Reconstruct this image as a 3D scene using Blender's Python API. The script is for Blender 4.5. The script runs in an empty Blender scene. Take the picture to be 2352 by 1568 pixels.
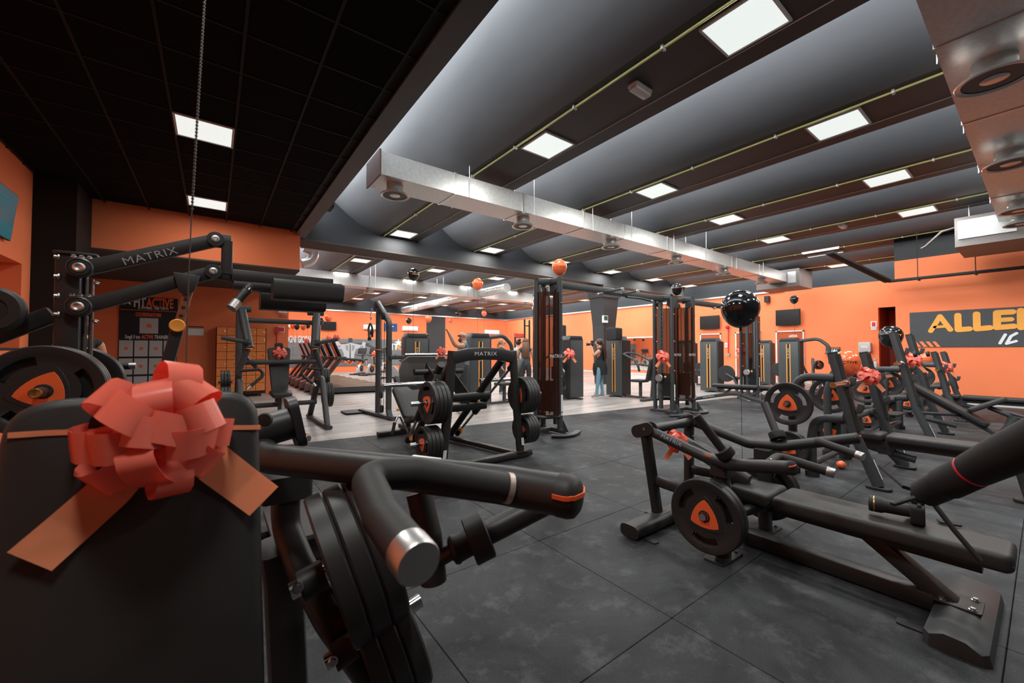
import bpy, math, random
from mathutils import Vector as V, Matrix
sc = bpy.context.scene
col = sc.collection
random.seed(7)
PI = math.pi
# ------------------------------------------------------------------ camera
FOC, CX, CY, HCAM = 918.0, 1176.0, 784.0, 1.30
_t = math.atan(22 / 918.0); _yaw = math.atan2(1228, 918)
FW = V((math.cos(_yaw) * math.cos(_t), math.sin(_yaw) * math.cos(_t), math.sin(_t)))
RT = V((math.sin(_yaw), -math.cos(_yaw), 0))
UP = RT.cross(FW)
CAM = V((0, 0, HCAM))
cd = bpy.data.cameras.new('camera'); cam = bpy.data.objects.new('camera', cd); col.objects.link(cam)
cd.sensor_width = 36; cd.lens = FOC / 2352 * 36; cd.clip_start = 0.02; cd.clip_end = 200
m = Matrix((RT, UP, -FW)).transposed().to_4x4(); m.translation = CAM
cam.matrix_world = m
cd.dof.use_dof = True; cd.dof.focus_distance = 3.2; cd.dof.aperture_fstop = 5.0
sc.camera = cam
# ------------------------------------------------------------------ world and exposure
w = bpy.data.worlds.new('world'); sc.world = w; w.use_nodes = True
w.node_tree.nodes['Background'].inputs[0].default_value = (0.6, 0.75, 0.85, 1)
w.node_tree.nodes['Background'].inputs[1].default_value = 0.02
sc.view_settings.view_transform = 'Standard'; sc.view_settings.look = 'None'
sc.view_settings.exposure = 0.0; sc.view_settings.gamma = 1.0
sc.view_settings.use_curve_mapping = False
PANEL_W = 49.0       # watts of one ceiling panel lamp
PANEL_COL = (1.0, 0.99, 0.95)
SKYL = 10.0           # brightness of the roof lights between the vaults

# ------------------------------------------------------------------ pixel helpers (frame 2352 x 1568)
def ray(px, py): return FW * FOC + RT * (px - CX) - UP * (py - CY)
def D(px, py, d): return CAM + ray(px, py) * (d / FOC)
def Zp(px, py, z):
    r = ray(px, py); return CAM + r * ((z - CAM.z) / r.z)
def Xp(px, py, x):
    r = ray(px, py); return CAM + r * ((x - CAM.x) / r.x)
def Yp(px, py, y):
    r = ray(px, py); return CAM + r * ((y - CAM.y) / r.y)

# ------------------------------------------------------------------ materials
MATS = {}
def mat(name, c, rough=0.5, metal=0.0, emit=None, es=0.0, noise=None, bump=None, spec=0.5, trans=0.0, alpha=1.0, coat=0.0, ior=1.45):
    if name in MATS: return MATS[name]
    m = bpy.data.materials.new(name); m.use_nodes = True
    nt = m.node_tree; b = nt.nodes['Principled BSDF']
    b.inputs['Base Color'].default_value = (*c, 1); b.inputs['Roughness'].default_value = rough
    b.inputs['Metallic'].default_value = metal; b.inputs['Specular IOR Level'].default_value = spec
    b.inputs['IOR'].default_value = ior
    if trans: b.inputs['Transmission Weight'].default_value = trans
    if alpha < 1: b.inputs['Alpha'].default_value = alpha
    if coat: b.inputs['Coat Weight'].default_value = coat; b.inputs['Coat Roughness'].default_value = 0.15
    if emit: b.inputs['Emission Color'].default_value = (*emit, 1); b.inputs['Emission Strength'].default_value = es
    tc = None
    if noise or bump:
        tc = nt.nodes.new('ShaderNodeTexCoord')
    if noise:                      # (scale, colour2, detail, contrast low, high, stretch)
        s, c2, det, lo, hi, st = noise
        mp = nt.nodes.new('ShaderNodeMapping'); mp.inputs['Scale'].default_value = st
        nz = nt.nodes.new('ShaderNodeTexNoise'); nz.inputs['Scale'].default_value = s; nz.inputs['Detail'].default_value = det
        rp = nt.nodes.new('ShaderNodeMapRange'); rp.inputs[1].default_value = lo; rp.inputs[2].default_value = hi
        mx = nt.nodes.new('ShaderNodeMix'); mx.data_type = 'RGBA'
        mx.inputs[6].default_value = (*c, 1); mx.inputs[7].default_value = (*c2, 1)
        nt.links.new(tc.outputs['Object'], mp.inputs[0]); nt.links.new(mp.outputs[0], nz.inputs['Vector'])
        nt.links.new(nz.outputs[0], rp.inputs[0]); nt.links.new(rp.outputs[0], mx.inputs[0])
        nt.links.new(mx.outputs[2], b.inputs['Base Color'])
    if bump:                       # (scale, strength)
        nz = nt.nodes.new('ShaderNodeTexNoise'); nz.inputs['Scale'].default_value = bump[0]; nz.inputs['Detail'].default_value = 3
        bp = nt.nodes.new('ShaderNodeBump'); bp.inputs['Strength'].default_value = bump[1]; bp.inputs['Distance'].default_value = 0.01
        nt.links.new(tc.outputs['Object'], nz.inputs['Vector']); nt.links.new(nz.outputs[0], bp.inputs['Height'])
        nt.links.new(bp.outputs[0], b.inputs['Normal'])
    MATS[name] = m
    return m
one = (1, 1, 1)
M_METAL = mat('black_powder_coat', (0.021, 0.0205, 0.0205), 0.44, bump=(900, 0.04))
M_METAL2 = mat('charcoal_powder_coat', (0.043, 0.046, 0.048), 0.45)
M_RUB = mat('black_rubber', (0.017, 0.017, 0.017), 0.55)
M_PLATE = mat('black_urethane', (0.021, 0.021, 0.021), 0.46)
M_VINYL = mat('black_vinyl', (0.027, 0.0265, 0.026), 0.50, bump=(600, 0.05))
M_DARK = mat('matte_black', (0.012, 0.012, 0.012), 0.7)
M_CHROME = mat('chrome', (0.75, 0.75, 0.75), 0.16, 1.0)
M_STEEL = mat('brushed_steel', (0.55, 0.54, 0.53), 0.38, 1.0)
M_ORANGE = mat('orange_plastic', (0.86, 0.135, 0.035), 0.42)
M_YEL = mat('amber_plastic', (0.88, 0.36, 0.06), 0.4)
M_RIB = mat('coral_ribbon', (0.98, 0.27, 0.19), 0.22, spec=0.6)
M_RIBT = mat('peach_ribbon', (0.98, 0.42, 0.22), 0.32, spec=0.6)
M_WHITE = mat('white_plastic', (0.75, 0.77, 0.76), 0.45)
M_PRINTW = mat('white_print', (0.70, 0.71, 0.70), 0.6)
M_PRINTG = mat('grey_print', (0.30, 0.31, 0.31), 0.5)
M_WALL = mat('orange_paint', (0.81, 0.205, 0.078), 0.75, noise=(1.2, (0.77, 0.190, 0.070), 3, 0.3, 0.7, one), bump=(140, 0.03))
M_BLKWALL = mat('black_paint', (0.014, 0.014, 0.014), 0.6)
M_GREYWALL = mat('slate_paint', (0.028, 0.032, 0.035), 0.6)
M_VAULT = mat('dark_grey_painted_concrete', (0.115, 0.117, 0.122), 0.50, noise=(1.6, (0.085, 0.087, 0.092), 4, 0.35, 0.7, (1, 0.25, 1)), bump=(3.0, 0.10))
M_STRIP = mat('black_painted_strip', (0.030, 0.029, 0.028), 0.55)
M_BEAM = mat('dark_brown_concrete', (0.050, 0.043, 0.040), 0.7, noise=(3, (0.035, 0.030, 0.028), 4, 0.35, 0.7, (0.4, 1, 1)))
M_GALV = mat('galvanised_sheet', (0.62, 0.62, 0.60), 0.36, 0.55, noise=(26, (0.52, 0.52, 0.50), 2, 0.3, 0.7, one))
M_GALV2 = mat('galvanised_fitting', (0.55, 0.54, 0.52), 0.3, 0.85)
M_TILE = mat('black_ceiling_tile', (0.0045, 0.0045, 0.0045), 0.9, spec=0.08)
M_TBAR = mat('dark_tile_grid', (0.009, 0.008, 0.007), 0.6, spec=.2)
M_EMIT = mat('lit_diffuser', (0.8, 0.8, 0.8), 0.5, emit=(0.84, 0.93, 0.90), es=0.86)
M_SKYL = mat('skylight_polycarbonate', (0.8, 0.85, 0.88), 0.4, emit=(0.90, 0.95, 1.0), es=SKYL)
M_LAMPF = mat('lamp_frame', (0.55, 0.55, 0.53), 0.4)
M_CABLE = mat('yellow_green_conduit', (0.50, 0.52, 0.20), 0.5)
M_SCREEN = mat('dark_screen', (0.012, 0.012, 0.013), 0.18)
M_GLASS = mat('smoked_acrylic', (0.030, 0.010, 0.006), 0.08, alpha=0.87)
M_SKIN = mat('skin', (0.55, 0.27, 0.17), 0.5)
M_HAIR = mat('brown_hair', (0.035, 0.016, 0.009), 0.45)
M_SHIRT = mat('black_cotton', (0.016, 0.016, 0.017), 0.85)
M_JEAN = mat('blue_denim', (0.16, 0.30, 0.38), 0.85)
M_BALO = mat('orange_latex', (0.92, 0.17, 0.055), 0.16, spec=0.6, coat=0.4)
M_BALB = mat('black_latex', (0.008, 0.008, 0.009), 0.10, spec=0.6, coat=0.5)
def ribbon_nodes(m, c):
    nt = m.node_tree; b = nt.nodes['Principled BSDF']; o = nt.nodes['Material Output']
    tr = nt.nodes.new('ShaderNodeBsdfTranslucent'); tr.inputs[0].default_value = (*c, 1)
    mx = nt.nodes.new('ShaderNodeMixShader'); mx.inputs[0].default_value = .38
    nt.links.new(b.outputs[0], mx.inputs[1]); nt.links.new(tr.outputs[0], mx.inputs[2]); nt.links.new(mx.outputs[0], o.inputs[0])
ribbon_nodes(M_RIB, (1.0, 0.24, 0.19)); ribbon_nodes(M_RIBT, (1.0, 0.42, 0.22))
M_RED = mat('red_plastic', (0.50, 0.02, 0.03), 0.4)
M_GREEN = mat('green_sign', (0.02, 0.07, 0.03), 0.5)
M_BLUE = mat('blue_board', (0.01, 0.06, 0.22), 0.4)

# ------------------------------------------------------------------ mesh builder
def circ(r, n=14): return [(r * math.cos(2 * PI * i / n), r * math.sin(2 * PI * i / n)) for i in range(n)]
def oval(a, b, n=16, e=2.6):
    o = []
    for i in range(n):
        t = 2 * PI * i / n; c, s = math.cos(t), math.sin(t)
        o.append((a * math.copysign(abs(c) ** (2 / e), c), b * math.copysign(abs(s) ** (2 / e), s)))
    return o
def rrect(w, h, r, k=3):
    o = []; w /= 2; h /= 2; r = min(r, w * .99, h * .99)
    for cx, cy, a0 in ((w - r, h - r, 0), (-w + r, h - r, 90), (-w + r, -h + r, 180), (w - r, -h + r, 270)):
        for i in range(k + 1):
            a = math.radians(a0 + 90 * i / k); o.append((cx + r * math.cos(a), cy + r * math.sin(a)))
    return o
def fillet(pts, rad, k=5):
    pts = [V(p) for p in pts]
    if not rad or len(pts) < 3: return pts
    out = [pts[0]]
    for i in range(1, len(pts) - 1):
        a, b, c = pts[i - 1], pts[i], pts[i + 1]
        u = (a - b); w = (c - b); lu, lw = u.length, w.length
        if lu < 1e-6 or lw < 1e-6: continue
        u /= lu; w /= lw
        ang = u.angle(w)
        if ang > 3.10: out.append(b); continue
        t = min(rad / math.tan(ang / 2), lu * .49, lw * .49)
        p0, p1 = b + u * t, b + w * t
        for j in range(k + 1):
            s = j / k
            out.append(p0 * (1 - s) ** 2 + b * 2 * s * (1 - s) + p1 * s * s)
    out.append(pts[-1])
    return out
class B:
    def __init__(self): self.v = []; self.f = []; self.mi = []; self.cur = 0
    def add(self, vs, fs):
        o = len(self.v); self.v += [V(p) for p in vs]
        self.f += [tuple(i + o for i in f) for f in fs]; self.mi += [self.cur] * len(fs)
        return self
    def sweep(self, pts, prof, fil=0.0, up=(0, 0, 1), caps=True, k=5, scale=None, closed=False):
        path = fillet(pts, fil, k); n = len(prof); up = V(up)
        vs = []; fs = []; N = len(path); side = None
        for i, p in enumerate(path):
            if closed: t = path[(i + 1) % N] - path[i - 1]
            else: t = path[min(i + 1, N - 1)] - path[max(i - 1, 0)]
            t.normalize()
            if side is None:
                u0 = up if abs(t.dot(up)) < 0.95 else (V((1, 0, 0)) if abs(t.x) < .9 else V((0, 1, 0)))
                side = t.cross(u0).normalized()
            else:
                side = (side - t * side.dot(t)).normalized()
            upv = side.cross(t)
            s = scale[i] if scale and i < len(scale) else 1.0
            for a, b in prof: vs.append(p + side * a * s + upv * b * s)
        for i in range(N if closed else N - 1):
            j2 = (i + 1) % N
            for j in range(n):
                fs.append((i * n + j, i * n + (j + 1) % n, j2 * n + (j + 1) % n, j2 * n + j))
        if caps and not closed:
            fs.append(tuple(range(n - 1, -1, -1))); fs.append(tuple((N - 1) * n + j for j in range(n)))
        return self.add(vs, fs)
    def tube(self, pts, r, fil=0.0, n=14, caps=True, k=5): return self.sweep(pts, circ(r, n), fil, caps=caps, k=k)
    def bar(self, pts, w, h, r=0.008, fil=0.0, up=(0, 0, 1), k=5): return self.sweep(pts, rrect(w, h, r, 2), fil, up, k=k)
    def box(self, c, s, R=None):
        c = V(c); s = V(s) / 2; vs = []
        for x in (-1, 1):
            for y in (-1, 1):
                for z in (-1, 1):
                    p = V((x * s.x, y * s.y, z * s.z)); vs.append(c + (R @ p if R else p))
        return self.add(vs, [(0, 1, 3, 2), (4, 6, 7, 5), (0, 4, 5, 1), (2, 3, 7, 6), (0, 2, 6, 4), (1, 5, 7, 3)])
    def bb(self, x0, x1, y0, y1, z0, z1): return self.box(((x0 + x1) / 2, (y0 + y1) / 2, (z0 + z1) / 2), (x1 - x0, y1 - y0, z1 - z0))
    def cyl(self, p0, p1, r, r2=None, n=18):
        p0, p1 = V(p0), V(p1); r2 = r if r2 is None else r2
        return self.lathe(p0, p1 - p0, [(0, 0), (r, 0), (r2, 1), (0, 1)], n, unit=(p1 - p0).length)
    def lathe(self, o, ax, prof, n=20, unit=1.0):
        o = V(o); ax = V(ax).normalized()
        a = ax.orthogonal().normalized(); b = ax.cross(a)
        vs = []; fs = []; rings = []
        for r, t in prof:
            if r < 1e-7: vs.append(o + ax * t * unit); rings.append([len(vs) - 1])
            else:
                st = len(vs)
                for i in range(n):
                    c = 2 * PI * i / n; vs.append(o + ax * t * unit + (a * math.cos(c) + b * math.sin(c)) * r)
                rings.append(list(range(st, st + n)))
        for A, C in zip(rings, rings[1:]):
            if len(A) == 1 and len(C) == 1: continue
            for i in range(n):
                j = (i + 1) % n
                if len(A) == 1: fs.append((A[0], C[j], C[i]))
                elif len(C) == 1: fs.append((A[i], A[j], C[0]))
                else: fs.append((A[i], A[j], C[j], C[i]))
        return self.add(vs, fs)
    def slab(self, outl, t, O, ax, ay, bev=0.01, crown=0.0, k=3):
        """outline polygon (2-D, counter-clockwise) in plane O+ax,ay ; thickness t along ax x ay, rounded edges"""
        O = V(O); ax = V(ax).normalized(); ay = V(ay).normalized(); az = ax.cross(ay).normalized()
        n = len(outl); cx = sum(p[0] for p in outl) / n; cy = sum(p[1] for p in outl) / n
        def ins(d):
            o = []
            for i in range(n):
                a, b, c = outl[i - 1], outl[i], outl[(i + 1) % n]
                e1 = V((b[0] - a[0], b[1] - a[1])); e2 = V((c[0] - b[0], c[1] - b[1]))
                n1 = V((-e1.y, e1.x)).normalized(); n2 = V((-e2.y, e2.x)).normalized()
                nn = (n1 + n2); nn = nn.normalized() if nn.length > 1e-6 else n1
                o.append((b[0] + nn.x * d, b[1] + nn.y * d))
            return o
        rings = []
        for i in range(k + 1):
            a = PI / 2 * i / k; rings.append((bev * (1 - math.sin(a)), bev * (1 - math.cos(a))))
        L = [(d, z) for d, z in rings] + [(d, t - z) for d, z in reversed(rings)]
        vs = []; fs = []
        for d, z in L:
            for x, y in ins(d): vs.append(O + ax * x + ay * y + az * z)
        for i in range(len(L) - 1):
            for j in range(n): fs.append((i * n + j, i * n + (j + 1) % n, (i + 1) * n + (j + 1) % n, (i + 1) * n + j))
        fs.append(tuple(range(n - 1, -1, -1)))
        if crown:
            top = (len(L) - 1) * n; vs2 = []
            for x, y in ins(bev): vs2.append(O + ax * (cx + (x - cx) * .5) + ay * (cy + (y - cy) * .5) + az * (t + crown))
            vs += vs2; m0 = len(L) * n
            for j in range(n): fs.append((top + j, top + (j + 1) % n, m0 + (j + 1) % n, m0 + j))
            fs.append(tuple(m0 + j for j in range(n)))
        else: fs.append(tuple((len(L) - 1) * n + j for j in range(n)))
        return self.add(vs, fs)
    def ell(self, c, r, nu=16, nv=10, R=None):
        c = V(c); vs = [V((0, 0, 1))]; fs = []
        for i in range(1, nv):
            for j in range(nu):
                a, b = PI * i / nv, 2 * PI * j / nu
                vs.append(V((math.sin(a) * math.cos(b), math.sin(a) * math.sin(b), math.cos(a))))
        vs.append(V((0, 0, -1)))
        for j in range(nu):
            fs.append((0, 1 + j, 1 + (j + 1) % nu)); e = 1 + (nv - 2) * nu
            fs.append((len(vs) - 1, e + (j + 1) % nu, e + j))
        for i in range(nv - 2):
            for j in range(nu):
                a = 1 + i * nu; fs.append((a + j, a + nu + j, a + nu + (j + 1) % nu, a + (j + 1) % nu))
        out = []
        for p in vs:
            q = V((p.x * r[0], p.y * r[1], p.z * r[2])); out.append(c + (R @ q if R else q))
        return self.add(out, fs)
    def ribbon(self, path, width, wdir, th=0.0008):
        """flat band along path; wdir = direction(s) of its width"""
        path = [V(p) for p in path]; N = len(path); vs = []; fs = []
        for i, p in enumerate(path):
            wd = V(wdir[i]) if isinstance(wdir, list) else V(wdir)
            wd = wd.normalized() * ((width[i] if isinstance(width, list) else width) / 2)
            t = (path[min(i + 1, N - 1)] - path[max(i - 1, 0)]); nn = t.cross(wd)
            nn = nn.normalized() * th / 2 if nn.length > 1e-9 else V((0, 0, th / 2))
            vs += [p - wd - nn, p + wd - nn, p + wd + nn, p - wd + nn]
        for i in range(N - 1):
            for j in range(4): fs.append((i * 4 + j, i * 4 + (j + 1) % 4, i * 4 + 4 + (j + 1) % 4, i * 4 + 4 + j))
        fs.append((3, 2, 1, 0)); e = (N - 1) * 4; fs.append((e, e + 1, e + 2, e + 3))
        return self.add(vs, fs)
    def poly(self, pts, th=None, nrm=None):
        pts = [V(p) for p in pts]; n = len(pts)
        if th is None: return self.add(pts, [tuple(range(n))])
        nrm = V(nrm).normalized() * th
        return self.add(pts + [p + nrm for p in pts], [tuple(range(n - 1, -1, -1)), tuple(range(n, 2 * n))] + [(i, (i + 1) % n, n + (i + 1) % n, n + i) for i in range(n)])
    def mirror(self, xc):
        o = len(self.v); vs = [V((2 * xc - p.x, p.y, p.z)) for p in self.v]
        fs = [tuple(reversed(f)) for f in self.f]; self.v += vs
        self.f += [tuple(i + o for i in f) for f in fs]; self.mi += list(self.mi)
        return self
def root_of(o):
    while o.parent: o = o.parent
    return o
def mk(name, b, mt, parent=None, smooth=38, world=True, kind=None, label=None):
    vs = b.v
    if parent is not None and world:
        inv = root_of(parent).matrix_basis.inverted(); vs = [inv @ p for p in vs]
    me = bpy.data.meshes.new(name); me.from_pydata([tuple(p) for p in vs], [], b.f)
    for mm in (mt if isinstance(mt, (list, tuple)) else [mt]): me.materials.append(mm)
    if isinstance(mt, (list, tuple)): me.polygons.foreach_set('material_index', b.mi)
    me.validate()
    if smooth:
        me.shade_smooth(); me.set_sharp_from_angle(angle=math.radians(smooth))
    me.update()
    o = bpy.data.objects.new(name, me); col.objects.link(o)
    if parent is not None: o.parent = parent
    if kind: o['kind'] = kind
    if label: o['label'] = label
    return o
def tag(o, label, cat, group=None):
    o['label'] = label; o['category'] = cat
    if group: o['group'] = group
    return o
def thing(name, label, cat, loc=(0, 0, 0), rz=0.0, group=None):
    o = bpy.data.objects.new(name, None); col.objects.link(o); o.empty_display_size = 0.1
    o.location = V(loc); o.rotation_euler = (0, 0, rz)
    o.matrix_basis = Matrix.Translation(V(loc)) @ Matrix.Rotation(rz, 4, 'Z')
    return tag(o, label, cat, group)
def solo(name, b, mt, label, cat, group=None, loc=None, smooth=38):
    """a thing that is one mesh; origin moved to loc (default: lowest centre)"""
    if loc is None:
        zs = min(p.z for p in b.v); n = len(b.v)
        loc = V((sum(p.x for p in b.v) / n, sum(p.y for p in b.v) / n, zs))
    b.v = [p - V(loc) for p in b.v]
    o = mk(name, b, mt, smooth=smooth); o.location = loc; o.matrix_basis = Matrix.Translation(V(loc))
    return tag(o, label, cat, group)
def struct(name, b, mt, parent=None, smooth=0):
    o = mk(name, b, mt, parent, smooth=smooth)
    if parent is None: o['kind'] = 'structure'
    return o
def kids(o): return [c for c in bpy.data.objects if c.parent == o]
def dup(root, mtx, label=None, group=None):
    ch = {}
    for c in col.objects:
        if c.parent: ch.setdefault(c.parent, []).append(c)
    r = root.copy(); col.objects.link(r); r.matrix_basis = mtx
    if label: r['label'] = label
    if group: r['group'] = group
    def rec(src, dst):
        for c in ch.get(src, []):
            k = c.copy(); col.objects.link(k); k.parent = dst; rec(c, k)
    rec(root, r)
    return r
def TR(loc, rz=0.0): return Matrix.Translation(V(loc)) @ Matrix.Rotation(rz, 4, 'Z')
def basis(o, x, y, z):
    m = Matrix((V(x), V(y), V(z))).transposed().to_4x4(); m.translation = V(o); return m
ORD = ['nearest', 'second', 'third', 'fourth', 'fifth', 'sixth', 'seventh', 'eighth', 'ninth', 'tenth', 'eleventh', 'twelfth']
# ------------------------------------------------------------------ lettering
_tcache = {}
def text_mesh(s, size=1.0, bold=0.0, align='CENTER', shear=0.0, space=1.0, extr=0.0):
    cu = bpy.data.curves.new('t', 'FONT'); cu.body = s; cu.size = size; cu.offset = bold; cu.align_x = align; cu.align_y = 'CENTER'
    cu.shear = shear; cu.space_character = space; cu.extrude = extr; cu.resolution_u = 3
    o = bpy.data.objects.new('t', cu); col.objects.link(o)
    dg = bpy.context.evaluated_depsgraph_get(); dg.update()
    me = bpy.data.meshes.new_from_object(o.evaluated_get(dg))
    bpy.data.objects.remove(o); bpy.data.curves.remove(cu)
    return me
def lettering(name, s, size, O, ax, ay, mt, parent, bold=0.0, width=None, shear=0.0, space=1.0, extr=0.0, align='CENTER'):
    """flat print: centre O, reading along ax, upwards ay (world)"""
    me = text_mesh(s, size, bold, align, shear, space, extr)
    ax = V(ax).normalized(); ay = V(ay).normalized(); az = ax.cross(ay)
    sx = 1.0
    if width:
        xs = [q.co.x for q in me.vertices]; sx = width / max(1e-6, max(xs) - min(xs))
    mtx = basis(O, ax * sx, ay, az)
    if parent is not None: mtx = root_of(parent).matrix_basis.inverted() @ mtx
    me.transform(mtx)
    me.materials.append(mt); me.name = name
    o = bpy.data.objects.new(name, me); col.objects.link(o); o.parent = parent
    return o
# ================================================================== STRUCTURE
XW, YB = 19.0, 26.2           # right wall, back wall
XL, YF = -2.2, -3.0           # left wall, wall behind the camera
ZT = 4.30                     # underside of the ceiling strips
ROWS = [3.86 + 2.72 * k for k in range(6)]
BND = lambda x: 6.42 - 0.1 * x
# floor: concrete bed, rubber tiles one by one, wood-look floor
fl = struct('floor', B().bb(-3.6, XW, YF, YB, -0.12, -0.025), M_DARK)
M_RUBT = mat('rubber_floor_tile', (0.040, 0.041, 0.042), 0.62, spec=.22)
def floor_nodes(m):
    nt = m.node_tree; b = nt.nodes['Principled BSDF']; N = nt.nodes.new; L = nt.links.new
    g = N('ShaderNodeNewGeometry')
    n1 = N('ShaderNodeTexNoise'); n1.inputs['Scale'].default_value = 1.1; n1.inputs['Detail'].default_value = 6; n1.inputs['Roughness'].default_value = .62; n1.inputs['Distortion'].default_value = .6
    r1 = N('ShaderNodeValToRGB'); e = r1.color_ramp.elements
    e[0].position = .33; e[0].color = (0.010, 0.010, 0.011, 1); e[1].position = .66; e[1].color = (0.062, 0.067, 0.072, 1)
    n2 = N('ShaderNodeTexNoise'); n2.inputs['Scale'].default_value = 160; n2.inputs['Detail'].default_value = 2
    r2 = N('ShaderNodeMapRange'); r2.inputs[1].default_value = .30; r2.inputs[2].default_value = .72; r2.inputs[3].default_value = .72; r2.inputs[4].default_value = 1.30
    n3 = N('ShaderNodeTexVoronoi'); n3.inputs['Scale'].default_value = 26
    r3 = N('ShaderNodeMapRange'); r3.inputs[1].default_value = .02; r3.inputs[2].default_value = .045; r3.inputs[3].default_value = .16; r3.inputs[4].default_value = 0
    n4 = N('ShaderNodeTexNoise'); n4.inputs['Scale'].default_value = 5.5; n4.inputs['Detail'].default_value = 8; n4.inputs['Roughness'].default_value = .7
    r4 = N('ShaderNodeMapRange'); r4.inputs[1].default_value = .52; r4.inputs[2].default_value = .74; r4.inputs[3].default_value = 0; r4.inputs[4].default_value = .060
    mu = N('ShaderNodeMix'); mu.data_type = 'RGBA'; mu.blend_type = 'MULTIPLY'; mu.inputs[0].default_value = 1
    ad = N('ShaderNodeMix'); ad.data_type = 'RGBA'; ad.blend_type = 'ADD'; ad.inputs[0].default_value = 1
    ad2 = N('ShaderNodeMix'); ad2.data_type = 'RGBA'; ad2.blend_type = 'ADD'; ad2.inputs[0].default_value = 1
    for n in (n1, n2, n3, n4): L(g.outputs['Position'], n.inputs['Vector'])
    n5 = N('ShaderNodeTexNoise'); n5.inputs['Scale'].default_value = 2.1; L(g.outputs['Position'], n5.inputs['Vector'])
    gt = N('ShaderNodeMath'); gt.operation = 'GREATER_THAN'; gt.inputs[1].default_value = .58; L(n5.outputs[0], gt.inputs[0])
    ms = N('ShaderNodeMath'); ms.operation = 'MULTIPLY'; L(r3.outputs[0], ms.inputs[0]); L(gt.outputs[0], ms.inputs[1])
    L(n1.outputs[0], r1.inputs[0]); L(n2.outputs[0], r2.inputs[0]); L(n3.outputs['Distance'], r3.inputs[0]); L(n4.outputs[0], r4.inputs[0])
    L(r1.outputs[0], mu.inputs[6]); L(r2.outputs[0], mu.inputs[7]); L(mu.outputs[2], ad.inputs[6]); L(ms.outputs[0], ad.inputs[7])
    L(ad.outputs[2], ad2.inputs[6]); L(r4.outputs[0], ad2.inputs[7]); L(ad2.outputs[2], b.inputs['Base Color'])
    bp = N('ShaderNodeBump'); bp.inputs['Strength'].default_value = .35; bp.inputs['Distance'].default_value = .002
    L(n2.outputs[0], bp.inputs['Height']); L(bp.outputs[0], b.inputs['Normal'])
    rr = N('ShaderNodeMapRange'); rr.inputs[1].default_value = .3; rr.inputs[2].default_value = .7; rr.inputs[3].default_value = .52; rr.inputs[4].default_value = .68
    L(n1.outputs[0], rr.inputs[0]); L(rr.outputs[0], b.inputs['Roughness'])
floor_nodes(M_RUBT)
tb = B().slab(rrect(0.9875, 0.9875, 0.004, 1), 0.025, (0, 0, -0.025), (1, 0, 0), (0, 1, 0), 0.0025, k=1)
t0 = None
for i in range(-4, 17):
    for j in range(-5, 7):
        x, y = 1.81 + .495 + .99 * i, 1.12 - .495 + .99 * j
        if y - .5 > BND(x - .5) or x > XW - .3 or x < XL - .4 or y < YF - .4: continue
        if t0 is None:
            t0 = mk('rubber_tile', tb, M_RUBT, fl, smooth=0, world=False); o = t0
        else:
            o = t0.copy(); col.objects.link(o); o.parent = fl
        o.location = (x, y, random.uniform(-0.0006, 0.0006))
M_WOOD = mat('grey_wood_floor', (0.34, 0.31, 0.29), 0.40)
def wood_nodes(m):
    nt = m.node_tree; b = nt.nodes['Principled BSDF']; N = nt.nodes.new; L = nt.links.new
    g = N('ShaderNodeNewGeometry'); mp = N('ShaderNodeMapping'); mp.inputs['Scale'].default_value = (0.35, 3.0, 1)
    mp.inputs['Rotation'].default_value = (0, 0, math.radians(6))
    n1 = N('ShaderNodeTexNoise'); n1.inputs['Scale'].default_value = 2.2; n1.inputs['Detail'].default_value = 6
    br = N('ShaderNodeTexBrick'); br.inputs['Scale'].default_value = 1.0; br.inputs['Brick Width'].default_value = 1.4; br.inputs['Row Height'].default_value = .19; br.inputs['Mortar Size'].default_value = .004
    br.inputs['Color1'].default_value = (0.42, 0.385, 0.36, 1); br.inputs['Color2'].default_value = (0.30, 0.275, 0.26, 1); br.inputs['Mortar'].default_value = (0.12, 0.11, 0.10, 1)
    mx = N('ShaderNodeMix'); mx.data_type = 'RGBA'; mx.blend_type = 'MULTIPLY'; mx.inputs[0].default_value = 1
    rp = N('ShaderNodeMapRange'); rp.inputs[1].default_value = .3; rp.inputs[2].default_value = .7; rp.inputs[3].default_value = .62; rp.inputs[4].default_value = 1.2
    L(g.outputs['Position'], mp.inputs[0]); L(mp.outputs[0], n1.inputs['Vector']); L(g.outputs['Position'], br.inputs['Vector'])
    L(n1.outputs[0], rp.inputs[0]); L(br.outputs['Color'], mx.inputs[6]); L(rp.outputs[0], mx.inputs[7]); L(mx.outputs[2], b.inputs['Base Color'])
wood_nodes(M_WOOD)
wb = B().poly([(-3.5, BND(-3.5), -0.02), (XW, BND(XW), -0.02), (XW, YB, -0.02), (-3.5, YB, -0.02)], 0.024, (0, 0, 1))
mk('wood_flooring', wb, M_WOOD, fl, smooth=0)

# walls
ny1, nz1, nz0 = Xp(50, 606, XL).y, Xp(50, 606, XL).z, Xp(42, 801, XL).z
wl = struct('wall_left', B().bb(XL - .5, XL, YF, 5.6, 0, 4.2).bb(XL - .5, XL, ny1, 10.0, 0, 4.2).bb(XL - .5, XL, 5.6, ny1, nz1, 4.2).bb(XL - .5, XL, 5.6, ny1, 0, nz0).bb(XL - .5, XL - .32, 5.6, ny1, nz0, nz1), M_WALL)
mk('niche_shelf', B().bb(XL - .32, XL + .01, 5.6, ny1, nz0 - .02, nz0 + .012), M_BLKWALL, wl, smooth=0)
struct('wall_front', B().bb(XL - .2, XW, YF - .2, YF, 0, 5.8), M_GREYWALL)
struct('column_left', B().bb(XL, -1.74, 9.05, 10.0, 0, 4.0), mat('charcoal_paint', (0.014, 0.013, 0.012), .7, spec=.2))
bk = struct('wall_bulkhead', B().bb(-3.4, 1.53, 10.0, 14.0, 3.12, 4.4), M_WALL)
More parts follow.
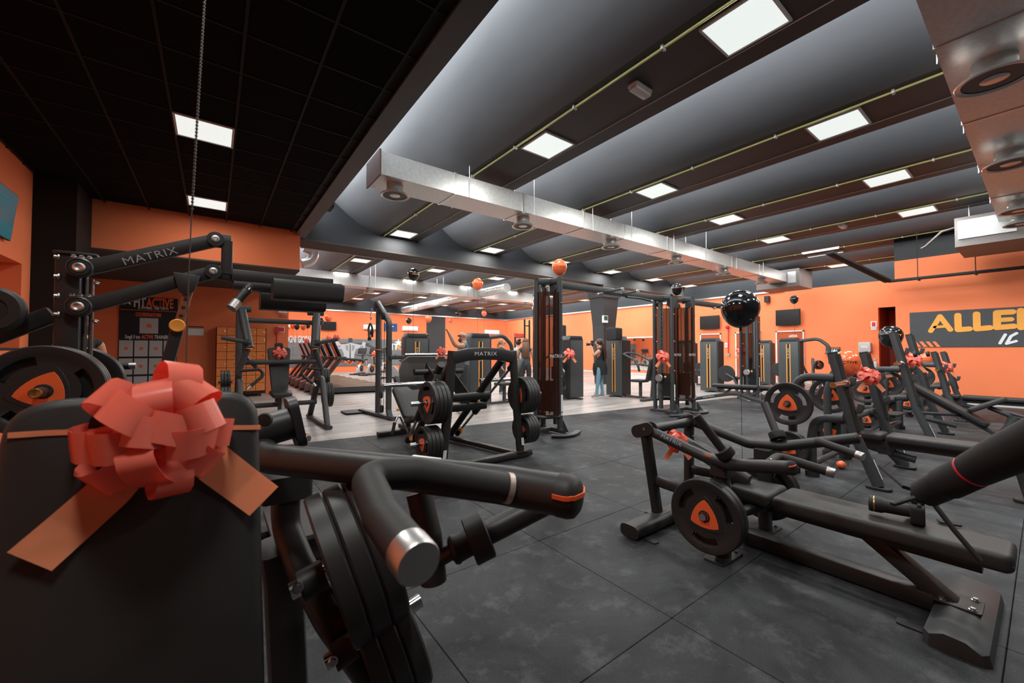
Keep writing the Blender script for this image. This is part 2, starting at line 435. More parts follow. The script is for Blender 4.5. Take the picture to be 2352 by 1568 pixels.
mk('bulkhead_soffit', B().bb(-3.4, 1.53, 10.0, 14.0, 3.09, 3.12), M_BEAM, bk, smooth=0)
struct('wall_lockers', B().bb(-3.5, 1.85, 14.0, 14.2, 0, 3.3), M_WALL)
struct('wall_partition', B().bb(1.70, 1.85, 14.2, YB, 0, 4.0), M_WALL)
struct('wall_recess', B().bb(-3.6, -3.4, 10.0, 14.0, 0, 4.0).bb(-3.6, XL, 9.9, 10.0, 0, 4.4), M_WALL)
wbk = struct('wall_back', B().bb(1.7, XW, YB, YB + .2, 0, 3.80), M_WALL)
mk('upper_wall', B().bb(1.7, XW, YB, YB + .2, 3.80, 6.0), M_GREYWALL, wbk, smooth=0)
# right wall with a dark doorway
DY0, DY1 = 2.6, 3.58
wr = struct('wall_right', B().bb(XW, XW + .2, DY1, YB, 0, 3.80).bb(XW, XW + .2, 2.3, DY1, 2.85, 3.80), M_WALL)
mk('upper_wall', B().bb(XW, XW + .2, 1.6, YB, 3.80, 6.0), M_GREYWALL, wr, smooth=0)
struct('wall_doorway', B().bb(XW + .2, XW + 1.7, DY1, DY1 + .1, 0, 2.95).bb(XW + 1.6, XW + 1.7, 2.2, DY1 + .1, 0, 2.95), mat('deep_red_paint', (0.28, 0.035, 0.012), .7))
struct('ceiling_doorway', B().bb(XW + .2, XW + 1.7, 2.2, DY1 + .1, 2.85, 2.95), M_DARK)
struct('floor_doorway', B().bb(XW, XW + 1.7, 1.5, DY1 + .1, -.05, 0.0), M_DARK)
wsn = struct('wall_sign', B().bb(14.7, 14.9, YF, 2.42, 0, 3.72).bb(14.9, XW + .2, 2.3, 2.42, 0, 3.72), M_WALL)
mk('upper_wall', B().bb(14.7, 14.9, YF, 2.42, 3.72, 6.0).bb(14.9, XW + .2, 2.3, 2.42, 3.72, 6.0), M_BLKWALL, wsn, smooth=0)
# white skirting below the sign wall and along the right wall
struct('baseboard_right', B().bb(14.675, 14.7, YF, 2.42, 0, 0.10).bb(XW - .02, XW, DY1, YB, 0, .09), mat('skirting', (0.5, 0.5, 0.48), .5))
# metal edge trim on top of the orange walls of the far room
struct('trim_1', B().bb(1.85, XW - .05, YB - .08, YB, 3.77, 3.84).bb(XW - .08, XW, 6.5, YB - .08, 3.77, 3.84), M_GALV2)
# ---------------- vaulted ceiling: each bay a mesh of its own
ce = struct('ceiling', B().bb(XL, XW + .2, YF, YB, 5.95, 6.05), M_DARK)
def bay(x, y0, y1, full=True, xs=None):
    u0, u1 = (x - .45 - 1.68, x - .45)
    pts = []
    K = 14
    for i in range(K + 1):
        t = i / K; xx = u0 + (u1 - u0) * t; u = u1 - xx
        pts.append((xx, ZT + .52 * u ** 1.6))
    pts = [p for p in pts if p[0] >= u0 + .36]
    if xs is not None: pts = [p for p in pts if p[0] >= xs]
    b = B(); n = len(pts)
    vs = [V((px, y0, pz)) for px, pz in pts] + [V((px, y1, pz)) for px, pz in pts]
    b.add(vs, [(i, i + 1, n + i + 1, n + i) for i in range(n - 1)])
    mk('vault', b, M_VAULT, ce, smooth=60)
    s = B().bb(x - .45, x + .60, y0, y1, ZT, ZT + .06)
    mk('flat_strip', s, M_STRIP, ce, smooth=0)
    mk('strip_edge', B().bb(x + .56, x + .60, y0, y1, ZT + .06, 5.8), M_VAULT, ce, smooth=0)
    # roof light hidden above the edge
    mk('skylight', B().bb(x + .602, x + .62, y0, y1, 4.46, 5.04), M_SKYL, ce, smooth=0)
    mk('roof_slab', B().bb(x + .56, x + 1.0, y0, y1, 5.10, 5.16), M_VAULT, ce, smooth=0)
for i, x in enumerate(ROWS):
    bay(x, YF, 10.25, xs=1.6 if i == 0 else None)
mk('skylight', B().bb(1.745, 1.76, YF, 10.25, 4.46, 5.04), M_SKYL, ce, smooth=0)
mk('roof_slab', B().bb(1.55, 2.14, YF, 10.25, 5.10, 5.16), M_VAULT, ce, smooth=0)
for x in [1.14] + ROWS:
    bay(x, 11.0, YB)
# main concrete beam carrying the end wall
bm = struct('beam_main', B().bb(1.53, 17.9, 10.25, 11.0, 3.91, 6.0), mat('blue_black_paint', (.018, .020, .022), .65))
mk('beam_soffit', B().bb(1.53, 17.9, 10.25, 11.0, 3.875, 3.91), M_BEAM, bm, smooth=0)
mk('beam_lip', B().bb(1.7, 17.9, 11.0, 11.06, 3.86, 3.93), mat('pale_lip', (0.42, 0.33, 0.29), .6), bm, smooth=0)
# pillar under the beam, widening upwards
pp = Yp(1388, 690, 10.6); pcx = pp.x
pb = B()
for (z0, w0, z1, w1) in ((0, .30, 2.3, .36), (2.3, .36, 3.4, .45), (3.4, .50, 3.88, .54)):
    vs = [V((pcx + sx * w, 10.62 + sy * w * .8, z)) for z, w in ((z0, w0), (z1, w1)) for sx, sy in ((-1, -1), (1, -1), (1, 1), (-1, 1))]
    pb.add(vs, [(0, 1, 5, 4), (1, 2, 6, 5), (2, 3, 7, 6), (3, 0, 4, 7), (4, 5, 6, 7), (3, 2, 1, 0)])
struct('pillar', pb, mat('slate_pillar_paint', (0.024, 0.026, 0.027), .5))
# dark band column on the back wall
dk = struct('column_back', B().bb(Yp(980, 700, YB).x, Yp(1022, 700, YB).x, YB - .06, YB, 0, 3.78), M_GREYWALL)
# ---------------- dropped tile ceiling on the left
ZD = 3.95; TS = .585
dc = struct('ceiling_dropped', B().bb(XL, 1.47, YF, 10.0, ZD + .03, ZD + .10), M_DARK)
tl = B().bb(-TS / 2 + .012, TS / 2 - .012, -TS / 2 + .012, TS / 2 - .012, 0.004, .03)
gx0, gy0 = Zp(393, 253, ZD).x, Zp(393, 253, ZD).y
t0 = None; tpos = []
for i in range(-5, 5):
    for j in range(-15, 12):
        x, y = gx0 + TS * (i + .5), gy0 + TS * (j + .5)
        if x < XL - .2 or x > 1.47 + .1 or y > 10.1 or y < YF: continue
        if i == 0 and j in (0, 5, -5, -10): continue
        if t0 is None: t0 = mk('ceiling_tile', tl, M_TILE, dc, smooth=0, world=False); o = t0
        else: o = t0.copy(); col.objects.link(o); o.parent = dc
        o.location = (x, y, ZD); tpos.append((x, y))
gb = B()
for i in range(-5, 6):
    x = gx0 + TS * i
    if XL < x < 1.47: gb.bb(x - .012, x + .012, YF, 10.0, ZD - .004, ZD + .01)
mk('tile_grid', gb, M_TBAR, dc, smooth=0)
gb = B()
for j in range(-15, 12):
    y = gy0 + TS * j
    if YF < y < 10: gb.bb(XL, 1.47, y - .010, y + .010, ZD - .003, ZD + .009)
mk('tile_grid_cross', gb, M_TBAR, dc, smooth=0)
sb = struct('beam_steel', B().bb(1.44, 1.66, YF, 10.25, ZD - .05, ZD - .02).bb(1.47, 1.53, YF, 10.0, ZD - .02, 5.9), mat('blue_black_steel', (0.045, 0.048, 0.052), .45))
# ---------------- ceiling lamps
def panel_lamp(first=[None], n=[0]):
    pass
def lamp_proto():
    t = thing('ceiling_lamp', 'x', 'lamp')
    b = B(); s = .285
    for x0, x1, y0, y1 in ((-s, s, -s, -s + .022), (-s, s, s - .022, s), (-s, -s + .022, -s, s), (s - .022, s, -s, s)): b.bb(x0, x1, y0, y1, -.022, 0.0)
    b.bb(-s, s, -s, s, 0.0, .006)
    mk('lamp_frame', b, M_LAMPF, t, smooth=0, world=False)
    mk('diffuser', B().bb(-s + .02, s - .02, -s + .02, s - .02, -.016, -.002), M_EMIT, t, smooth=0, world=False)
    return t
LP = lamp_proto(); LN = [0]
def lamp(x, y, z, label, group, dim=False, far=False):
    if LN[0] == 0: LP.matrix_basis = TR((x, y, z)); LP['label'] = label; LP['group'] = group; r = LP
    else: r = dup(LP, TR((x, y, z)), label, group)
    LN[0] += 1
    if dim:
        for c in kids(r):
            if c.type == 'LIGHT':
                l2 = bpy.data.lights.get('tile_light') or c.data.copy(); l2.name = 'tile_light'; l2.energy = PANEL_W * .42; c.data = l2
    if far:
        for c in kids(r):
            if c.type == 'LIGHT':
                l2 = bpy.data.lights.get('far_light') or c.data.copy(); l2.name = 'far_light'; l2.energy = PANEL_W * 1.55; c.data = l2
    if LN[0] > 1: return r
    ld = bpy.data.lights.get('panel_light') or bpy.data.lights.new('panel_light', 'AREA')
    ld.shape = 'SQUARE'; ld.size = .5; ld.energy = PANEL_W; ld.color = PANEL_COL
    lo = bpy.data.objects.new('panel_light', ld); col.objects.link(lo); lo.parent = r; lo.location = (0, 0, -.024)
    return r
rown = ['leftmost', 'second', 'third', 'fourth', 'fifth', 'rightmost']
coln = {-1.1: 'one behind the camera', 1.6: 'nearest', 4.3: 'second', 7.02: 'third', 9.78: 'farthest'}
for i, x in enumerate(ROWS):
    for y in (-1.1, 1.6, 4.3, 7.02, 9.78):
        if i >= 4 and y < 3 or i == 4 and y == 4.3: continue
        lamp(x, y, ZT - .003, f'square ceiling lamp, {coln[y]} in the {rown[i]} row of the front room', 'ceiling lamps of the front room')
for i, x in enumerate(ROWS):
    for k, y in enumerate((13.5, 16.2, 20.7, 23.5)):
        lamp(x, y, ZT - .003, f'square ceiling lamp beyond the main beam, {ORD[k]} in the {rown[i]} row', 'ceiling lamps of the far room', far=True)
for k, (j, nm) in enumerate(((0, 'second'), (5, 'farthest'), (-5, 'nearest'), (-10, 'one above the camera'))):
    lamp(gx0 + TS * .5, gy0 + TS * (j + .5), ZD + .004, f'square lamp set in the black tile ceiling, {nm}', 'lamps in the black tile ceiling', j >= 0)
# ================================================================== PLATES, BOWS
def plate_proto():
    t = thing('weight_plate', 'x', 'weight plate')
    R = [.026, .094, .130, .172, .184, .219, .225]
    Z = [.012, .012, .0125, .0125, .019, .020, .015]
    n = 72; b = B(); vs = []; fs = []
    def hole(i, j):
        if i != 2: return False
        a = (j + .5) * 360 / n; return any(abs((a - c + 180) % 360 - 180) < 29 for c in (60, 180, 300))
    def vid(s, i, j): return s * len(R) * n + i * n + j % n
    for s in (0, 1):
        for i, r in enumerate(R):
            for j in range(n):
                a = 2 * PI * j / n; vs.append(V(((-1 if s == 0 else 1) * Z[i], r * math.sin(a), r * math.cos(a))))
    for i in range(len(R) - 1):
        for j in range(n):
            if hole(i, j):
                for q in (0, 1):                       # walls along radial sides
                    jj = j + q; nb = (j + (1 if q else -1)) % n
                    if not hole(i, nb): fs.append((vid(0, i, jj), vid(0, i + 1, jj), vid(1, i + 1, jj), vid(1, i, jj)))
                fs.append((vid(0, i, j), vid(0, i, j + 1), vid(1, i, j + 1), vid(1, i, j)))
                fs.append((vid(0, i + 1, j), vid(1, i + 1, j), vid(1, i + 1, j + 1), vid(0, i + 1, j + 1)))
                continue
            fs.append((vid(0, i, j), vid(0, i, j + 1), vid(0, i + 1, j + 1), vid(0, i + 1, j)))
            fs.append((vid(1, i, j), vid(1, i + 1, j), vid(1, i + 1, j + 1), vid(1, i, j + 1)))
    for j in range(n):
        e = len(R) - 1
        fs.append((vid(0, e, j), vid(0, e, j + 1), vid(1, e, j + 1), vid(1, e, j)))
        fs.append((vid(0, 0, j), vid(1, 0, j), vid(1, 0, j + 1), vid(0, 0, j + 1)))
    b.add(vs, fs)
    body = mk('plate_body', b, M_PLATE, t, world=False, smooth=32)
    # orange three-cornered insert on both faces, with a raised dark frame
    def reu(r):
        o = []
        for c in range(3):
            a0 = math.radians(90 + 120 * c); P = V((math.cos(a0), math.sin(a0))) * r
            a1 = a0 + math.radians(120); Q = V((math.cos(a1), math.sin(a1))) * r
            for k in range(7):
                s = k / 7; m = P.lerp(Q, s); bul = math.sin(PI * s) * r * .17
                nn = (P + Q).normalized(); m = m + nn * bul
                if k == 0: m = P * .96
                o.append((m.x, m.y))
        return o
    for s in (-1, 1):
        ax = V((0, -s, 0)) if s > 0 else V((0, 1, 0))
        ax = V((0, 1, 0)) if s > 0 else V((0, -1, 0))
        fr = B().slab(reu(.134), .0035, V((s * .0115, 0, 0)), ax, (0, 0, 1), .0015, k=1)
        mk('insert_frame', fr, M_PLATE, t, world=False)
        ins = B().slab(reu(.106), .0035, V((s * .0135, 0, 0)), ax, (0, 0, 1), .0012, k=1)
        mk('insert', ins, M_ORANGE, t, world=False)
        hub = B().lathe((s * .012, 0, 0), (s, 0, 0), [(.026, 0), (.036, 0), (.036, .0065), (.030, .008), (.026, .008)], 20)
        mk('hub_ring', hub, M_RUB, t, world=False)
    for a in (60, 180, 300):
        pass
    for s in (-1, 1):
        o = lettering('weight_number', '20', .034, (s * .0205, 0, 0), (0, s, 0), (0, 0, 1), M_RUB, None)
        o.data.transform(Matrix.Translation((0, 0, -.204))); o.parent = t
    return t
PLATE = plate_proto(); PN = [0]
def plate(c, axis, label, group, dia=.45, th=.04, roll=0.0):
    """plate centred at c; its visible face looks along -axis"""
    x = V(axis).normalized(); up = V((0, 0, 1)); y = up.cross(x).normalized(); z = x.cross(y)
    s = dia / .45; ts = th / .04
    m = basis(c, x * ts, y * s, z * s) @ Matrix.Rotation(roll, 4, 'X')
    if PN[0] == 0: PLATE.matrix_basis = m; tag(PLATE, label, 'weight plate', group); r = PLATE
    else: r = dup(PLATE, m, label, group)
    PN[0] += 1
    return r
def plates(c, axis, n, where, dia=.45, th=.042, group=None, roll=None, first=0):
    """stack of n plates whose outermost face is at c and which goes on along axis"""
    for k in range(n):
        nm = ('outermost' if k == 0 else 'innermost' if k == n - 1 else ORD[k] + ' from outside')
        lab = f'black weight plate with orange centre, {where}' if n == 1 else f'black weight plate, {nm} of {["", "", "two", "three", "four", "five"][n]}, {where}'
        plate(V(c) + V(axis).normalized() * th * (k + .5), axis, lab, group or ('plates ' + where), dia, th * .97, (random.uniform(0, 6) if roll is None else roll + k * 1.05))

def bow_parts(t, c, nrm, up, R, tails=None, nl=(7, 6, 3), wid=.42, world=True, seed=1):
    rnd = random.Random(seed)
    nrm = V(nrm).normalized(); up = (V(up) - nrm * V(up).dot(nrm)).normalized(); rt = up.cross(nrm)
    c = V(c)
    for L, (cnt, el, ln) in enumerate(((nl[0], 14, 1.0), (nl[1], 42, .92), (nl[2], 72, .75))):
        for k in range(cnt):
            a = 2 * PI * (k + .5 * (L % 2)) / cnt + rnd.uniform(-.22, .22); e = math.radians(el + rnd.uniform(-8, 8))
            rad = rt * math.cos(a) + up * math.sin(a)
            d = rad * math.cos(e) + nrm * math.sin(e); off = nrm * math.cos(e) - rad * math.sin(e)
            tau = rnd.uniform(-.40, .40); wd0 = d.cross(off); wd = wd0 * math.cos(tau) + off * math.sin(tau); off = off * math.cos(tau) - wd0 * math.sin(tau); ln2 = R * ln * rnd.uniform(.88, 1.1); h = R * rnd.uniform(.36, .52)
            tw = rnd.uniform(-.35, .35)
            path = []; ws = []
            for i in range(15):
                th = 2 * PI * i / 14; f = (1 - math.cos(th)) / 2
                path.append(c + nrm * R * .10 + d * ln2 * f + off * h * math.sin(th) * (.35 + .65 * f) + wd * tw * R * .3 * math.sin(th))
                ws.append(R * wid * (.30 + .70 * math.sin(th / 2) ** .6))
            mk('loop', B().ribbon(path, ws, wd, R * .006), M_RIB, t, world=world, smooth=60)
    mk('knot', B().ell(c + nrm * R * .08, (R * .10,) * 3, 10, 6), M_RIB, t, world=world)
    if tails is None:
        tails = []
        for s in (-1, 1):
            d = (rt * s * .75 - up).normalized(); pts = []
            for i in range(8):
                q = i / 7; pts.append(c + nrm * R * (.06 + .10 * math.sin(q * 4)) + d * R * 1.8 * q)
            tails.append((pts, R * wid * 1.0, d.cross(nrm)))
    for pts, wv, wd in tails:
        mk('tail', B().ribbon(pts, wv, wd, R * .006), M_RIBT, t, world=world, smooth=60)
BOW = None
def bow(c, nrm, up, R, label, group='gift bows'):
    global BOW
    nrm = V(nrm).normalized(); up = (V(up) - nrm * V(up).dot(nrm)).normalized(); x = up.cross(nrm)
    m = basis(c, x * R, up * R, nrm * R)
    if BOW is None:
        BOW = thing('gift_bow', 'x', 'bow'); bow_parts(BOW, (0, 0, 0), (0, 0, 1), (0, 1, 0), 1.0, world=False, nl=(7, 5, 2), wid=.42)
        BOW.matrix_basis = m; r = tag(BOW, label, 'bow', group)
    else: r = dup(BOW, m, label, group)
    return r
def bolt(b, p, d, r=.009, l=.008):
    b.lathe(p, d, [(0, 0), (r * 1.5, 0), (r * 1.5, l * .3), (r, l * .35), (r * .95, l), (0, l)], 10)

# ================================================================== FOREGROUND INCLINE PRESS
xc = -.088
fg = thing('incline_press', 'incline chest press with big ribbon bow on its backrest, closest to the camera', 'gym machine', (xc, 1.15, 0))
PT, PB = V((xc, .915, 1.225)), V((xc, .830, .62))
pay = (PT - PB); plen = pay.length; pay.normalize(); pn = V((1, 0, 0)).cross(pay).normalized()   # pn points to the camera (-Y)
if pn.y > 0: pn = -pn
def onpad(px, py, h=0.0):
    r = ray(px, py); P0 = PT + pn * h; return CAM + r * ((P0 - CAM).dot(pn) / r.dot(pn))
def outline_pad(w0, w1, L, r, k=5):
    pts = []
    P = [(-w0 / 2, 0), (w0 / 2, 0), (w1 / 2, L), (-w1 / 2, L)]
    for i in range(4):
        a, b, c = V((*P[i - 1], 0)), V((*P[i], 0)), V((*P[(i + 1) % 4], 0))
        f = fillet([a, b, c], r, k)[1:-1]; pts += [(q.x, q.y) for q in f]
    return pts
mk('backrest', B().slab(outline_pad(.345, .318, plen, .062, 6), .065, PB - pn * .065, (1, 0, 0), pay, .014, .004), M_VINYL, fg)
mk('piping', B().sweep([PB + V((1, 0, 0)) * x + pay * y - pn * .052 for x, y in outline_pad(.347, .320, plen + .002, .062, 6)], circ(.0025, 6), closed=True), M_RUB, fg)
mk('backrest_plate', B().slab(outline_pad(.26, .24, plen * .8, .03), .012, PB + pay * .06 - pn * .079, (1, 0, 0), pay, .002), M_METAL, fg)
# band of ribbon round the backrest
band = [onpad(x, y, .002) for x, y in ((18, 1000), (110, 994), (200, 991), (400, 985), (520, 982), (598, 981))]
mk('ribbon_band', B().ribbon([band[0] - pn * .05] + band + [band[-1] - pn * .05], .0085, pay, .001), M_RIBT, fg)
# press arm with its handle
armp = [D(560, 975, 1.30), D(612, 1052, 1.08), D(900, 1082, .94), D(1150, 1112, .83), D(1290, 1136, .76)]
arm = mk('press_arm', B().sweep(armp, circ(.039, 22), .10, k=8), M_METAL, fg)
e0, e1 = armp[-1], D(1318, 1146, .757); ed = (e1 - armp[-2]).normalized()
mk('end_cap', B().lathe(e0 - ed * .004, ed, [(0, 0), (.0405, 0), (.0405, .020), (.037, .032), (.026, .040), (0, .043)], 26), M_RUB, arm)
sb_ = B(); side = ed.cross(V((0, 0, 1))).normalized()
arc = [e0 + ed * (-.003) + side * .0415, e0 + ed * .020 + side * .0405, e0 + ed * .034 + side * .033, e0 + ed * .044, e0 + ed * .034 - side * .033, e0 + ed * .020 - side * .0405, e0 - ed * .003 - side * .0415]
sb_.ribbon([p + V((0, 0, .010)) * (1 if i in (0, 6) else .9) for i, p in enumerate(fillet(arc, .02, 3))], .0075, V((0, 0, 1)), .003)
mk('orange_stripe', sb_, M_ORANGE, arm)
mk('label_sticker', B().ribbon([D(948, 1052, .948) + V((0, 0, .0065)), D(1012, 1060, .918) + V((0, 0, .0065))], .012, V((1, .8, 0)), .0006), M_WHITE, arm)
gp = [D(1215, 1115, .815), D(1165, 1120, .785), D(960, 1086, .735), D(838, 1090, .70), D(880, 1190, .575), D(960, 1292, .478)]
grip = mk('handle_grip', B().sweep(gp[1:], circ(.0275, 20), .065, k=10), mat('foam_grip', (0.020, 0.019, 0.018), .62), fg)
mk('handle_neck', B().tube([gp[0], gp[1]], .024), M_METAL, grip)
gd = (gp[1] - gp[2]).normalized()
mk('grip_collar', B().cyl(gp[1] - gd * .004, gp[1] + gd * .007, .0295, n=24), mat('pale_collar', (.55, .45, .40), .4, .6), grip)
gd = (gp[-1] - gp[-2]).normalized()
mk('grip_end', B().lathe(gp[-1] - gd * .030, gd, [(0, 0), (.0285, 0), (.0285, .030), (.0265, .034), (0, .035)], 28), M_STEEL, grip)
# pivot housing at the top of the arm
pv0, pv1 = D(560, 1002, 1.12), D(678, 968, 1.20)
pv = mk('pivot_housing', B().cyl(pv0, pv1, .047, n=26), M_METAL, fg)
mk('pivot_plate', B().sweep([pv1 - (pv1 - pv0).normalized() * .012, pv1 + (pv1 - pv0).normalized() * .012], rrect(.105, .15, .03), caps=True), M_METAL, pv)
nb = B(); bolt(nb, D(700, 1006, 1.19), RT - FW * .4, .010, .016); bolt(nb, D(687, 1008, 1.17), RT - FW * .5, .007, .010)
mk('pivot_bolt', nb, M_CHROME, pv)
mk('knob', B().lathe(D(612, 962, 1.07), -FW + RT * .2, [(0, 0), (.016, 0), (.019, .008), (.017, .016), (0, .018)], 18), M_RUB, pv)
# rubber stop post and frame legs
bu = D(656, 1112, 1.20)
mk('rubber_stop', B().sweep([bu + V((0, 0, -.035)), bu + V((0, 0, .036))], rrect(.13, .12, .012, 3), up=(0, 1, 0)), M_RUB, fg)
mk('frame', B().sweep([bu - V((0, 0, .03)), D(655, 1210, 1.20), D(690, 1300, 1.14), D(760, 1430, 1.10), D(905, 1640, 1.22)], rrect(.105, .07, .02), .10, up=(1, 0, 0)), M_METAL, fg)
lg0 = D(662, 1290, 1.22)
mk('rear_leg', B().bar([D(640, 1250, 1.20), D(650, 1330, 1.22), V((lg0.x + .02, lg0.y + .02, .03))], .115, .10, .02), M_METAL, fg)
mk('base_foot', B().bar([V((-.55, lg0.y + .02, .035)), V((.38, lg0.y + .02, .035))], .10, .07, .02), M_METAL, fg)
mk('base_rail', B().bar([V((xc, lg0.y, .045)), V((xc, .25, .045))], .08, .07, .02), M_METAL, fg)
mk('cross_bar', B().bar([D(600, 1265, 1.22), D(668, 1280, 1.2)], .06, .06, .015), M_METAL, fg)
seat_o = outline_pad(.30, .24, .34, .05)
mk('seat', B().slab(seat_o, .06, V((xc, .82, .44)), (1, 0, 0), (0, -1, 0.06), .014, .004) if False else B().slab([(x, -y) for x, y in reversed(seat_o)], .06, V((xc, .80, .44)), (1, 0, 0), (0, 1, -.06), .014, .004), M_VINYL, fg)
mk('seat_post', B().bar([V((xc, .65, .07)), V((xc, .66, .44))], .07, .07, .015), M_METAL, fg)
# weight horn in front (holds plates when loaded) with its wide collar
h0, h1, h2 = D(1020, 1278, .93), D(1092, 1238, .93), D(1262, 1152, .98)
hn = mk('weight_horn', B().tube([h1, h2], .027, n=20), M_METAL, fg)
hd = (h2 - h1).normalized()
mk('collar', B().lathe(h1 - hd * .016, hd, [(0, 0), (.050, 0), (.053, .003), (.053, .044), (.050, .047), (0, .047)], 28), M_RUB, hn)
mk('collar_step', B().lathe(h1 - hd * .062, hd, [(0, 0), (.020, 0), (.030, .004), (.033, .012), (.030, .020), (.029, .05), (0, .05)], 24), M_RUB, hn)
mk('horn_root', B().cyl(h0 - hd * .03, h1 - hd * .05, .018), M_METAL, hn)
# dark hanging second handle
mk('rear_grip', B().sweep([D(962, 1130, .95), D(985, 1230, .93), D(996, 1335, .92)], circ(.030, 18), .04), M_RUB, fg)
# two storage pegs with three plates each
pax = V((.952, -.076, .296)).normalized()
for i, (pk, nm) in enumerate(((D(742, 1318, .95), 'upper'), (D(812, 1480, 1.05), 'lower'))):
    q = mk('storage_peg', B().cyl(pk - pax * .07, pk + pax * .19, .019, n=18), M_CHROME, fg)
    mk('peg_collar', B().cyl(pk - pax * .05, pk + pax * .004, .034, n=18), M_METAL, q)
    bb_ = B(); bolt(bb_, pk - pax * .06 + V((0, -.035, .02)), (-.3, -1, .3), .008, .012); mk('peg_bolt', bb_, M_CHROME, q)
    plates(pk + pax * .010, pax, 3, f'{nm} peg of closest press', .36 if i == 0 else .36, .044)
# gift bow on the backrest
fb = thing('gift_bow', 'large shiny coral ribbon bow on the closest backrest pad', 'bow', onpad(400, 990))
bc = onpad(378, 985, .008)
tails = []
for pp_, wv in (([(330, 1040), (250, 1130), (160, 1210), (68, 1290)], .058), ([(440, 1020), (500, 1070), (560, 1115), (607, 1150)], .062)):
    P3 = [onpad(x, y, .006 + .006 * (i % 2)) for i, (x, y) in enumerate(pp_)]
    P3 = fillet(P3, .05, 4)
    tails.append((P3, wv, (P3[-1] - P3[0]).cross(pn)))
bow_parts(fb, bc, pn, pay + V((0.05, 0, 0)), .104, tails, nl=(8, 6, 2), wid=.46, seed=4)
# cord running up from the bow to the tile ceiling
c0 = D(427, 862, .80); c1 = V((c0.x + .0, c0.y, 2.0))
cp = [D(427, 862, .78), D(433, 640, .80), D(441, 480, .80), D(455, 240, .80), D(470, 0, .80), D(480, -160, .80)]
cb = B().sweep(cp, circ(.0013, 6), caps=True)
nn = 90
for i in range(nn):
    s = i / nn; q = (len(cp) - 3) * s + 2; a = int(q); p = cp[a].lerp(cp[min(a + 1, len(cp) - 1)], q - a)
    cb.ell(p, (.0026, .0022, .0034), 6, 4)
solo('curling_cord', cb, mat('dark_cord', (.06, .055, .05), .4), 'thin dark beaded cord running up from the big bow', 'cord')

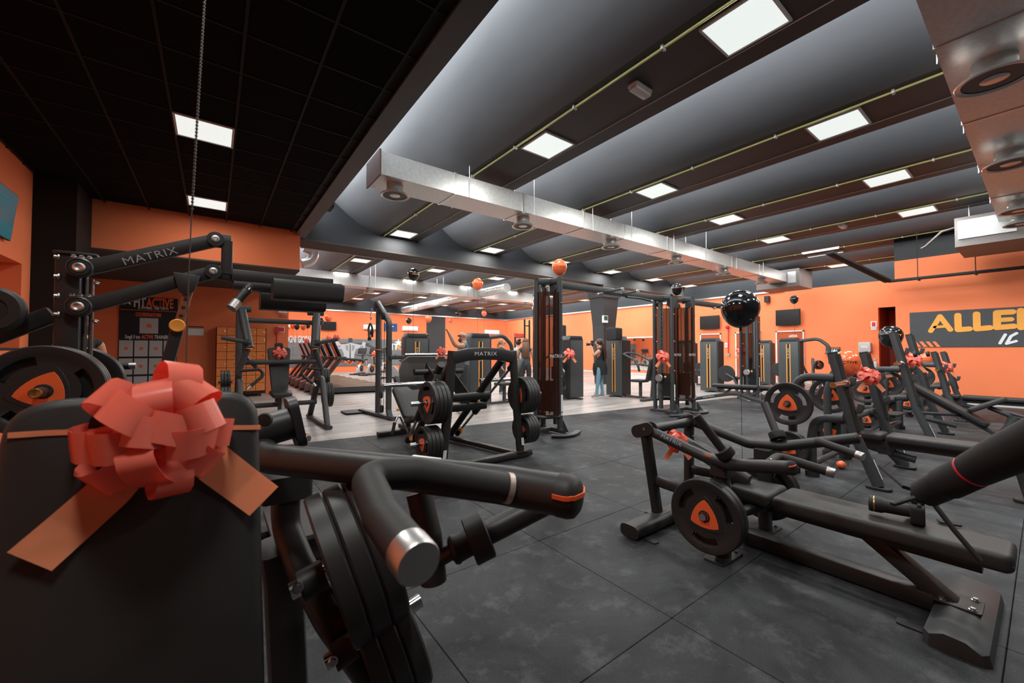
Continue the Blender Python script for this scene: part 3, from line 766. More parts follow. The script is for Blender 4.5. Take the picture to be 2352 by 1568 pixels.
# ================================================================== RIGHT PRESS BENCH (flat press machine)
xm = 2.92
rp = thing('bench_press_machine', 'plate-loaded bench press machine with a camera lying on its long pad', 'gym machine', (xm, 1.0, 0))
def mir(p, xc=xm): return V((2 * xc - p.x, p.y, p.z))
mk('front_foot', B().sweep([V((2.33, 1.76, .05)), V((3.51, 1.76, .05))], oval(.075, .045, 20, 3.2), up=(0, 0, 1)), M_METAL, rp)
for x in (2.42, 3.42): mk('floor_tab', B().slab(rrect(.05, .12, .012), .008, V((x, 1.66, 0)), (1, 0, 0), (0, 1, 0), .002), M_METAL, rp)
for s in (0, 1):
    f = (lambda p: p) if s == 0 else mir
    Pv = V((2.613, 1.82, .71)); Pb = V((Zp(1518, 1178, .09).x, 1.78, .09))
    mk('upright', B().sweep([f(Pb), f(Pv)], oval(.033, .045, 18), up=(1, 0, 0)), M_METAL, rp)
    mk('upright_plate', B().slab(rrect(.17, .12, .012), .008, f(Pb) + V((0, 0, -.002)), (1, 0, 0), (0, 1, 0), .002), M_METAL, rp)
    bo = B(); bolt(bo, f(Pb) + V((-.065, -.03, .006)), (0, 0, 1)); bolt(bo, f(Pb) + V((.065, .02, .006)), (0, 0, 1)); mk('upright_bolt', bo, M_CHROME, rp)
    # pivot housing: flat rounded plates at the top
    d_ = V((0, -.35, .12)).normalized()
    for off in (-.028, .028):
        pc = f(Pv) + V((off, 0, 0))
        outl = []
        for k in range(9): a = PI / 2 + PI * k / 8; outl.append((-.05 + .047 * math.cos(a), .047 * math.sin(a)))
        for k in range(9): a = -PI / 2 + PI * k / 8; outl.append((.05 + .047 * math.cos(a), .047 * math.sin(a)))
        mk('pivot_plate', B().slab(outl, .012, pc + V((-.006, 0, .0)), (0, -.94, .34), (0, .34, .94), .002, k=1) if True else None, M_METAL, rp)
    bo = B(); bolt(bo, f(Pv + V((-.036, -.02, .012))), (-1 if s == 0 else 1, 0, 0), .012, .012); mk('pivot_bolt', bo, M_CHROME, rp)
    # press arm
    A = [Pv + V((0, -.03, 0)), V((2.60, 1.36, .605)), V((2.53, 1.17, .608)), V((2.345, .785, .71))]
    arm = mk('press_arm', B().sweep([f(p) for p in A], circ(.036, 20), .12, k=6), M_METAL, rp)
    ed = (f(A[-1]) - f(A[-2])).normalized(); e0 = f(A[-1])
    mk('end_cap', B().lathe(e0 - ed * .004, ed, [(0, 0), (.037, 0), (.036, .014), (.025, .022), (0, .024)], 20), M_RUB, arm)
    mk('orange_stripe', B().ribbon([e0 + ed * .004 + V((.036, 0, .012)), e0 + ed * .022 + V((.018, 0, .012)), e0 + ed * .025 + V((0, 0, .012)), e0 + ed * .022 + V((-.018, 0, .012)), e0 + ed * .004 + V((-.036, 0, .012))], .006, (0, 0, 1), .004), M_ORANGE, arm)
    mk('warning_sticker', B().ribbon([f(V((2.545, 1.33, .632))), f(V((2.54, 1.29, .63)))], .012, (0, .2, 1), .002), M_ORANGE, arm)
    G = [V((2.415, .925, .675)), V((2.595, .93, .700)), V((2.640, .700, .655))]
    G = [f(p) for p in G]
    gr = mk('handle_grip', B().sweep(G, circ(.025, 16), .05, k=6), MATS['foam_grip'], rp)
    gd = (G[-1] - G[-2]).normalized(); mk('grip_end', B().lathe(G[-1] - gd * .02, gd, [(0, 0), (.026, 0), (.026, .034), (.024, .037), (0, .038)], 20), M_STEEL, gr)
    gd = (G[1] - G[0]).normalized(); mk('grip_collar', B().cyl(G[0] + gd * .05, G[0] + gd * .058, .027, n=20), M_CHROME, gr)
    # weight horn pointing up and back
    H0, H1 = f(V((2.535, 1.175, .645))), f(V((2.42, 1.315, .896))); hd = (H1 - H0).normalized()
    hn = mk('weight_horn', B().cyl(H0, H1, .026, n=18), M_METAL, rp)
    mk('collar', B().lathe(H0 + hd * .015, hd, [(0, 0), (.052, 0), (.054, .004), (.054, .05), (.05, .054), (0, .054)], 24), M_RUB, hn)
    mk('horn_cap', B().lathe(H1 - hd * .002, hd, [(0, 0), (.024, 0), (.022, .005), (.012, .005), (.012, .002), (0, .002)], 16), M_RUB, hn)
    # stop post with rubber head, base plate
    S0 = V((2.605, 1.25, 0)); S0 = f(S0)
    hz = .575
    mk('stop_post', B().sweep([S0 + V((0, 0, .008)), S0 + V((0, 0, hz - .03))], oval(.048, .040, 18, 3), up=(0, 1, 0)), M_METAL, rp)
    mk('rubber_stop', B().sweep([S0 + V((0, 0, hz - .06)), S0 + V((0, 0, hz + .012))], rrect(.125, .105, .016, 3), up=(0, 1, 0)), M_RUB, rp)
    mk('floor_plate', B().slab(rrect(.26, .13, .015), .010, S0, (1, 0, 0), (0, 1, 0), .002), M_METAL, rp)
    bo = B(); bolt(bo, S0 + V((.1, -.03, .010)), (0, 0, 1)); mk('floor_bolt', bo, M_METAL, rp)
    # storage peg with plates
    K = Xp(1625, 1182, 2.50); K = V((2.605, K.y, K.z)); sg = -1 if s == 0 else 1
    K = f(K)
    pg = mk('storage_peg', B().cyl(K + V((-.02 * sg, 0, 0)), K + V((sg * .165, 0, 0)), .021, n=18), M_METAL, rp)
    mk('peg_end', B().cyl(K + V((sg * .158, 0, 0)), K + V((sg * .168, 0, 0)), .0205, n=18), M_CHROME, pg)
    plates(K + V((sg * .150, 0, 0)), (-sg, 0, 0), 2, '%s peg of bench press machine' % ('near' if s == 0 else 'far'), .45, .045, roll=.0 if s == 0 else 1.0)
    mk('peg_strut', B().sweep([f(V((2.62, 1.23, .26))), f(V((2.86, 1.12, .30)))], oval(.035, .028, 14), up=(0, 0, 1)), M_METAL, rp)
lo_ = 2.613
lettering('brand_lettering', 'MATRIX', .034, Xp(1548, 1006, 2.36), Xp(1575, 1017, 2.36) - Xp(1525, 996, 2.36), V((0, .35, .94)), M_PRINTG, rp, width=.17, space=1.15) if False else None
# centre frame: pivot cross tube, mid spine with instruction label, front brace
pz = .71
mk('pivot_tube', B().tube([V((lo_ + .03, 1.80, pz)), mir(V((lo_ + .03, 1.80, pz)))], .034), M_METAL, rp)
mk('spine', B().sweep([V((xm - .02, 1.80, pz - .06)), V((xm - .02, 1.22, .42))], oval(.038, .050, 18), up=(0, 0, 1)), M_METAL, rp)
lb = mk('instruction_label', B().ribbon([V((xm - .02, 1.60, pz - .06 - .2 * .62 * (pz - .48) / .5 + .075)), V((xm - .02, 1.36, .58))], .05, (1, 0, 0), .002), M_DARK, rp)
mk('brace', B().sweep([V((lo_ + .06, 1.76, .33)), V((2.62, 1.27, .33))], oval(.026, .038, 16), up=(0, 0, 1)), M_METAL, rp)
mk('brace', B().sweep([mir(V((lo_ + .06, 1.76, .33))), mir(V((2.62, 1.27, .33)))], oval(.026, .038, 16), up=(0, 0, 1)), M_METAL, rp)
mk('base_spine', B().bar([V((xm, 1.26, .052)), V((xm, .36, .052))], .10, .085, .012), M_METAL, rp)
mk('pad_rail', B().bar([V((xm, 1.30, .29)), V((xm, .20, .29))], .08, .06, .012), M_METAL, rp)
# pads
PZ = .405
def flatpad(b, y0, y1, w0, w1, z=PZ, t=.085, xm=xm, r=.04):
    o = []
    P = [(-w0 / 2, y0), (w0 / 2, y0), (w1 / 2, y1), (-w1 / 2, y1)]
    for i in range(4):
        a, bb2, c = V((*P[i - 1], 0)), V((*P[i], 0)), V((*P[(i + 1) % 4], 0)); o += [(q.x, q.y) for q in fillet([a, bb2, c], r, 4)[1:-1]]
    return b.slab(o, t, V((xm, 0, z - t)), (1, 0, 0), (0, 1, 0), .026, .003, k=4)
mk('head_pad', flatpad(B(), 1.045, 1.30, .34, .24), M_VINYL, rp)
mk('bench_pad', flatpad(B(), .10, 1.035, .26, .33), M_VINYL, rp)
sm = B()
for y0, y1 in ((1.05, 1.295), (.105, 1.03)):
    w0, w1 = (.341, .241) if y0 > 1 else (.261, .331)
    sm.sweep([V((xm + sx * w, y, PZ - .045)) for sx, w, y in ((-1, w0 / 2, y0), (1, w0 / 2, y0), (1, w1 / 2, y1), (-1, w1 / 2, y1))], circ(.0018, 6), .03)
mk('pad_seam', sm, M_RUB, rp)
# sloping rear leg and covered foot
mk('rear_leg', B().bar([V((xm, .62, .30)), V((xm, .30, .06))], .09, .075, .012, up=(0, 0, 1)), M_METAL, rp)
mk('pad_bracket', B().bar([V((xm, .14, .310)), V((xm, .66, .310))], .10, .022, .004), M_METAL, rp)
rf = B(); prof = []
sec = [(.36, .0), (.355, .06), (.30, .085), (.22, .08), (.165, .05), (.155, .0)]
xs_ = [(2.55, .80), (2.57, 1.0), (3.27, 1.0), (3.29, .80)]
vs = []; 
for x, s in xs_:
    for y, z in sec: vs.append(V((x, .26 + (y - .26) * s, z * (s if s == 1 else .9))))
n_ = len(sec); fs = []
for i in range(len(xs_) - 1):
    for j in range(n_ - 1): fs.append((i * n_ + j, i * n_ + j + 1, (i + 1) * n_ + j + 1, (i + 1) * n_ + j))
fs += [tuple(range(n_)), tuple((len(xs_) - 1) * n_ + j for j in reversed(range(n_)))]
rf.add(vs, fs); mk('rear_foot_cover', rf, M_METAL2, rp, smooth=40)
mk('rear_leg_plate', B().slab(rrect(.16, .16, .01), .008, V((xm, .28, .082)), (1, 0, 0), (0, 1, 0), .002), M_METAL, rp)
for dx in (-.06, .06):
    for dy in (-.05, .05): bo = B(); bolt(bo, V((xm + dx, .28 + dy, .090)), (0, 0, 1), .010, .012); mk('rear_leg_bolt', bo, M_CHROME, rp)
for x in (2.66, 3.20): mk('floor_tab', B().slab(rrect(.06, .14, .016), .010, V((x, .39, 0)), (1, 0, 0), (0, 1, 0), .002), M_METAL, rp)
# brand name printed on the near arm
A0, A1 = V((2.613, 1.79, .71)), V((2.60, 1.36, .605))
md = (A1 - A0).normalized(); mu_ = (V((0, 0, 1)) - md * md.z).normalized(); face = md.cross(mu_)
lettering('brand_lettering', 'MATRIX', .040, A0.lerp(A1, .47) + (mu_ * .45 + md.cross(mu_) * .90).normalized() * .0375, md, (mu_ * .9 - md.cross(mu_) * .45), M_PRINTG, rp, width=.16, space=1.1)
bow(Yp(1553, 1014, 1.66), (-.5, -.7, .2), (0, 0, 1), .085, 'coral ribbon bow hanging on the frame of the bench press machine')
# ---- things lying on the bench
cz = PZ + .004
cm = Zp(2105, 1178, cz + .05)
cmt = thing('camera', 'black camera with long lens lying on the bench pad', 'camera', (cm.x, cm.y, cz), 0)
ld_ = (Zp(2015, 1160, cz + .05) - cm); ld_.z = 0; ld_.normalize(); lx = V((ld_.y, -ld_.x, 0))
body = B().slab(rrect(.14, .10, .022), .055, V((cm.x, cm.y, cz + .052)) + ld_ * .024, lx, (0, 0, 1), .008)
bd = mk('camera_body', body, M_DARK, cmt)
mk('viewfinder', B().slab(rrect(.05, .03, .01), .05, V((cm.x, cm.y, cz + .115)) + ld_ * .02, lx, (0, 0, 1), .006), M_DARK, cmt)
mk('hand_grip', B().ell(V((cm.x, cm.y, cz + .05)) + lx * .06 + ld_ * .02, (.03, .03, .045), 12, 8), M_RUB, cmt)
lo0 = V((cm.x, cm.y, cz + .056)) + ld_ * .02
ln_ = mk('lens', B().lathe(lo0, ld_, [(0, 0), (.032, 0), (.034, .03), (.036, .10), (.042, .115), (.042, .16), (.038, .165), (.034, .15), (0, .15)], 22), M_RUB, cmt)
mk('lens_ring', B().lathe(lo0, ld_, [(.0425, .140), (.0428, .142), (.0425, .145)], 22), mat('brass_ring', (.6, .4, .15), .3, .9), ln_)
dl = B()
for k in range(5): dl.lathe(V((cm.x, cm.y, cz + .10)) - ld_ * .01 + lx * (-.055 + k * .026), (0, 0, 1), [(0, 0), (.009, 0), (.008, .01), (0, .011)], 10)
mk('dial', dl, M_RUB, cmt)
pc_ = Zp(2180, 1202, PZ + .004)
solo('pouch', B().slab(rrect(.06, .085, .014), .010, pc_, (1, .3, 0), (-.3, 1, 0), .003), M_DARK, 'small flat black pouch on the bench pad behind the camera', 'pouch')
# stabiliser handle with folding feet, leaning over the bench
stb = thing('camera_stabiliser', 'black camera stabiliser handle with red ring and splayed feet leaning over the bench', 'camera stabiliser', Zp(2110, 1140, PZ))
s0, s1 = D(2120, 1136, 1.42), D(2420, 990, 1.06); sd = (s1 - s0).normalized()
mk('handle', B().lathe(s0, sd, [(0, 0), (.028, 0), (.044, .012), (.046, .10), (.050, .105), (.050, .20), (.047, .205), (.047, .215), (.050, .22), (.055, .34), (.055, .62), (0, .62)], 24), M_DARK, stb)
mk('red_ring', B().lathe(s0, sd, [(.0478, .206), (.0492, .208), (.0492, .213), (.0478, .215)], 24), M_RED, stb)
mk('handle_panel', B().ribbon([s0 + sd * .25 + UP * .052 - FW * .005, s0 + sd * .36 + UP * .056 - FW * .01], .03, RT + FW, .004), M_SCREEN, stb)
for a, b_, c_ in ((D(2125, 1132, 1.60), D(2075, 1118, 1.62), D(2022, 1072, 1.75)), (D(2140, 1150, 1.58), D(2190, 1215, 1.52), D(2252, 1288, 1.46)), (D(2110, 1140, 1.58), D(2060, 1155, 1.60), D(2050, 1158, 1.60))):
    mk('foot', B().bar([a, b_, c_], .022, .012, .004, up=(0, 0, 1)), M_DARK, stb)
mk('foot_hub', B().ell(D(2118, 1138, 1.60), (.035, .035, .03), 12, 8), M_DARK, stb)
# ================================================================== LEFT LEVER MACHINE (standing calf / shoulder pad machine)
YL = 3.2
q_ = lambda px, py, y=YL: Yp(px, py, y)
lm = thing('lever_machine', 'tall lever machine with twin parallel arms and shoulder pads, left', 'gym machine', (-.64, YL + .1, 0))
tp = q_(156, 584)
mk('upright', B().bar([V((tp.x, YL + .05, 0)), V((tp.x, YL + .05, tp.z))], .10, .10, .012, up=(0, 1, 0)), M_METAL, lm)
mk('upright_cap', B().slab(rrect(.17, .13, .01), .016, V((tp.x + .03, YL + .05, tp.z)), (1, 0, 0), (0, 1, 0), .003), M_METAL, lm)
for y_ in (590, 635, 680, 722):
    bo = B(); bolt(bo, q_(136, y_), (-1, -.3, 0), .012, .02); mk('upright_bolt', bo, M_STEEL, lm)
M_ROD = mat('dull_brown_steel', (.16, .13, .12), .4, .7)
mk('guide_rod', B().cyl(V((tp.x + .060, YL + .06, .45)), V((tp.x + .060, YL + .06, tp.z - .02)), .010), M_ROD, lm)
mk('guide_rod', B().cyl(V((tp.x + .085, YL + .06, .45)), V((tp.x + .085, YL + .06, tp.z - .12)), .010), M_ROD, lm)
for (a, e, nm) in (((188, 618), (495, 552), 'upper_arm'), ((185, 706), (490, 625), 'lower_arm')):
    P0, P1 = q_(*a, YL - .02), q_(*e, YL - .02)
    ar = mk(nm, B().bar([P0, P1], .06, .078, .010), M_METAL, lm)
    mk('bearing', B().lathe(P0 + V((0, -.032, 0)), (0, -1, 0), [(0, 0), (.055, 0), (.055, .02), (.048, .026), (.044, .022), (.040, .026), (0, .026)], 26), M_METAL, ar)
    mk('axle', B().lathe(P0 + V((0, -.055, 0)), (0, -1, 0), [(0, 0), (.026, 0), (.026, .010), (.018, .014), (.010, .010), (0, .010)], 20), M_STEEL, ar)
    mk('end_bearing', B().lathe(P1 + V((0, -.03, 0)), (0, -1, 0), [(0, 0), (.045, 0), (.045, .016), (0, .018)], 22), M_METAL, ar)
    mk('end_axle', B().lathe(P1 + V((0, -.045, 0)), (0, -1, 0), [(0, 0), (.022, 0), (.022, .008), (.012, .010), (.008, .006), (0, .006)], 18), M_STEEL, ar)
    for k in range(4): bo = B(); bolt(bo, P0 + V((-.03 + .03 * k, -.01, .062 if k < 3 else -.07)), (0, -.5, 1 if k < 3 else -1), .009, .012); mk('bearing_bolt', bo, M_STEEL, ar)
PU, PD = q_(495, 552, YL - .02), q_(490, 625, YL - .02)
e1, e2 = q_(522, 555, YL - .02), q_(520, 630, YL - .02)
mk('end_plate', B().bar([PU, e1 + V((.02, 0, 0))], .05, .085, .008), M_METAL, lm)
mk('end_link', B().bar([e1, e2], .06, .062, .008, up=(0, 1, 0)), M_METAL, lm)
mk('end_plate', B().bar([PD, e2 + V((.03, 0, 0))], .05, .085, .008), M_METAL, lm)
c0_, c1_ = q_(528, 634, YL), q_(764, 663, YL); c1_.z = c0_.z - .02
c1_ = V((q_(762, 660, YL).x, YL, q_(762, 672, YL).z + .055))
mk('carriage_beam', B().bar([c0_, c1_], .09, .085, .010), M_METAL, lm)
mk('carriage_plate', B().bar([c0_ + V((.02, 0, -.06)), c0_.lerp(c1_, .45) + V((0, 0, -.06))], .12, .05, .008), M_METAL, lm)
for dy, a0, a1, zz in ((-.16, .36, 1.03, -.085), (.24, .30, .98, -.12)):
    A_, E_ = c0_.lerp(c1_, a0) + V((0, dy, zz)), c0_.lerp(c1_, a1) + V((0, dy, zz))
    mk('shoulder_pad', B().sweep([A_, E_], rrect(.17, .135, .035, 4), up=(0, 0, 1)), M_VINYL, lm)
    mk('pad_end', B().sweep([E_ - V((.002, 0, 0)), E_ + V((.012, 0, -.001))], rrect(.155, .12, .03, 4)), M_VINYL, lm)
g0, g1 = q_(576, 656, YL - .08), q_(538, 700, YL - .14)
hg = mk('handle_grip', B().cyl(g0, g1, .026), M_RUB, lm); gd = (g1 - g0).normalized()
mk('grip_end', B().cyl(g1 - gd * .03, g1 + gd * .03, .030), M_STEEL, hg)
mk('grip_ring', B().cyl(g0 + gd * .03, g0 + gd * .045, .028), M_CHROME, hg)
md = (q_(495, 552) - q_(188, 618)).normalized(); mu_ = V((0, -1, 0)).cross(md) * -1
mu_ = md.cross(V((0, 1, 0))) * -1 if md.cross(V((0, 1, 0))).z < 0 else md.cross(V((0, 1, 0)))
lettering('brand_lettering', 'MATRIX', .060, Yp(346, 588, YL - .052), md, mu_, M_PRINTG, lm, width=(Yp(412, 575, YL).x - Yp(280, 604, YL).x), space=1.1)
# slotted adjuster bar
s0_, s1_ = q_(433, 668, YL - .05), q_(372, 880, YL - .05); sdir = (s1_ - s0_).normalized()
mk('adjuster_bracket', B().slab([(-.06, .06), (-.035, -.05), (0, -.075), (.035, -.05), (.07, .05)][::1], .05, q_(428, 652, YL - .05), (1, 0, 0), (0, 0, 1), .006), M_METAL, lm)
mk('adjuster_tongue', B().bar([s0_, s0_.lerp(s1_, .45)], .045, .05, .004, up=(0, 1, 0)), mat('bronze_bar', (.30, .11, .055), .4, .4), lm)
mk('adjuster_bar', B().bar([s0_.lerp(s1_, .38), s1_ + sdir * .5], .06, .062, .006, up=(0, 1, 0)), M_METAL, lm)
for k in range(3): mk('adjuster_hole', B().cyl(s0_.lerp(s1_, .10 + .09 * k) + V((0, -.0225, 0)), s0_.lerp(s1_, .10 + .09 * k) + V((0, -.026, 0)), .011), M_DARK, lm)
mk('adjuster_pivot', B().lathe(s0_ + V((0, -.03, 0)), (0, -1, 0), [(0, 0), (.024, 0), (.024, .008), (.012, .01), (0, .008)], 18), M_STEEL, lm)
kp = q_(408, 748, YL - .08)
mk('knob', B().lathe(kp, V((0, -1, 0)), [(0, 0), (.012, 0), (.012, .02), (.036, .024), (.039, .034), (.034, .042), (0, .038)], 24), M_YEL, lm)
# rear lever going left with round bumper
mk('rear_lever', B().bar([q_(122, 722, YL + .08), q_(-60, 790, YL + .08)], .07, .085, .012), M_METAL, lm)
mk('round_bumper', B().lathe(q_(-12, 712, YL - .02), (0, -1, 0), [(0, 0), (.11, 0), (.115, .012), (.115, .05), (.10, .062), (.06, .062), (.055, .05), (0, .05)], 30), M_RUB, lm)
# standing platform, base
pf = [Zp(690, 1163, .20), Zp(752, 1152, .20), Zp(835, 1250, .20), Zp(720, 1272, .20)]
pfx0, pfx1 = .30, .95
M_TREAD = mat('tread_plate', (.045, .044, .043), .45)
def tread_nodes(m):
    nt = m.node_tree; b = nt.nodes['Principled BSDF']; tc = nt.nodes.new('ShaderNodeTexCoord'); br = nt.nodes.new('ShaderNodeTexBrick')
    br.inputs['Scale'].default_value = 26; br.inputs['Mortar Size'].default_value = .12; br.inputs['Brick Width'].default_value = .9; br.inputs['Row Height'].default_value = .35
    bp = nt.nodes.new('ShaderNodeBump'); bp.inputs['Strength'].default_value = .6; bp.inputs['Distance'].default_value = .004
    nt.links.new(tc.outputs['Object'], br.inputs['Vector']); nt.links.new(br.outputs['Fac'], bp.inputs['Height']); nt.links.new(bp.outputs[0], b.inputs['Normal'])
tread_nodes(M_TREAD)
mk('foot_platform', B().slab(rrect(.62, .62, .03), .03, V((.60, 2.95, .18)), (1, 0, 0), (0, 1, 0), .004), M_TREAD, lm)
mk('platform_riser', B().bb(.33, .87, 2.72, 3.18, .02, .18), M_METAL, lm)
mk('base_beam', B().bar([V((-.95, YL + .05, .045)), V((.85, YL + .05, .045))], .12, .07, .02), M_METAL, lm)
mk('base_foot', B().bar([V((-.75, YL - .4, .04)), V((-.75, YL + .5, .04))], .10, .07, .02), M_METAL, lm)
# plates on the two sides
hp = V((-.74, YL, 1.08)); fy = 2.93
pg = mk('plate_horn', B().cyl(V((hp.x, fy - .10, hp.z)), V((hp.x, YL + .55, hp.z)), .024, n=20), M_METAL, lm)
mk('horn_cap', B().lathe(V((hp.x, fy - .10, hp.z)), (0, -1, 0), [(0, 0), (.023, 0), (.020, .006), (.012, .003), (0, .003)], 18), mat('brass_cap', (.35, .2, .06), .35, .8), pg)
hz_ = Yp(98, 899, fy).z; hx_ = Yp(98, 899, fy).x
for o in (pg,) + tuple(kids(pg)): o.location = (hx_ - hp.x, 0, hz_ - hp.z)
for o in kids(pg): o.location = (0, 0, 0)
plates(V((hx_, fy, hz_)), (0, 1, 0), 3, 'near horn of lever machine', .45, .044, roll=.35)
plates(V((hx_, YL + .24, hz_)), (0, 1, 0), 2, 'far horn of lever machine', .45, .044, roll=.9)
sp_ = q_(268, 844, YL + .5); ep_ = q_(310, 840, YL + .5)
mk('stop_peg', B().cyl(sp_ - V((.2, 0, 0)), ep_, .022), M_METAL, lm)
mk('peg_end', B().cyl(ep_ - V((.03, 0, 0)), ep_ + V((.005, 0, 0)), .0225), M_STEEL, lm)
mk('peg_post', B().bar([V((sp_.x - .15, YL + .5, sp_.z)), V((sp_.x - .15, YL + .5, .05))], .05, .05, .01, up=(0, 1, 0)), M_METAL, lm)

# ================================================================== OLYMPIC BENCHES
def olympic(x0, label, kind, where, top=1.27, topy=1.30):
    x1 = x0 + 1.15; xc = (x0 + x1) / 2
    t = thing('olympic_bench', label, 'weight bench', (xc, 1.0, 0), group='olympic benches along the sign wall')
    for s, x in ((-1, x0), (1, x1)):
        u = mk('upright', B().sweep([V((x, .97, .03)), V((x, 1.13, .46)), V((x, topy, top))], oval(.045, .038, 16), .18, up=(1, 0, 0)), M_METAL2, t)
        mk('upright_cap', B().sweep([V((x, topy, top)), V((x, topy + .004, top + .018))], oval(.042, .035, 16), up=(1, 0, 0)), M_RUB, u)
        # rubber guard strip along the upright, with notches
        ud = (V((x, topy, top)) - V((x, 1.13, .46))).normalized(); fwd = V((0, -ud.z, ud.y))
        L = (V((x, topy, top)) - V((x, 1.13, .46))).length
        g = B().bar([V((x, 1.13, .46)) + ud * .06 + fwd * .040, V((x, topy, top)) - ud * .01 + fwd * .040], .075, .030, .010, up=fwd)
        mk('rubber_guard', g, M_RUB, u)
        gr = B()
        for k in range(4): gr.bar([V((x - .039, 1.13, .46)) + ud * (.2 + .17 * k) + fwd * .045, V((x + .039, 1.13, .46)) + ud * (.2 + .17 * k) + fwd * .045], .028, .006, .002, up=ud)
        mk('guard_groove', gr, M_DARK, u)
        for k, a in enumerate((.30, .62)):
            hb = V((x, 1.13, .46)) + ud * (L * a)
            if kind == 'incline': hb = V((x, 1.13, .46)) + ud * (L * (.38 + .35 * k))
            mk('hook', B().bar([hb + fwd * .02, hb + fwd * .085 + V((0, 0, -.005)), hb + fwd * .10 + V((0, 0, .06))], .05, .022, .006, .015, up=(1, 0, 0)), M_METAL2, u)
        ft = mk('foot', B().slab(rrect(.11, .19, .05), .028, V((x, .97, 0)), (1, 0, 0), (0, 1, 0), .008), M_RUB, t)
        mk('rear_leg', B().sweep([V((x, 1.22, .63)), V((x, 1.46, .60)), V((x, 1.49, .40)), V((x, 1.49, .02))], oval(.04, .036, 16), .13, up=(1, 0, 0)), M_METAL2, t)
        mk('rear_foot', B().cyl(V((x, 1.49, 0)), V((x, 1.49, .06)), .062, n=20), M_RUB, t)
        xo = x - s * .10
        mk('storage_post', B().sweep([V((x, 1.29, 1.03)), V((x, 1.60, 1.03)), V((x, 1.66, .78)), V((x, 1.66, .02))], oval(.04, .036, 16), .15, up=(1, 0, 0)), M_METAL2, t)
        mk('storage_foot', B().cyl(V((x, 1.66, 0)), V((x, 1.66, .06)), .062, n=20), M_RUB, t)
        mk('label_sticker', B().ribbon([V((x - .0, .99, .10)) + V((s * -.001, -.047, 0)), V((x, 1.05, .27)) + V((0, -.047, 0))], .018, (1, 0, 0), .002), M_WHITE, u)
        for z, n in ((.74, 1), (.27, 2)):
            pg = mk('storage_peg', B().cyl(V((x + s * .03, 1.66, z)), V((x + s * .20, 1.66, z)), .024, n=16), M_METAL2, t)
            mk('peg_end', B().cyl(V((x + s * .195, 1.66, z)), V((x + s * .205, 1.66, z)), .022, n=16), M_CHROME, pg)
            plates(V((x + s * .145, 1.66, z)), (-s, 0, 0), n, '%s %s peg of %s bench' % ('near' if s < 0 else 'far', 'upper' if z > .5 else 'lower', where), .45 if z > .5 else .36, .045, group='plates on the olympic benches', roll=.0)
    mk('cross_tube', B().tube([V((x0, 1.24, .60)), V((x1, 1.24, .60))], .034), M_METAL2, t)
    mk('cross_tube', B().tube([V((x0, 1.49, .12)), V((x1, 1.49, .12))], .03), M_METAL2, t)
    mk('centre_tube', B().tube([V((xc, 1.24, .60)), V((xc, 1.20, .30)), V((xc, .80, .22))], .036, .1), M_METAL2, t)
    if kind == 'flat':
        mk('head_pad', flatpad(B(), 1.02, 1.27, .30, .24, .45, .075, xc), M_VINYL, t)
        mk('bench_pad', flatpad(B(), .02, 1.00, .27, .30, .45, .075, xc), M_VINYL, t)
        mk('pad_rail', B().bar([V((xc, 1.22, .34)), V((xc, .05, .34))], .09, .07, .01), M_METAL2, t)
        mk('pad_bracket', B().slab([(-.12, .0), (.12, 0), (.05, -.14), (-.05, -.14)][::-1], .10, V((xc - .05, 1.02, .375)), (0, 1, 0), (0, 0, 1), .006), M_METAL2, t)
        for dx in (-.42, .42): pass
        mk('front_leg', B().sweep([V((xc, .16, .34)), V((xc, .10, .04))], oval(.045, .04, 16)), M_METAL2, t)
        mk('front_foot', B().slab(rrect(.16, .22, .06), .03, V((xc, .09, 0)), (1, 0, 0), (0, 1, 0), .008), M_RUB, t)
        mk('side_leg', B().sweep([V((x1 - .1, 1.22, .34)), V((x1 + .02, 1.0, .03))], oval(.04, .035, 14)), M_METAL2, t)
    else:
        a_, b_ = V((xc, 1.26, .79)), V((xc, .50, .27)); dr = (a_ - b_).normalized()
        nn = V((1, 0, 0)).cross(dr)
        mk('back_pad', B().slab(outline_pad(.28, .28, (a_ - b_).length, .05), .07, b_ - nn * .035, (1, 0, 0), dr, .02, .003), M_VINYL, t)
        mk('back_rail', B().bar([a_ - nn * .06 - dr * .1, b_ - nn * .06 - dr * .28], .06, .05, .008), M_METAL2, t)
        sa, sb2 = V((xc, .66, .46)), V((xc, .32, .66)); dr2 = (sb2 - sa).normalized(); n2 = V((1, 0, 0)).cross(dr2)
        mk('seat', B().slab(outline_pad(.30, .26, (sb2 - sa).length, .05), .06, sa - n2 * .03, (1, 0, 0), dr2, .018, .003) if n2.z > 0 else B().slab(outline_pad(.30, .26, (sb2 - sa).length, .05), .06, sa - V((0, 0, .03)), (-1, 0, 0), dr2, .018, .003), M_VINYL, t)
        mk('seat_post', B().tube([V((xc, .50, .52)), V((xc, .30, .42)), V((xc, .42, .05))], .03, .04), M_METAL2, t)
        mk('main_leg', B().sweep([V((xc, .25, .42)), V((xc, .46, .03))], oval(.05, .045, 16)), M_METAL2, t)
        mk('main_foot', B().slab(rrect(.16, .22, .06), .03, V((xc, .45, 0)), (1, 0, 0), (0, 1, 0), .008), M_RUB, t)
        mk('seat_bar', B().tube([V((xc, .45, .50)), V((xc, .10, .40))], .018), M_METAL2, t)
        mk('link_bar', B().tube([V((x0 + .02, 1.12, .42)), V((xc, .75, .38))], .022), M_METAL2, t)
        mk('spotter_step', B().slab(rrect(.5, .36, .02), .025, V((xc, 1.55, .30)), (1, 0, 0), (0, 1, 0), .004), M_TREAD, t)
    return t
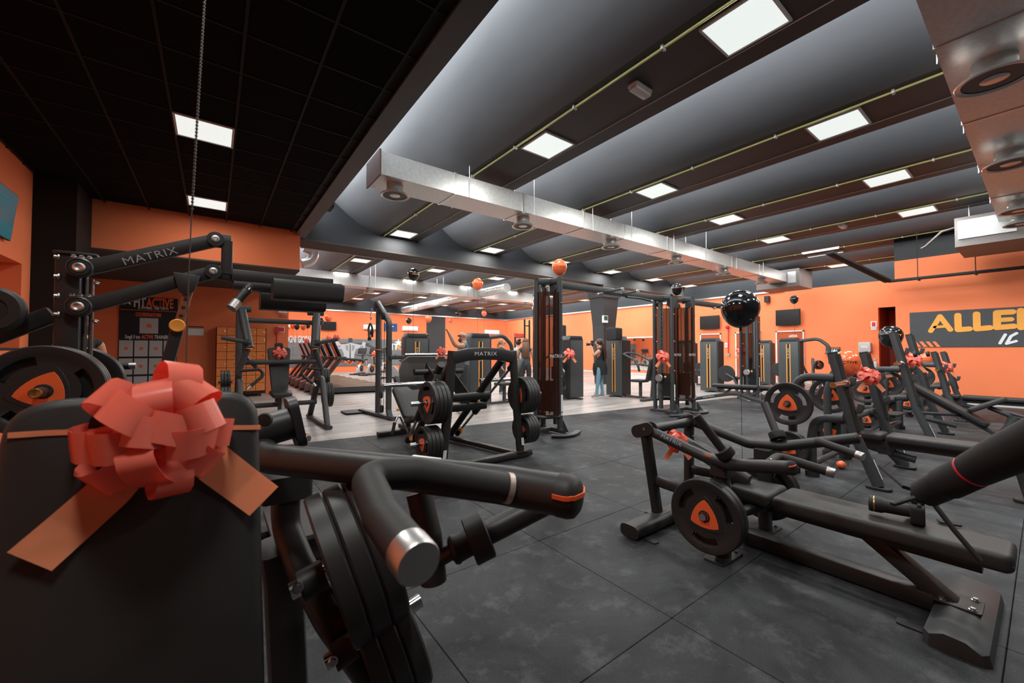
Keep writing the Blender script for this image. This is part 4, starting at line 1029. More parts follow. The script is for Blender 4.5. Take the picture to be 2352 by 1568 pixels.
def barbell(x0, x1, y, z, label):
    t = thing('barbell', label, 'barbell', ((x0 + x1) / 2, y, z), group='barbells on the benches')
    mk('bar', B().cyl(V((x0 + .42, y, z)), V((x1 - .42, y, z)), .0145), M_STEEL, t)
    for s, a, e in ((1, x0, x0 + .42), (-1, x1, x1 - .42)):
        sl = mk('sleeve', B().cyl(V((a, y, z)), V((e, y, z)), .025, n=20), M_CHROME, t)
        mk('sleeve_collar', B().lathe(V((e - s * .03, y, z)), (s, 0, 0), [(.025, 0), (.036, .002), (.038, .02), (.034, .035), (.02, .04)], 20), M_CHROME, sl)
        mk('sleeve_cap', B().lathe(V((a + s * .002, y, z)), (-s, 0, 0), [(0, .001), (.019, .0015), (.021, .003), (.0, .003)], 16), MATS['brass_cap'], sl)
    return t
olympic(5.03, 'flat olympic bench closest to the bench press machine, barbell racked', 'flat', 'front')
olympic(8.05, 'inclined olympic bench with tall uprights, middle of the row', 'incline', 'incline', 1.56, 1.36)
olympic(11.07, 'flat olympic bench farthest along, beside the sign wall', 'flat', 'farthest')
barbell(4.58, 6.82, 1.185, .985, 'chrome barbell racked on the closest flat bench')
bz = Xp(2057, 836, 7.62)
barbell(7.62, 9.80, bz.y, bz.z, 'chrome barbell racked on the inclined bench')
bz2 = Xp(2152, 850, 10.75)
barbell(10.75, 12.7, bz2.y, bz2.z, 'chrome barbell racked on the farthest bench')
bow(V((5.62, 1.15, 1.02)), (-.75, -.6, .35), (0, 0, 1), .105, 'coral ribbon bow on the barbell of the closest flat bench')
bow(V((8.55, bz.y - .03, bz.z + .03)), (-.8, -.5, .35), (0, 0, 1), .12, 'coral ribbon bow on the barbell of the inclined bench')
bow(V((11.4, bz2.y - .03, bz2.z + .03)), (-.8, -.5, .35), (0, 0, 1), .12, 'coral ribbon bow on the barbell of the farthest bench')
for (x, y, z, nm) in ((5.60 - .5, 1.10, .70, 'near upright of the closest bench'), (6.12, 1.12, .74, 'far upright of the closest bench'), (8.12, 1.22, 1.25, 'near upright of the inclined bench'), (9.15, 1.22, 1.25, 'far upright of the inclined bench')):
    t = thing('collar_clamp', f'black spring collar clamp on the {nm}', 'collar clamp', (x, y - .05, z), group='barbell collar clamps')
    mk('clamp_ring', B().lathe(V((x, y - .06, z)), (0, -1, .2), [(.030, 0), (.042, .004), (.042, .035), (.030, .04), (.030, 0)], 16), M_RUB, t)
    mk('clamp_lever', B().box(V((x + .03, y - .08, z + .03)), (.05, .03, .03)), M_RUB, t)

# ================================================================== LEG PRESS (centre)
xq = 2.50; YQ = 3.88
lp = thing('leg_press', 'inclined leg press with arched front frame and loaded plates', 'gym machine', (xq, 4.8, 0))
mq = lambda p: mir(p, xq)
for s in (-1, 1):
    f = (lambda p: p) if s < 0 else mq
    up_ = mk('front_upright', B().sweep([f(V((1.97, YQ, .06))), f(V((2.03, YQ, .62))), f(V((2.09, YQ, 1.30)))], oval(.034, .05, 16, 3), .3, up=(1, 0, 0)), M_METAL, lp)
    mk('upright_foot', B().slab(rrect(.16, .14, .012), .01, f(V((1.97, YQ, .075))), (1, 0, 0), (0, 1, 0), .002), M_METAL, up_)
    mk('maker_sticker', B().ribbon([f(V((1.97, YQ - .052, .16))), f(V((1.98, YQ - .052, .25)))], .04, (1, 0, 0), .002), M_PRINTW, up_)
    R0, R1 = f(V((2.16, YQ + .12, 1.20))), f(V((2.22, 5.20, .10)))
    rd = (R1 - R0).normalized()
    mk('slide_rail', B().tube([R0, R1], .045, n=18), M_METAL, lp)
    r0, r1 = R0 + V((.06 * -s * -1, 0, .0)) + V((s * .10, -.02, -.06)), R1 + V((s * .10, -.02, .0))
    gd_ = mk('guide_rod', B().tube([r0, r1], .017, n=14), M_STEEL, lp)
    mk('rod_socket', B().cyl(r0 - rd * .02, r0 + rd * .10, .042), M_METAL, gd_)
    mk('bearing_sleeve', B().cyl(r0.lerp(r1, .42), r0.lerp(r1, .66), .045, n=18), M_METAL, gd_)
    mk('rod_bumper', B().cyl(r1 - rd * .10, r1 + rd * .02, .038), M_RUB, gd_)
    st = mk('safety_stop', B().box(r1 - rd * .05 + V((0, -.06, .02)), (.03, .06, .07)), M_YEL, lp)
    # sled horn and plates
    S = R0.lerp(R1, .44); S = V((f(V((2.08, 0, 0))).x, S.y, S.z - .02))
    S = f(V((2.10, 4.60, .90)))
    mk('sled_horn', B().cyl(S, S + V((s * .52, 0, 0)), .026, n=18), M_CHROME, lp)
    S = f(V((2.045, YQ + .03, .755)))
    mk('upper_peg', B().cyl(S, S + V((s * .42, 0, 0)), .024, n=18), M_CHROME, lp)
    plates(S + V((s * .245, 0, 0)), (-s, 0, 0), 4, '%s upper peg of leg press' % ('left' if s < 0 else 'right'), .45, .046, group='plates on the leg press')
    K = f(V((1.98, YQ + (.02 if s < 0 else .02), .34)))
    K = f(V((1.99, YQ + .05, .33)))
    mk('storage_peg', B().cyl(K, K + V((s * .36, 0, 0)), .024, n=18), M_CHROME, lp)
    plates(K + V((s * .235, 0, 0)), (-s, 0, 0), 4, '%s storage peg of leg press' % ('left' if s < 0 else 'right'), .36, .044, group='plates on the leg press')
    mk('base_rail', B().bar([f(V((2.02, YQ + .04, .05))), f(V((2.26, 5.3, .05)))], .075, .06, .012), M_METAL, lp)
ac = [V((2.085, YQ, 1.225)), V((2.28, YQ, 1.262)), V((2.5, YQ, 1.272)), V((2.72, YQ, 1.262)), V((2.915, YQ, 1.225))]
mk('arch', B().bar(ac, .07, .14, .014, .1), M_METAL, lp)
lettering('brand_lettering', 'MATRIX', .062, V((2.50, YQ - .0375, 1.268)), (1, 0, 0), (0, 0, 1), M_PRINTW, lp, width=.30, space=1.1)
mk('front_foot', B().bar([V((1.80, YQ, .045)), V((3.18, YQ, .045))], .10, .07, .02), M_METAL, lp)
for z, y in ((.72, 4.42), (.58, 4.50)):
    mk('sled_bar', B().sweep([V((2.08, y, z)), V((2.92, y, z))], oval(.04, .05, 16)), M_METAL, lp)
# sled bracket plates and the foot plate seen from behind
for x in (2.34, 2.66):
    mk('sled_bracket', B().poly([V((x, 4.40, .70)), V((x, 4.62, .55)), V((x, 5.18, .95)), V((x, 5.10, 1.14))], .010, (1, 0, 0)), M_METAL, lp)
fa, fb_ = V((xq, 5.10, 1.255)), V((xq, 5.34, .76)); fd = (fa - fb_).normalized(); fn = V((1, 0, 0)).cross(fd)
ol = [(-.26, 0), (.26, 0), (.46, .14), (.50, .30), (.48, .46), (.40, .52), (-.40, .52), (-.48, .46), (-.50, .30), (-.46, .14)]
mk('foot_plate', B().slab(ol, .02, fb_ - fn * .01, (1, 0, 0), fd, .004), mat('grey_sheet_metal', (.22, .225, .225), .5), lp)
mk('foot_plate_tube', B().tube([V((2.14, 5.03, 1.02)), V((2.86, 5.03, 1.02))], .042), M_METAL, lp)
mk('handle_bar', B().tube([V((2.02, 5.05, 1.25)), V((2.98, 5.05, 1.25))], .02), M_CHROME, lp)
mk('sled_post', B().bar([V((xq + .02, 4.75, .62)), V((xq + .02, 4.95, 1.15))], .10, .06, .01, up=(0, 1, 0)), M_METAL, lp)
# seat at the far end
sa = V((xq - .04, 5.62, .62)); 
mk('back_pad', B().slab(outline_pad(.40, .44, .62, .06), .08, V((xq - .1, 5.55, .30)), (1, 0, 0), (0, .75, .66), .02, .004), M_VINYL, lp)
mk('seat', B().slab(outline_pad(.44, .40, .34, .05), .08, V((xq - .1, 5.22, .34)), (1, 0, 0), (0, .95, -.25), .02, .004), M_VINYL, lp)
mk('head_pad', B().slab(outline_pad(.30, .28, .18, .05), .09, V((xq - .1, 6.02, .74)), (1, 0, 0), (0, .75, .66), .025, .004), M_VINYL, lp)
mk('seat_frame', B().bar([V((xq - .1, 5.3, .12)), V((xq - .1, 6.15, .12))], .09, .07, .012), M_METAL, lp)
mk('seat_strut', B().bar([V((xq - .1, 5.85, .12)), V((xq - .1, 5.9, .6))], .07, .06, .012, up=(0, 1, 0)), M_METAL, lp)
mk('rear_foot', B().bar([V((2.0, 6.05, .045)), V((2.9, 6.05, .045))], .10, .07, .02), M_METAL, lp)
hl = mk('stop_handle', B().tube([V((2.24, 5.45, .12)), V((2.14, 5.42, .30)), V((2.08, 5.40, .42)), V((2.0, 5.38, .30))], .014, .04), M_CHROME, lp)
mk('handle_sleeve', B().cyl(V((2.01, 5.38, .32)), V((1.97, 5.36, .16)), .022), M_RUB, hl)
mk('seat_knob', B().ell(V((2.14, 5.6, .46)), (.02, .02, .02), 12, 8), M_YEL, lp)
bow(D(1014, 808, 5.0), (-.45, -.8, .3), (0, 0, 1), .062, 'coral ribbon bow on the foot plate of the leg press')
# ================================================================== CEILING SERVICES
def diffuser(parent, x, y, z0, r=.215):
    d = mk('diffuser', B().lathe(V((x, y, z0)), (0, 0, -1), [(r * .56, 0), (r * .56, .085), (r * .60, .10), (r * .93, .150), (r, .165), (r * .97, .175), (r * .82, .165)], 30), M_GALV2, parent)
    mk('diffuser_cone', B().lathe(V((x, y, z0 - .125)), (0, 0, -1), [(r * .45, 0), (r * .62, .025), (r * .66, .032), (r * .55, .030), (0, .006)], 26), M_GALV2, d)
    mk('diffuser_cone', B().lathe(V((x, y, z0 - .140)), (0, 0, -1), [(0, 0), (r * .22, .012), (r * .36, .024), (r * .33, .027), (0, .024)], 22), M_GALV2, d)
    mk('dark_throat', B().lathe(V((x, y, z0 - .12)), (0, 0, -1), [(0, 0), (r * .80, .04), (0, .041)], 22), mat('throat', (.12, .11, .10), .6), d)
    return d
def duct(name, label, x0, x1, y0, y1, z0, z1, seams, diffs, dr=.215):
    t = thing(name, label, 'air duct', ((x0 + x1) / 2, (y0 + y1) / 2, z0))
    mk('duct_body', B().bb(x0, x1, y0, y1, z0, z1), M_GALV, t, smooth=0)
    for x in seams:
        mk('seam_flange', B().bb(x - .018, x + .018, y0 - .008, y1 + .008, z0 - .008, z1 + .008), M_GALV2, t, smooth=0)
        for y in (y0 - .012, y1 + .012):
            mk('hanger_strap', B().cyl(V((x + .25, y, z0 - .01)), V((x + .25, y, 4.75)), .006, n=8), M_GALV2, t)
    for x in diffs: diffuser(t, x, (y0 + y1) / 2 - .03, z0, dr)
    return t
dm = duct('air_duct', 'long galvanised rectangular air duct crossing the front room', 1.86, 16.6, 5.58, 6.15, 3.80, 4.13, (3.05, 4.42, 6.0, 7.3, 9.0, 10.6, 12.4, 14.3), (2.16, 4.62, 7.15, 9.8, 12.4, 15.1))
mk('end_cap', B().bb(1.835, 1.86, 5.56, 6.17, 3.78, 4.15), mat('dark_duct_end', (.20, .10, .07), .5, .4), dm, smooth=0)
mk('plenum_box', B().bb(16.6, 17.9, 5.2, 6.6, 3.62, 4.25), mat('dull_duct_box', (.15, .125, .115), .5, .2), dm, smooth=0)
mk('plenum_panel', B().bb(16.585, 16.6, 5.3, 5.56, 3.75, 4.15), M_GALV2, dm, smooth=0)
duct('air_duct', 'galvanised air duct close overhead along the right edge', 1.6, 12.2, .0, .51, 3.80, 4.2, (4.75, 6.6, 8.3, 10.2), (5.35, 7.95, 10.75, 11.9), .24)
d2 = duct('air_duct', 'galvanised air duct crossing the far room behind the main beam', 1.85, 15.2, 16.0, 16.6, 3.82, 4.28, (3.4, 4.9, 6.4, 7.9, 9.4, 10.9), (5.0, 7.7, 10.4, 13.1))
rd_ = thing('spiral_duct', 'round shiny spiral air duct hung under the far ceiling', 'air duct', (10.2, 19, 3.9))
mk('duct_pipe', B().cyl(V((10.2, 14.0, 4.05)), V((10.2, 15.98, 4.05)), .20, n=24), M_GALV, rd_)
mk('duct_pipe', B().cyl(V((10.2, 16.62, 4.05)), V((10.2, 25.8, 4.05)), .20, n=24), M_GALV, rd_)
for y in (14.6, 15.3, 17, 19, 21, 23, 25): mk('duct_rib', B().lathe(V((10.2, y, 4.05)), (0, 1, 0), [(.2, 0), (.212, .01), (.212, .04), (.2, .05)], 24), M_GALV2, rd_)
# flexible silver duct elbow at the corner of the bulkhead
el = thing('duct_elbow', 'bent shiny duct elbow beside the orange bulkhead corner', 'air duct', Yp(705, 580, 11.6))
mk('elbow_pipe', B().sweep([Yp(694, 606, 11.9), Yp(716, 600, 11.9), Yp(724, 578, 11.9), Yp(698, 568, 11.9)], circ(.12, 18), .25, k=8), M_GALV, el)
mk('hanger_rod', B().cyl(Yp(716, 592, 11.9), Yp(716, 592, 11.9) + V((0, 0, 1.6)), .008, n=8), M_GALV2, el)
# conduits along every strip
for x in ROWS:
    for (a, b_) in ((YF, 10.2), (11.05, YB - .3)):
        mk('conduit', B().tube([V((x - .36, a, ZT - .022)), V((x - .36, b_, ZT - .022))], .014, n=8), M_CABLE, ce)
        mk('thin_wire', B().tube([V((x + .33, a, ZT - .012)), V((x + .33, b_, ZT - .012))], .005, n=6), M_LAMPF, ce)
    cl = B()
    for k in range(8): cl.bb(x - .39, x - .33, 1.0 + k * 1.2 - .012, 1.0 + k * 1.2 + .012, ZT - .045, ZT)
    mk('conduit_clip', cl, M_LAMPF, ce, smooth=0)
for i, (x, y, nm) in enumerate(((3.86, 2.72, 'close overhead, between the two nearest lamps'), (11.95, 2.85, 'farther right, near the black cable tray'))):
    t = thing('emergency_light', f'small clear emergency light box on the ceiling {nm}', 'emergency light', (x, y, ZT - .06))
    mk('light_base', B().slab(rrect(.30, .13, .02), .03, V((x, y, ZT - .03)), (1, 0, 0), (0, 1, 0), .004), M_WHITE, t)
    mk('light_cover', B().slab(rrect(.28, .11, .02), .04, V((x, y, ZT - .07)), (1, 0, 0), (0, 1, 0), .012), mat('clear_cover', (.55, .56, .55), .2), t)
# black cable tray hung over the right side
XT = 14.2
ta, tb2 = Xp(2040, 646, XT), Xp(2500, 606, XT)
tr = thing('cable_tray', 'black perforated cable tray hanging above the sign wall', 'cable tray', ta)
tb2.z = ta.z
tcn = V((XT + 1.4, ta.y + 1.6, ta.z + .62))
tcn = Zp(1905, 580, ta.z + .45)
mk('tray_run', B().bar([V((XT, ta.y, ta.z)), V((XT, -1.5, ta.z))], .16, .06, .006), M_DARK, tr)
mk('tray_run', B().bar([V((XT, ta.y, ta.z)), tcn], .16, .06, .006), M_DARK, tr)
for y in (1.9, .95, 0.0):
    mk('hanger_rod', B().cyl(V((XT - .09, y, ta.z - .04)), V((XT - .09, y, ZT + .3)), .008, n=8), M_DARK, tr)
    mk('hanger_bracket', B().bb(XT - .14, XT + .14, y - .02, y + .02, ta.z - .05, ta.z - .03), M_DARK, tr)
# twin linear lamps
for k, (px, py) in enumerate(((1884, 577), (1895, 585))):
    p = Zp(px, py, 4.22)
    t = thing('linear_lamp', 'thin bright linear lamp, %s of the pair near the cable tray' % ('upper' if k == 0 else 'lower'), 'lamp', p, group='pair of linear lamps')
    mk('lamp_body', B().bb(p.x - .04, p.x + .04, p.y - .45, p.y + .45, 4.225, 4.27), M_LAMPF, t, smooth=0)
    mk('lamp_tube', B().bb(p.x - .03, p.x + .03, p.y - .43, p.y + .43, 4.215, 4.225), M_EMIT, t, smooth=0)
# air handling unit at the end of the right duct
au = thing('air_unit', 'white and grey ceiling air unit at the end of the right duct', 'air unit', (13.0, .6, 3.55))
mk('unit_body', B().bb(12.3, 13.9, -.5, 1.1, 3.45, 4.05), mat('dull_unit_sheet', (.22, .20, .19), .5, .3), au, smooth=0)
mk('unit_panel', B().bb(12.27, 12.3, .30, 1.05, 3.60, 3.98), M_WHITE, au, smooth=0)
mk('drain_pipe', B().tube([V((12.5, 1.12, 3.9)), V((12.45, 1.3, 3.85)), V((12.5, 1.55, 3.60)), V((12.5, 1.62, 3.56))], .022, .05), mat('pipe_lagging', (.10, .085, .08), .8), au)
for y in (-.3, .9): mk('unit_rod', B().cyl(V((12.4, y, 4.05)), V((12.4, y, 4.6)), .01, n=8), M_GALV2, au)
sp0 = D(795, 470, 7.6)
sp0.x = 1.62
t = thing('hanging_speaker', 'black box speaker hanging under the steel beam near the duct end', 'speaker', sp0)
mk('speaker_box', B().box(sp0, (.24, .30, .30)), M_DARK, t, smooth=0)
mk('speaker_bracket', B().bb(sp0.x - .03, sp0.x + .03, sp0.y - .1, sp0.y + .1, sp0.z + .14, 3.9), M_METAL, t)
mk('speaker_front', B().box(sp0 + V((.0, -.155, 0)), (.20, .012, .24)), M_RUB, t)
sp1 = D(1874, 546, 14.2)
t = thing('hanging_speaker', 'black box speaker hanging from the ceiling near the twin linear lamps', 'speaker', sp1)
mk('speaker_box', B().box(sp1, (.5, .45, .26)), M_DARK, t, smooth=0)
mk('speaker_bracket', B().box(sp1 + V((0, 0, .22)), (.06, .06, .25)), M_METAL, t)

# ================================================================== LEFT WALLS
def panel_on(name, pts, th, nrm, mt, parent): return mk(name, B().poly(pts, th, nrm), mt, parent, smooth=0)
M_TVON = mat('lit_tv_screen', (.01, .02, .025), .2, emit=(.05, .14, .17), es=.55)
T = [Xp(-30, 420, -2.08), Xp(41, 452, -2.08), Xp(22, 552, -2.16), Xp(-30, 545, -2.16)]
T = [V((-2.06, 6.6, Xp(41, 452, -2.06).z)), V((-2.06, Xp(41, 452, -2.06).y, Xp(41, 452, -2.06).z)), V((-2.15, Xp(22, 552, -2.15).y, Xp(22, 552, -2.15).z)), V((-2.15, 6.6, Xp(22, 552, -2.15).z))]
tv = thing('television', 'lit television screen tilted on the far left orange wall', 'television', (T[2] + T[3]) / 2)
nrm = (T[1] - T[0]).cross(T[2] - T[1]).normalized(); nrm = nrm if nrm.x > 0 else -nrm
mk('screen', B().poly([p + nrm * .004 for p in T], .004, nrm), M_TVON, tv, smooth=0)
cT = sum(T, V()) / 4
mk('bezel', B().poly([p + (p - cT).normalized() * .02 - nrm * .03 for p in T], .033, nrm), M_DARK, tv, smooth=0)
mk('wall_mount', B().box(V((-2.15, cT.y, cT.z)), (.1, .2, .2)), M_METAL, tv)
mk('screen_graphic', B().poly([T[3].lerp(T[0], .05) + nrm * .009, T[2].lerp(T[1], .05) + nrm * .009, T[2].lerp(T[1], .30) + nrm * .009, T[3].lerp(T[0], .42) + nrm * .009], .001, nrm), mat('screen_teal', (.01, .05, .06), .3, emit=(.03, .16, .20), es=.5), tv, smooth=0)
sg_ = B()
for k in range(3): sg_.bar([V((T[0].x, 7.15 + .0 * k, T[0].z - .12 - .05 * k)) + nrm * .012, V((T[0].x, 7.75, T[0].z - .12 - .05 * k)) + nrm * .012], .012, .012, .002)
mk('screen_line', sg_, MATS['screen_teal'], tv)
# poster with trainer grid
YP = 13.98; P_ = lambda px, py, o=0.0: Yp(px, py, YP - o)
po = thing('poster', 'tall black staff poster with white photo squares and orange stars', 'poster', P_(340, 900))
def prect(name, x0, y0, x1, y1, mt, par, o=.0, th=.004, f=P_):
    a, b_ = f(x0, y0, o), f(x1, y1, o)
    zt, zb = f((x0 + x1) / 2, y0, o).z, f((x0 + x1) / 2, y1, o).z
    return mk(name, B().bb(a.x, f(x1, y0, o).x, a.y - th, a.y, zb, zt), mt, par, smooth=0)
pxl, pxr = P_(272, 780).x, P_(407, 780).x
ztop, zbot = P_(340, 683).z, P_(340, 935).z
M_POST = mat('poster_black', (.014, .012, .012), .5)
mk('poster_sheet', B().bb(pxl, pxr, YP - .006, YP, zbot, ztop), M_POST, po, smooth=0)
pw = pxr - pxl; pcx_ = (pxl + pxr) / 2; yl = YP - .0075
def star(b, c, r, ax=(1, 0, 0)):
    pts = []
    for k in range(10):
        a = PI / 2 + PI * k / 5; rr = r if k % 2 == 0 else r * .4; pts.append(V(c) + V(ax) * rr * math.cos(a) + V((0, 0, 1)) * rr * math.sin(a))
    b.poly(pts[::-1] if False else pts, .002, V((0, 0, 1)).cross(V(ax)) if False else (0, -1, 0)) if ax == (1, 0, 0) else b.poly(pts, .002, (-1, 0, 0))
    return b
zl = lambda py: P_(340, py).z
PXc = lambda a, b: dict(c=(P_(a, 740).x + P_(b, 740).x) / 2, w=P_(b, 740).x - P_(a, 740).x)
q1 = PXc(306, 334); lettering('poster_lettering', 'FIT', .34, (q1['c'], yl, zl(696)), (1, 0, 0), (0, 0, 1), M_PRINTW, po, bold=.012, width=q1['w'])
q1 = PXc(335, 398); lettering('poster_lettering', 'ACTIVE', .34, (q1['c'], yl, zl(696)), (1, 0, 0), (0, 0, 1), M_ORANGE, po, bold=.010, width=q1['w'])
mk('poster_star', star(B(), (P_(292, 740).x, yl, zl(694)), .12), M_PRINTW, po, smooth=0)
lettering('poster_lettering', 'IL FITNESS · PER TUTTI', .085, (PXc(317, 386)['c'], yl, zl(707.5)), (1, 0, 0), (0, 0, 1), M_PRINTW, po, bold=.003, width=PXc(317, 386)['w'])
lettering('poster_lettering', 'COORDINATORE', .13, (PXc(311, 370)['c'], yl, zl(723)), (1, 0, 0), (0, 0, 1), M_ORANGE, po, bold=.004, width=PXc(311, 370)['w'])
lettering('poster_lettering', 'Scegli il tuo', .13, (PXc(288, 323)['c'], yl, zl(774)), (1, 0, 0), (0, 0, 1), M_PRINTW, po, bold=.003, width=PXc(288, 323)['w'])
lettering('poster_lettering', 'ACTIVE', .13, (PXc(326, 353)['c'], yl, zl(774)), (1, 0, 0), (0, 0, 1), M_ORANGE, po, bold=.005, width=PXc(326, 353)['w'])
lettering('poster_lettering', 'TRAINER', .13, (PXc(355, 387)['c'], yl, zl(774)), (1, 0, 0), (0, 0, 1), M_PRINTW, po, bold=.003, width=PXc(355, 387)['w'])
mk('poster_line', B().bb(pxl + .02, pxr - .02, YP - .008, YP - .006, zl(713) - .006, zl(713) + .006), M_ORANGE, po, smooth=0)
def photo_cell(cx, cz, w, h):
    c = mk('photo_square', B().bb(cx - w / 2, cx + w / 2, YP - .008, YP - .006, cz - h / 2, cz + h / 2), mat('photo_grey', (.50, .50, .50), .6), po, smooth=0)
    mk('star', star(B(), (cx, YP - .0085, cz), w * .24), M_ORANGE, c, smooth=0)
photo_cell(pcx_, zl(748), .36, .40)
cw = pw / 4
for r in range(4):
    for c in range(4): photo_cell(pxl + cw * (c + .5), zl(800) - r * .46, cw * .90, .41)
no = thing('notice', 'small white notice sheet beside the staff poster', 'notice', P_(450, 768))
n0, n1 = P_(432, 757), P_(468, 757)
mk('notice_sheet', B().bb(n0.x, n1.x, YP - .006, YP, zl(768), zl(746)), M_PRINTW, no, smooth=0)
mk('notice_header', B().bb(n0.x, n1.x, YP - .008, YP - .006, zl(749), zl(746)), M_POST, no, smooth=0)
mk('notice_band', B().bb(n0.x, n1.x, YP - .008, YP - .006, zl(752), zl(749.5)), M_ORANGE, no, smooth=0)
# lockers
lk = thing('locker_unit', 'bank of small orange lockers against the left back wall', 'lockers', Yp(552, 905, 13.7))
YK = 13.62; lx0, lx1 = Yp(495, 830, YK).x, Yp(611, 830, YK).x; lz0, lz1 = .16, Yp(552, 752, YK).z
mk('locker_body', B().bb(lx0, lx1, YK + .012, 13.99, .08, lz1), M_DARK, lk, smooth=0)
M_LOCK = mat('amber_orange_laminate', (.84, .24, .05), .5)
nr, nc = 8, 5; dw, dh = (lx1 - lx0 - .03) / nc, (lz1 - lz0) / nr
dproto = B().bb(-dw / 2 + .006, dw / 2 - .006, -.018, 0, -dh / 2 + .006, dh / 2 - .006)
kproto = B().lathe((dw * .28, -.018, -.01), (0, -1, 0), [(0, 0), (.028, 0), (.028, .008), (.018, .02), (0, .022)], 12)
ddo = None
for r in range(nr):
    for c in range(nc):
        if ddo is None:
            ddo = mk('locker_door', dproto, M_LOCK, lk, smooth=0, world=False); kn = mk('lock_knob', kproto, M_CHROME, ddo, world=False); o = ddo
        else:
            o = ddo.copy(); col.objects.link(o); o.parent = lk; k2 = kn.copy(); col.objects.link(k2); k2.parent = o
        o.location = V((lx0 + .015 + dw * (c + .5), YK + .012, lz0 + dh * (r + .5))) - lk.matrix_basis.translation
mk('locker_feet', B().bb(lx0 + .05, lx0 + .1, 13.7, 13.9, 0, .08), M_STEEL, lk, smooth=0)
mk('locker_feet', B().bb(lx1 - .1, lx1 - .05, 13.7, 13.9, 0, .08), M_STEEL, lk, smooth=0)
# signs on the end of that wall
def sign(name, label, x0, y0, x1, y1, f, bands):
    t = thing(name, label, 'sign', f((x0 + x1) / 2, y1))
    prect('sign_board', x0, y0, x1, y1, M_PRINTW, t, 0, .006, f)
    for (a, b_, mt_) in bands:
        prect('sign_pictogram', x0 + (x1 - x0) * .1, y0 + (y1 - y0) * a, x1 - (x1 - x0) * .1, y0 + (y1 - y0) * b_, mt_, t, .007, .003, f)
    return t
s1 = sign('exit_sign', 'green and white emergency exit sign on the left wall end', 640, 696, 660, 718, P_, ((.05, .55, M_GREEN),))
lettering('sign_lettering', 'USCITA DI', .07, (P_(650, 711).x, YP - .012, zl(710.5)), (1, 0, 0), (0, 0, 1), M_POST, s1, width=.22)
lettering('sign_lettering', 'EMERGENZA', .07, (P_(650, 715).x, YP - .012, zl(715)), (1, 0, 0), (0, 0, 1), M_POST, s1, width=.25)
sign('extinguisher_sign', 'red and white fire extinguisher sign on the left wall end', 639, 750, 654, 763, P_, ((.12, .88, M_RED),))
ex = thing('standpipe', 'thin red pipe with red base standing by the left wall end', 'pipe', Yp(636, 905, 13.9))
ep0 = Yp(636, 760, 13.9)
mk('pipe', B().cyl(V((ep0.x, 13.9, .05)), V((ep0.x, 13.9, ep0.z)), .02), M_RED, ex)
mk('pipe_base', B().bb(ep0.x - .18, ep0.x + .12, 13.8, 13.95, 0, .05), M_RED, ex)
mk('pipe_head', B().bb(ep0.x - .05, ep0.x + .05, 13.85, 13.95, ep0.z - .05, ep0.z + .12), M_RED, ex)

# ================================================================== BACK WALL OF THE FAR ROOM
YM = YB - .01; Q_ = lambda px, py, o=0.0: Yp(px, py, YM - o)
mu = thing('mural', 'long grey fitness mural with bodybuilder seen from behind', 'mural', (9, YM, .2))
mx0, mx1 = 1.9, Q_(977, 790).x; mz0, mz1 = .35, Q_(800, 778).z
M_MUR = mat('mural_grey', (.10, .105, .115), .55, noise=(.6, (.20, .21, .22), 3, .3, .7, (.5, 1, 3)))
mk('mural_sheet', B().bb(mx0, mx1, YM - .012, YM, mz0, mz1), M_MUR, mu, smooth=0)
mz = lambda px, py: Q_(px, py, .02).z
lettering('mural_lettering', 'OGNI GIORNO', .55, (Q_(689, 779).x, YM - .016, mz(689, 779.5)), (1, 0, 0), (0, 0, 1), M_PRINTW, mu, bold=.012, width=Q_(699, 780).x - Q_(655, 780).x + .5)
lettering('mural_lettering', 'MI', .75, (Q_(712, 779).x + .35, YM - .016, mz(712, 778)), (1, 0, 0), (0, 0, 1), M_YEL, mu, bold=.02, width=.55)
lettering('mural_lettering', 'FIT', .60, (Q_(902, 797).x, YM - .016, mz(902, 797)), (1, 0, 0), (0, 0, 1), M_PRINTW, mu, bold=.012, width=.75)
lettering('mural_lettering', 'ACTIVE', .60, (Q_(926, 797).x, YM - .016, mz(926, 797)), (1, 0, 0), (0, 0, 1), M_YEL, mu, bold=.012, width=1.0)
# figure: back, arms and head as flat printed shapes
M_G1 = mat('print_light_grey', (.42, .44, .46), .6); M_G2 = mat('print_mid_grey', (.24, .25, .27), .6); M_G3 = mat('print_dark_grey', (.05, .05, .055), .6)
fg2 = lambda L, o: [V((Q_(x, y).x, YM - o, mz(x, y))) for x, y in L]
def print_shape(L, mt_, o): mk('mural_print', B().poly(fg2(L, o)[::-1], .002, (0, -1, 0)), mt_, mu, smooth=0)
print_shape([(760, 788), (848, 788), (848, 791), (760, 791)], M_G3, .014)
print_shape([(740, 795), (770, 786), (772, 790), (742, 799)], M_G3, .014); print_shape([(835, 788), (870, 800), (868, 803), (833, 792)], M_G3, .014)
print_shape([(771, 783), (779, 783), (782, 790), (793, 790), (806, 787), (820, 790), (830, 792), (834, 784), (840, 787), (838, 799), (830, 803), (818, 800), (814, 812), (812, 832), (792, 832), (789, 810), (784, 801), (776, 801), (771, 799), (770, 790)], M_G1, .015)
print_shape([(800, 776), (809, 776), (810, 786), (800, 786)], M_G3, .018)
print_shape([(803, 790), (805, 790), (805.5, 831), (802.5, 831)], M_G3, .018)
print_shape([(793, 793), (800, 792), (800, 806), (795, 804)], M_G2, .018); print_shape([(808, 792), (815, 793), (813, 804), (808, 806)], M_G2, .018)
print_shape([(775, 793), (783, 793), (781, 798), (774, 798)], M_G2, .018); print_shape([(826, 795), (834, 793), (835, 798), (828, 800)], M_G2, .018)
mk('mural_star', star(B(), (Q_(915, 788).x, YM - .016, mz(915, 787)), .28), M_PRINTW, mu, smooth=0)
print_shape([(790, 829), (815, 829), (803, 838)], M_ORANGE, .018)
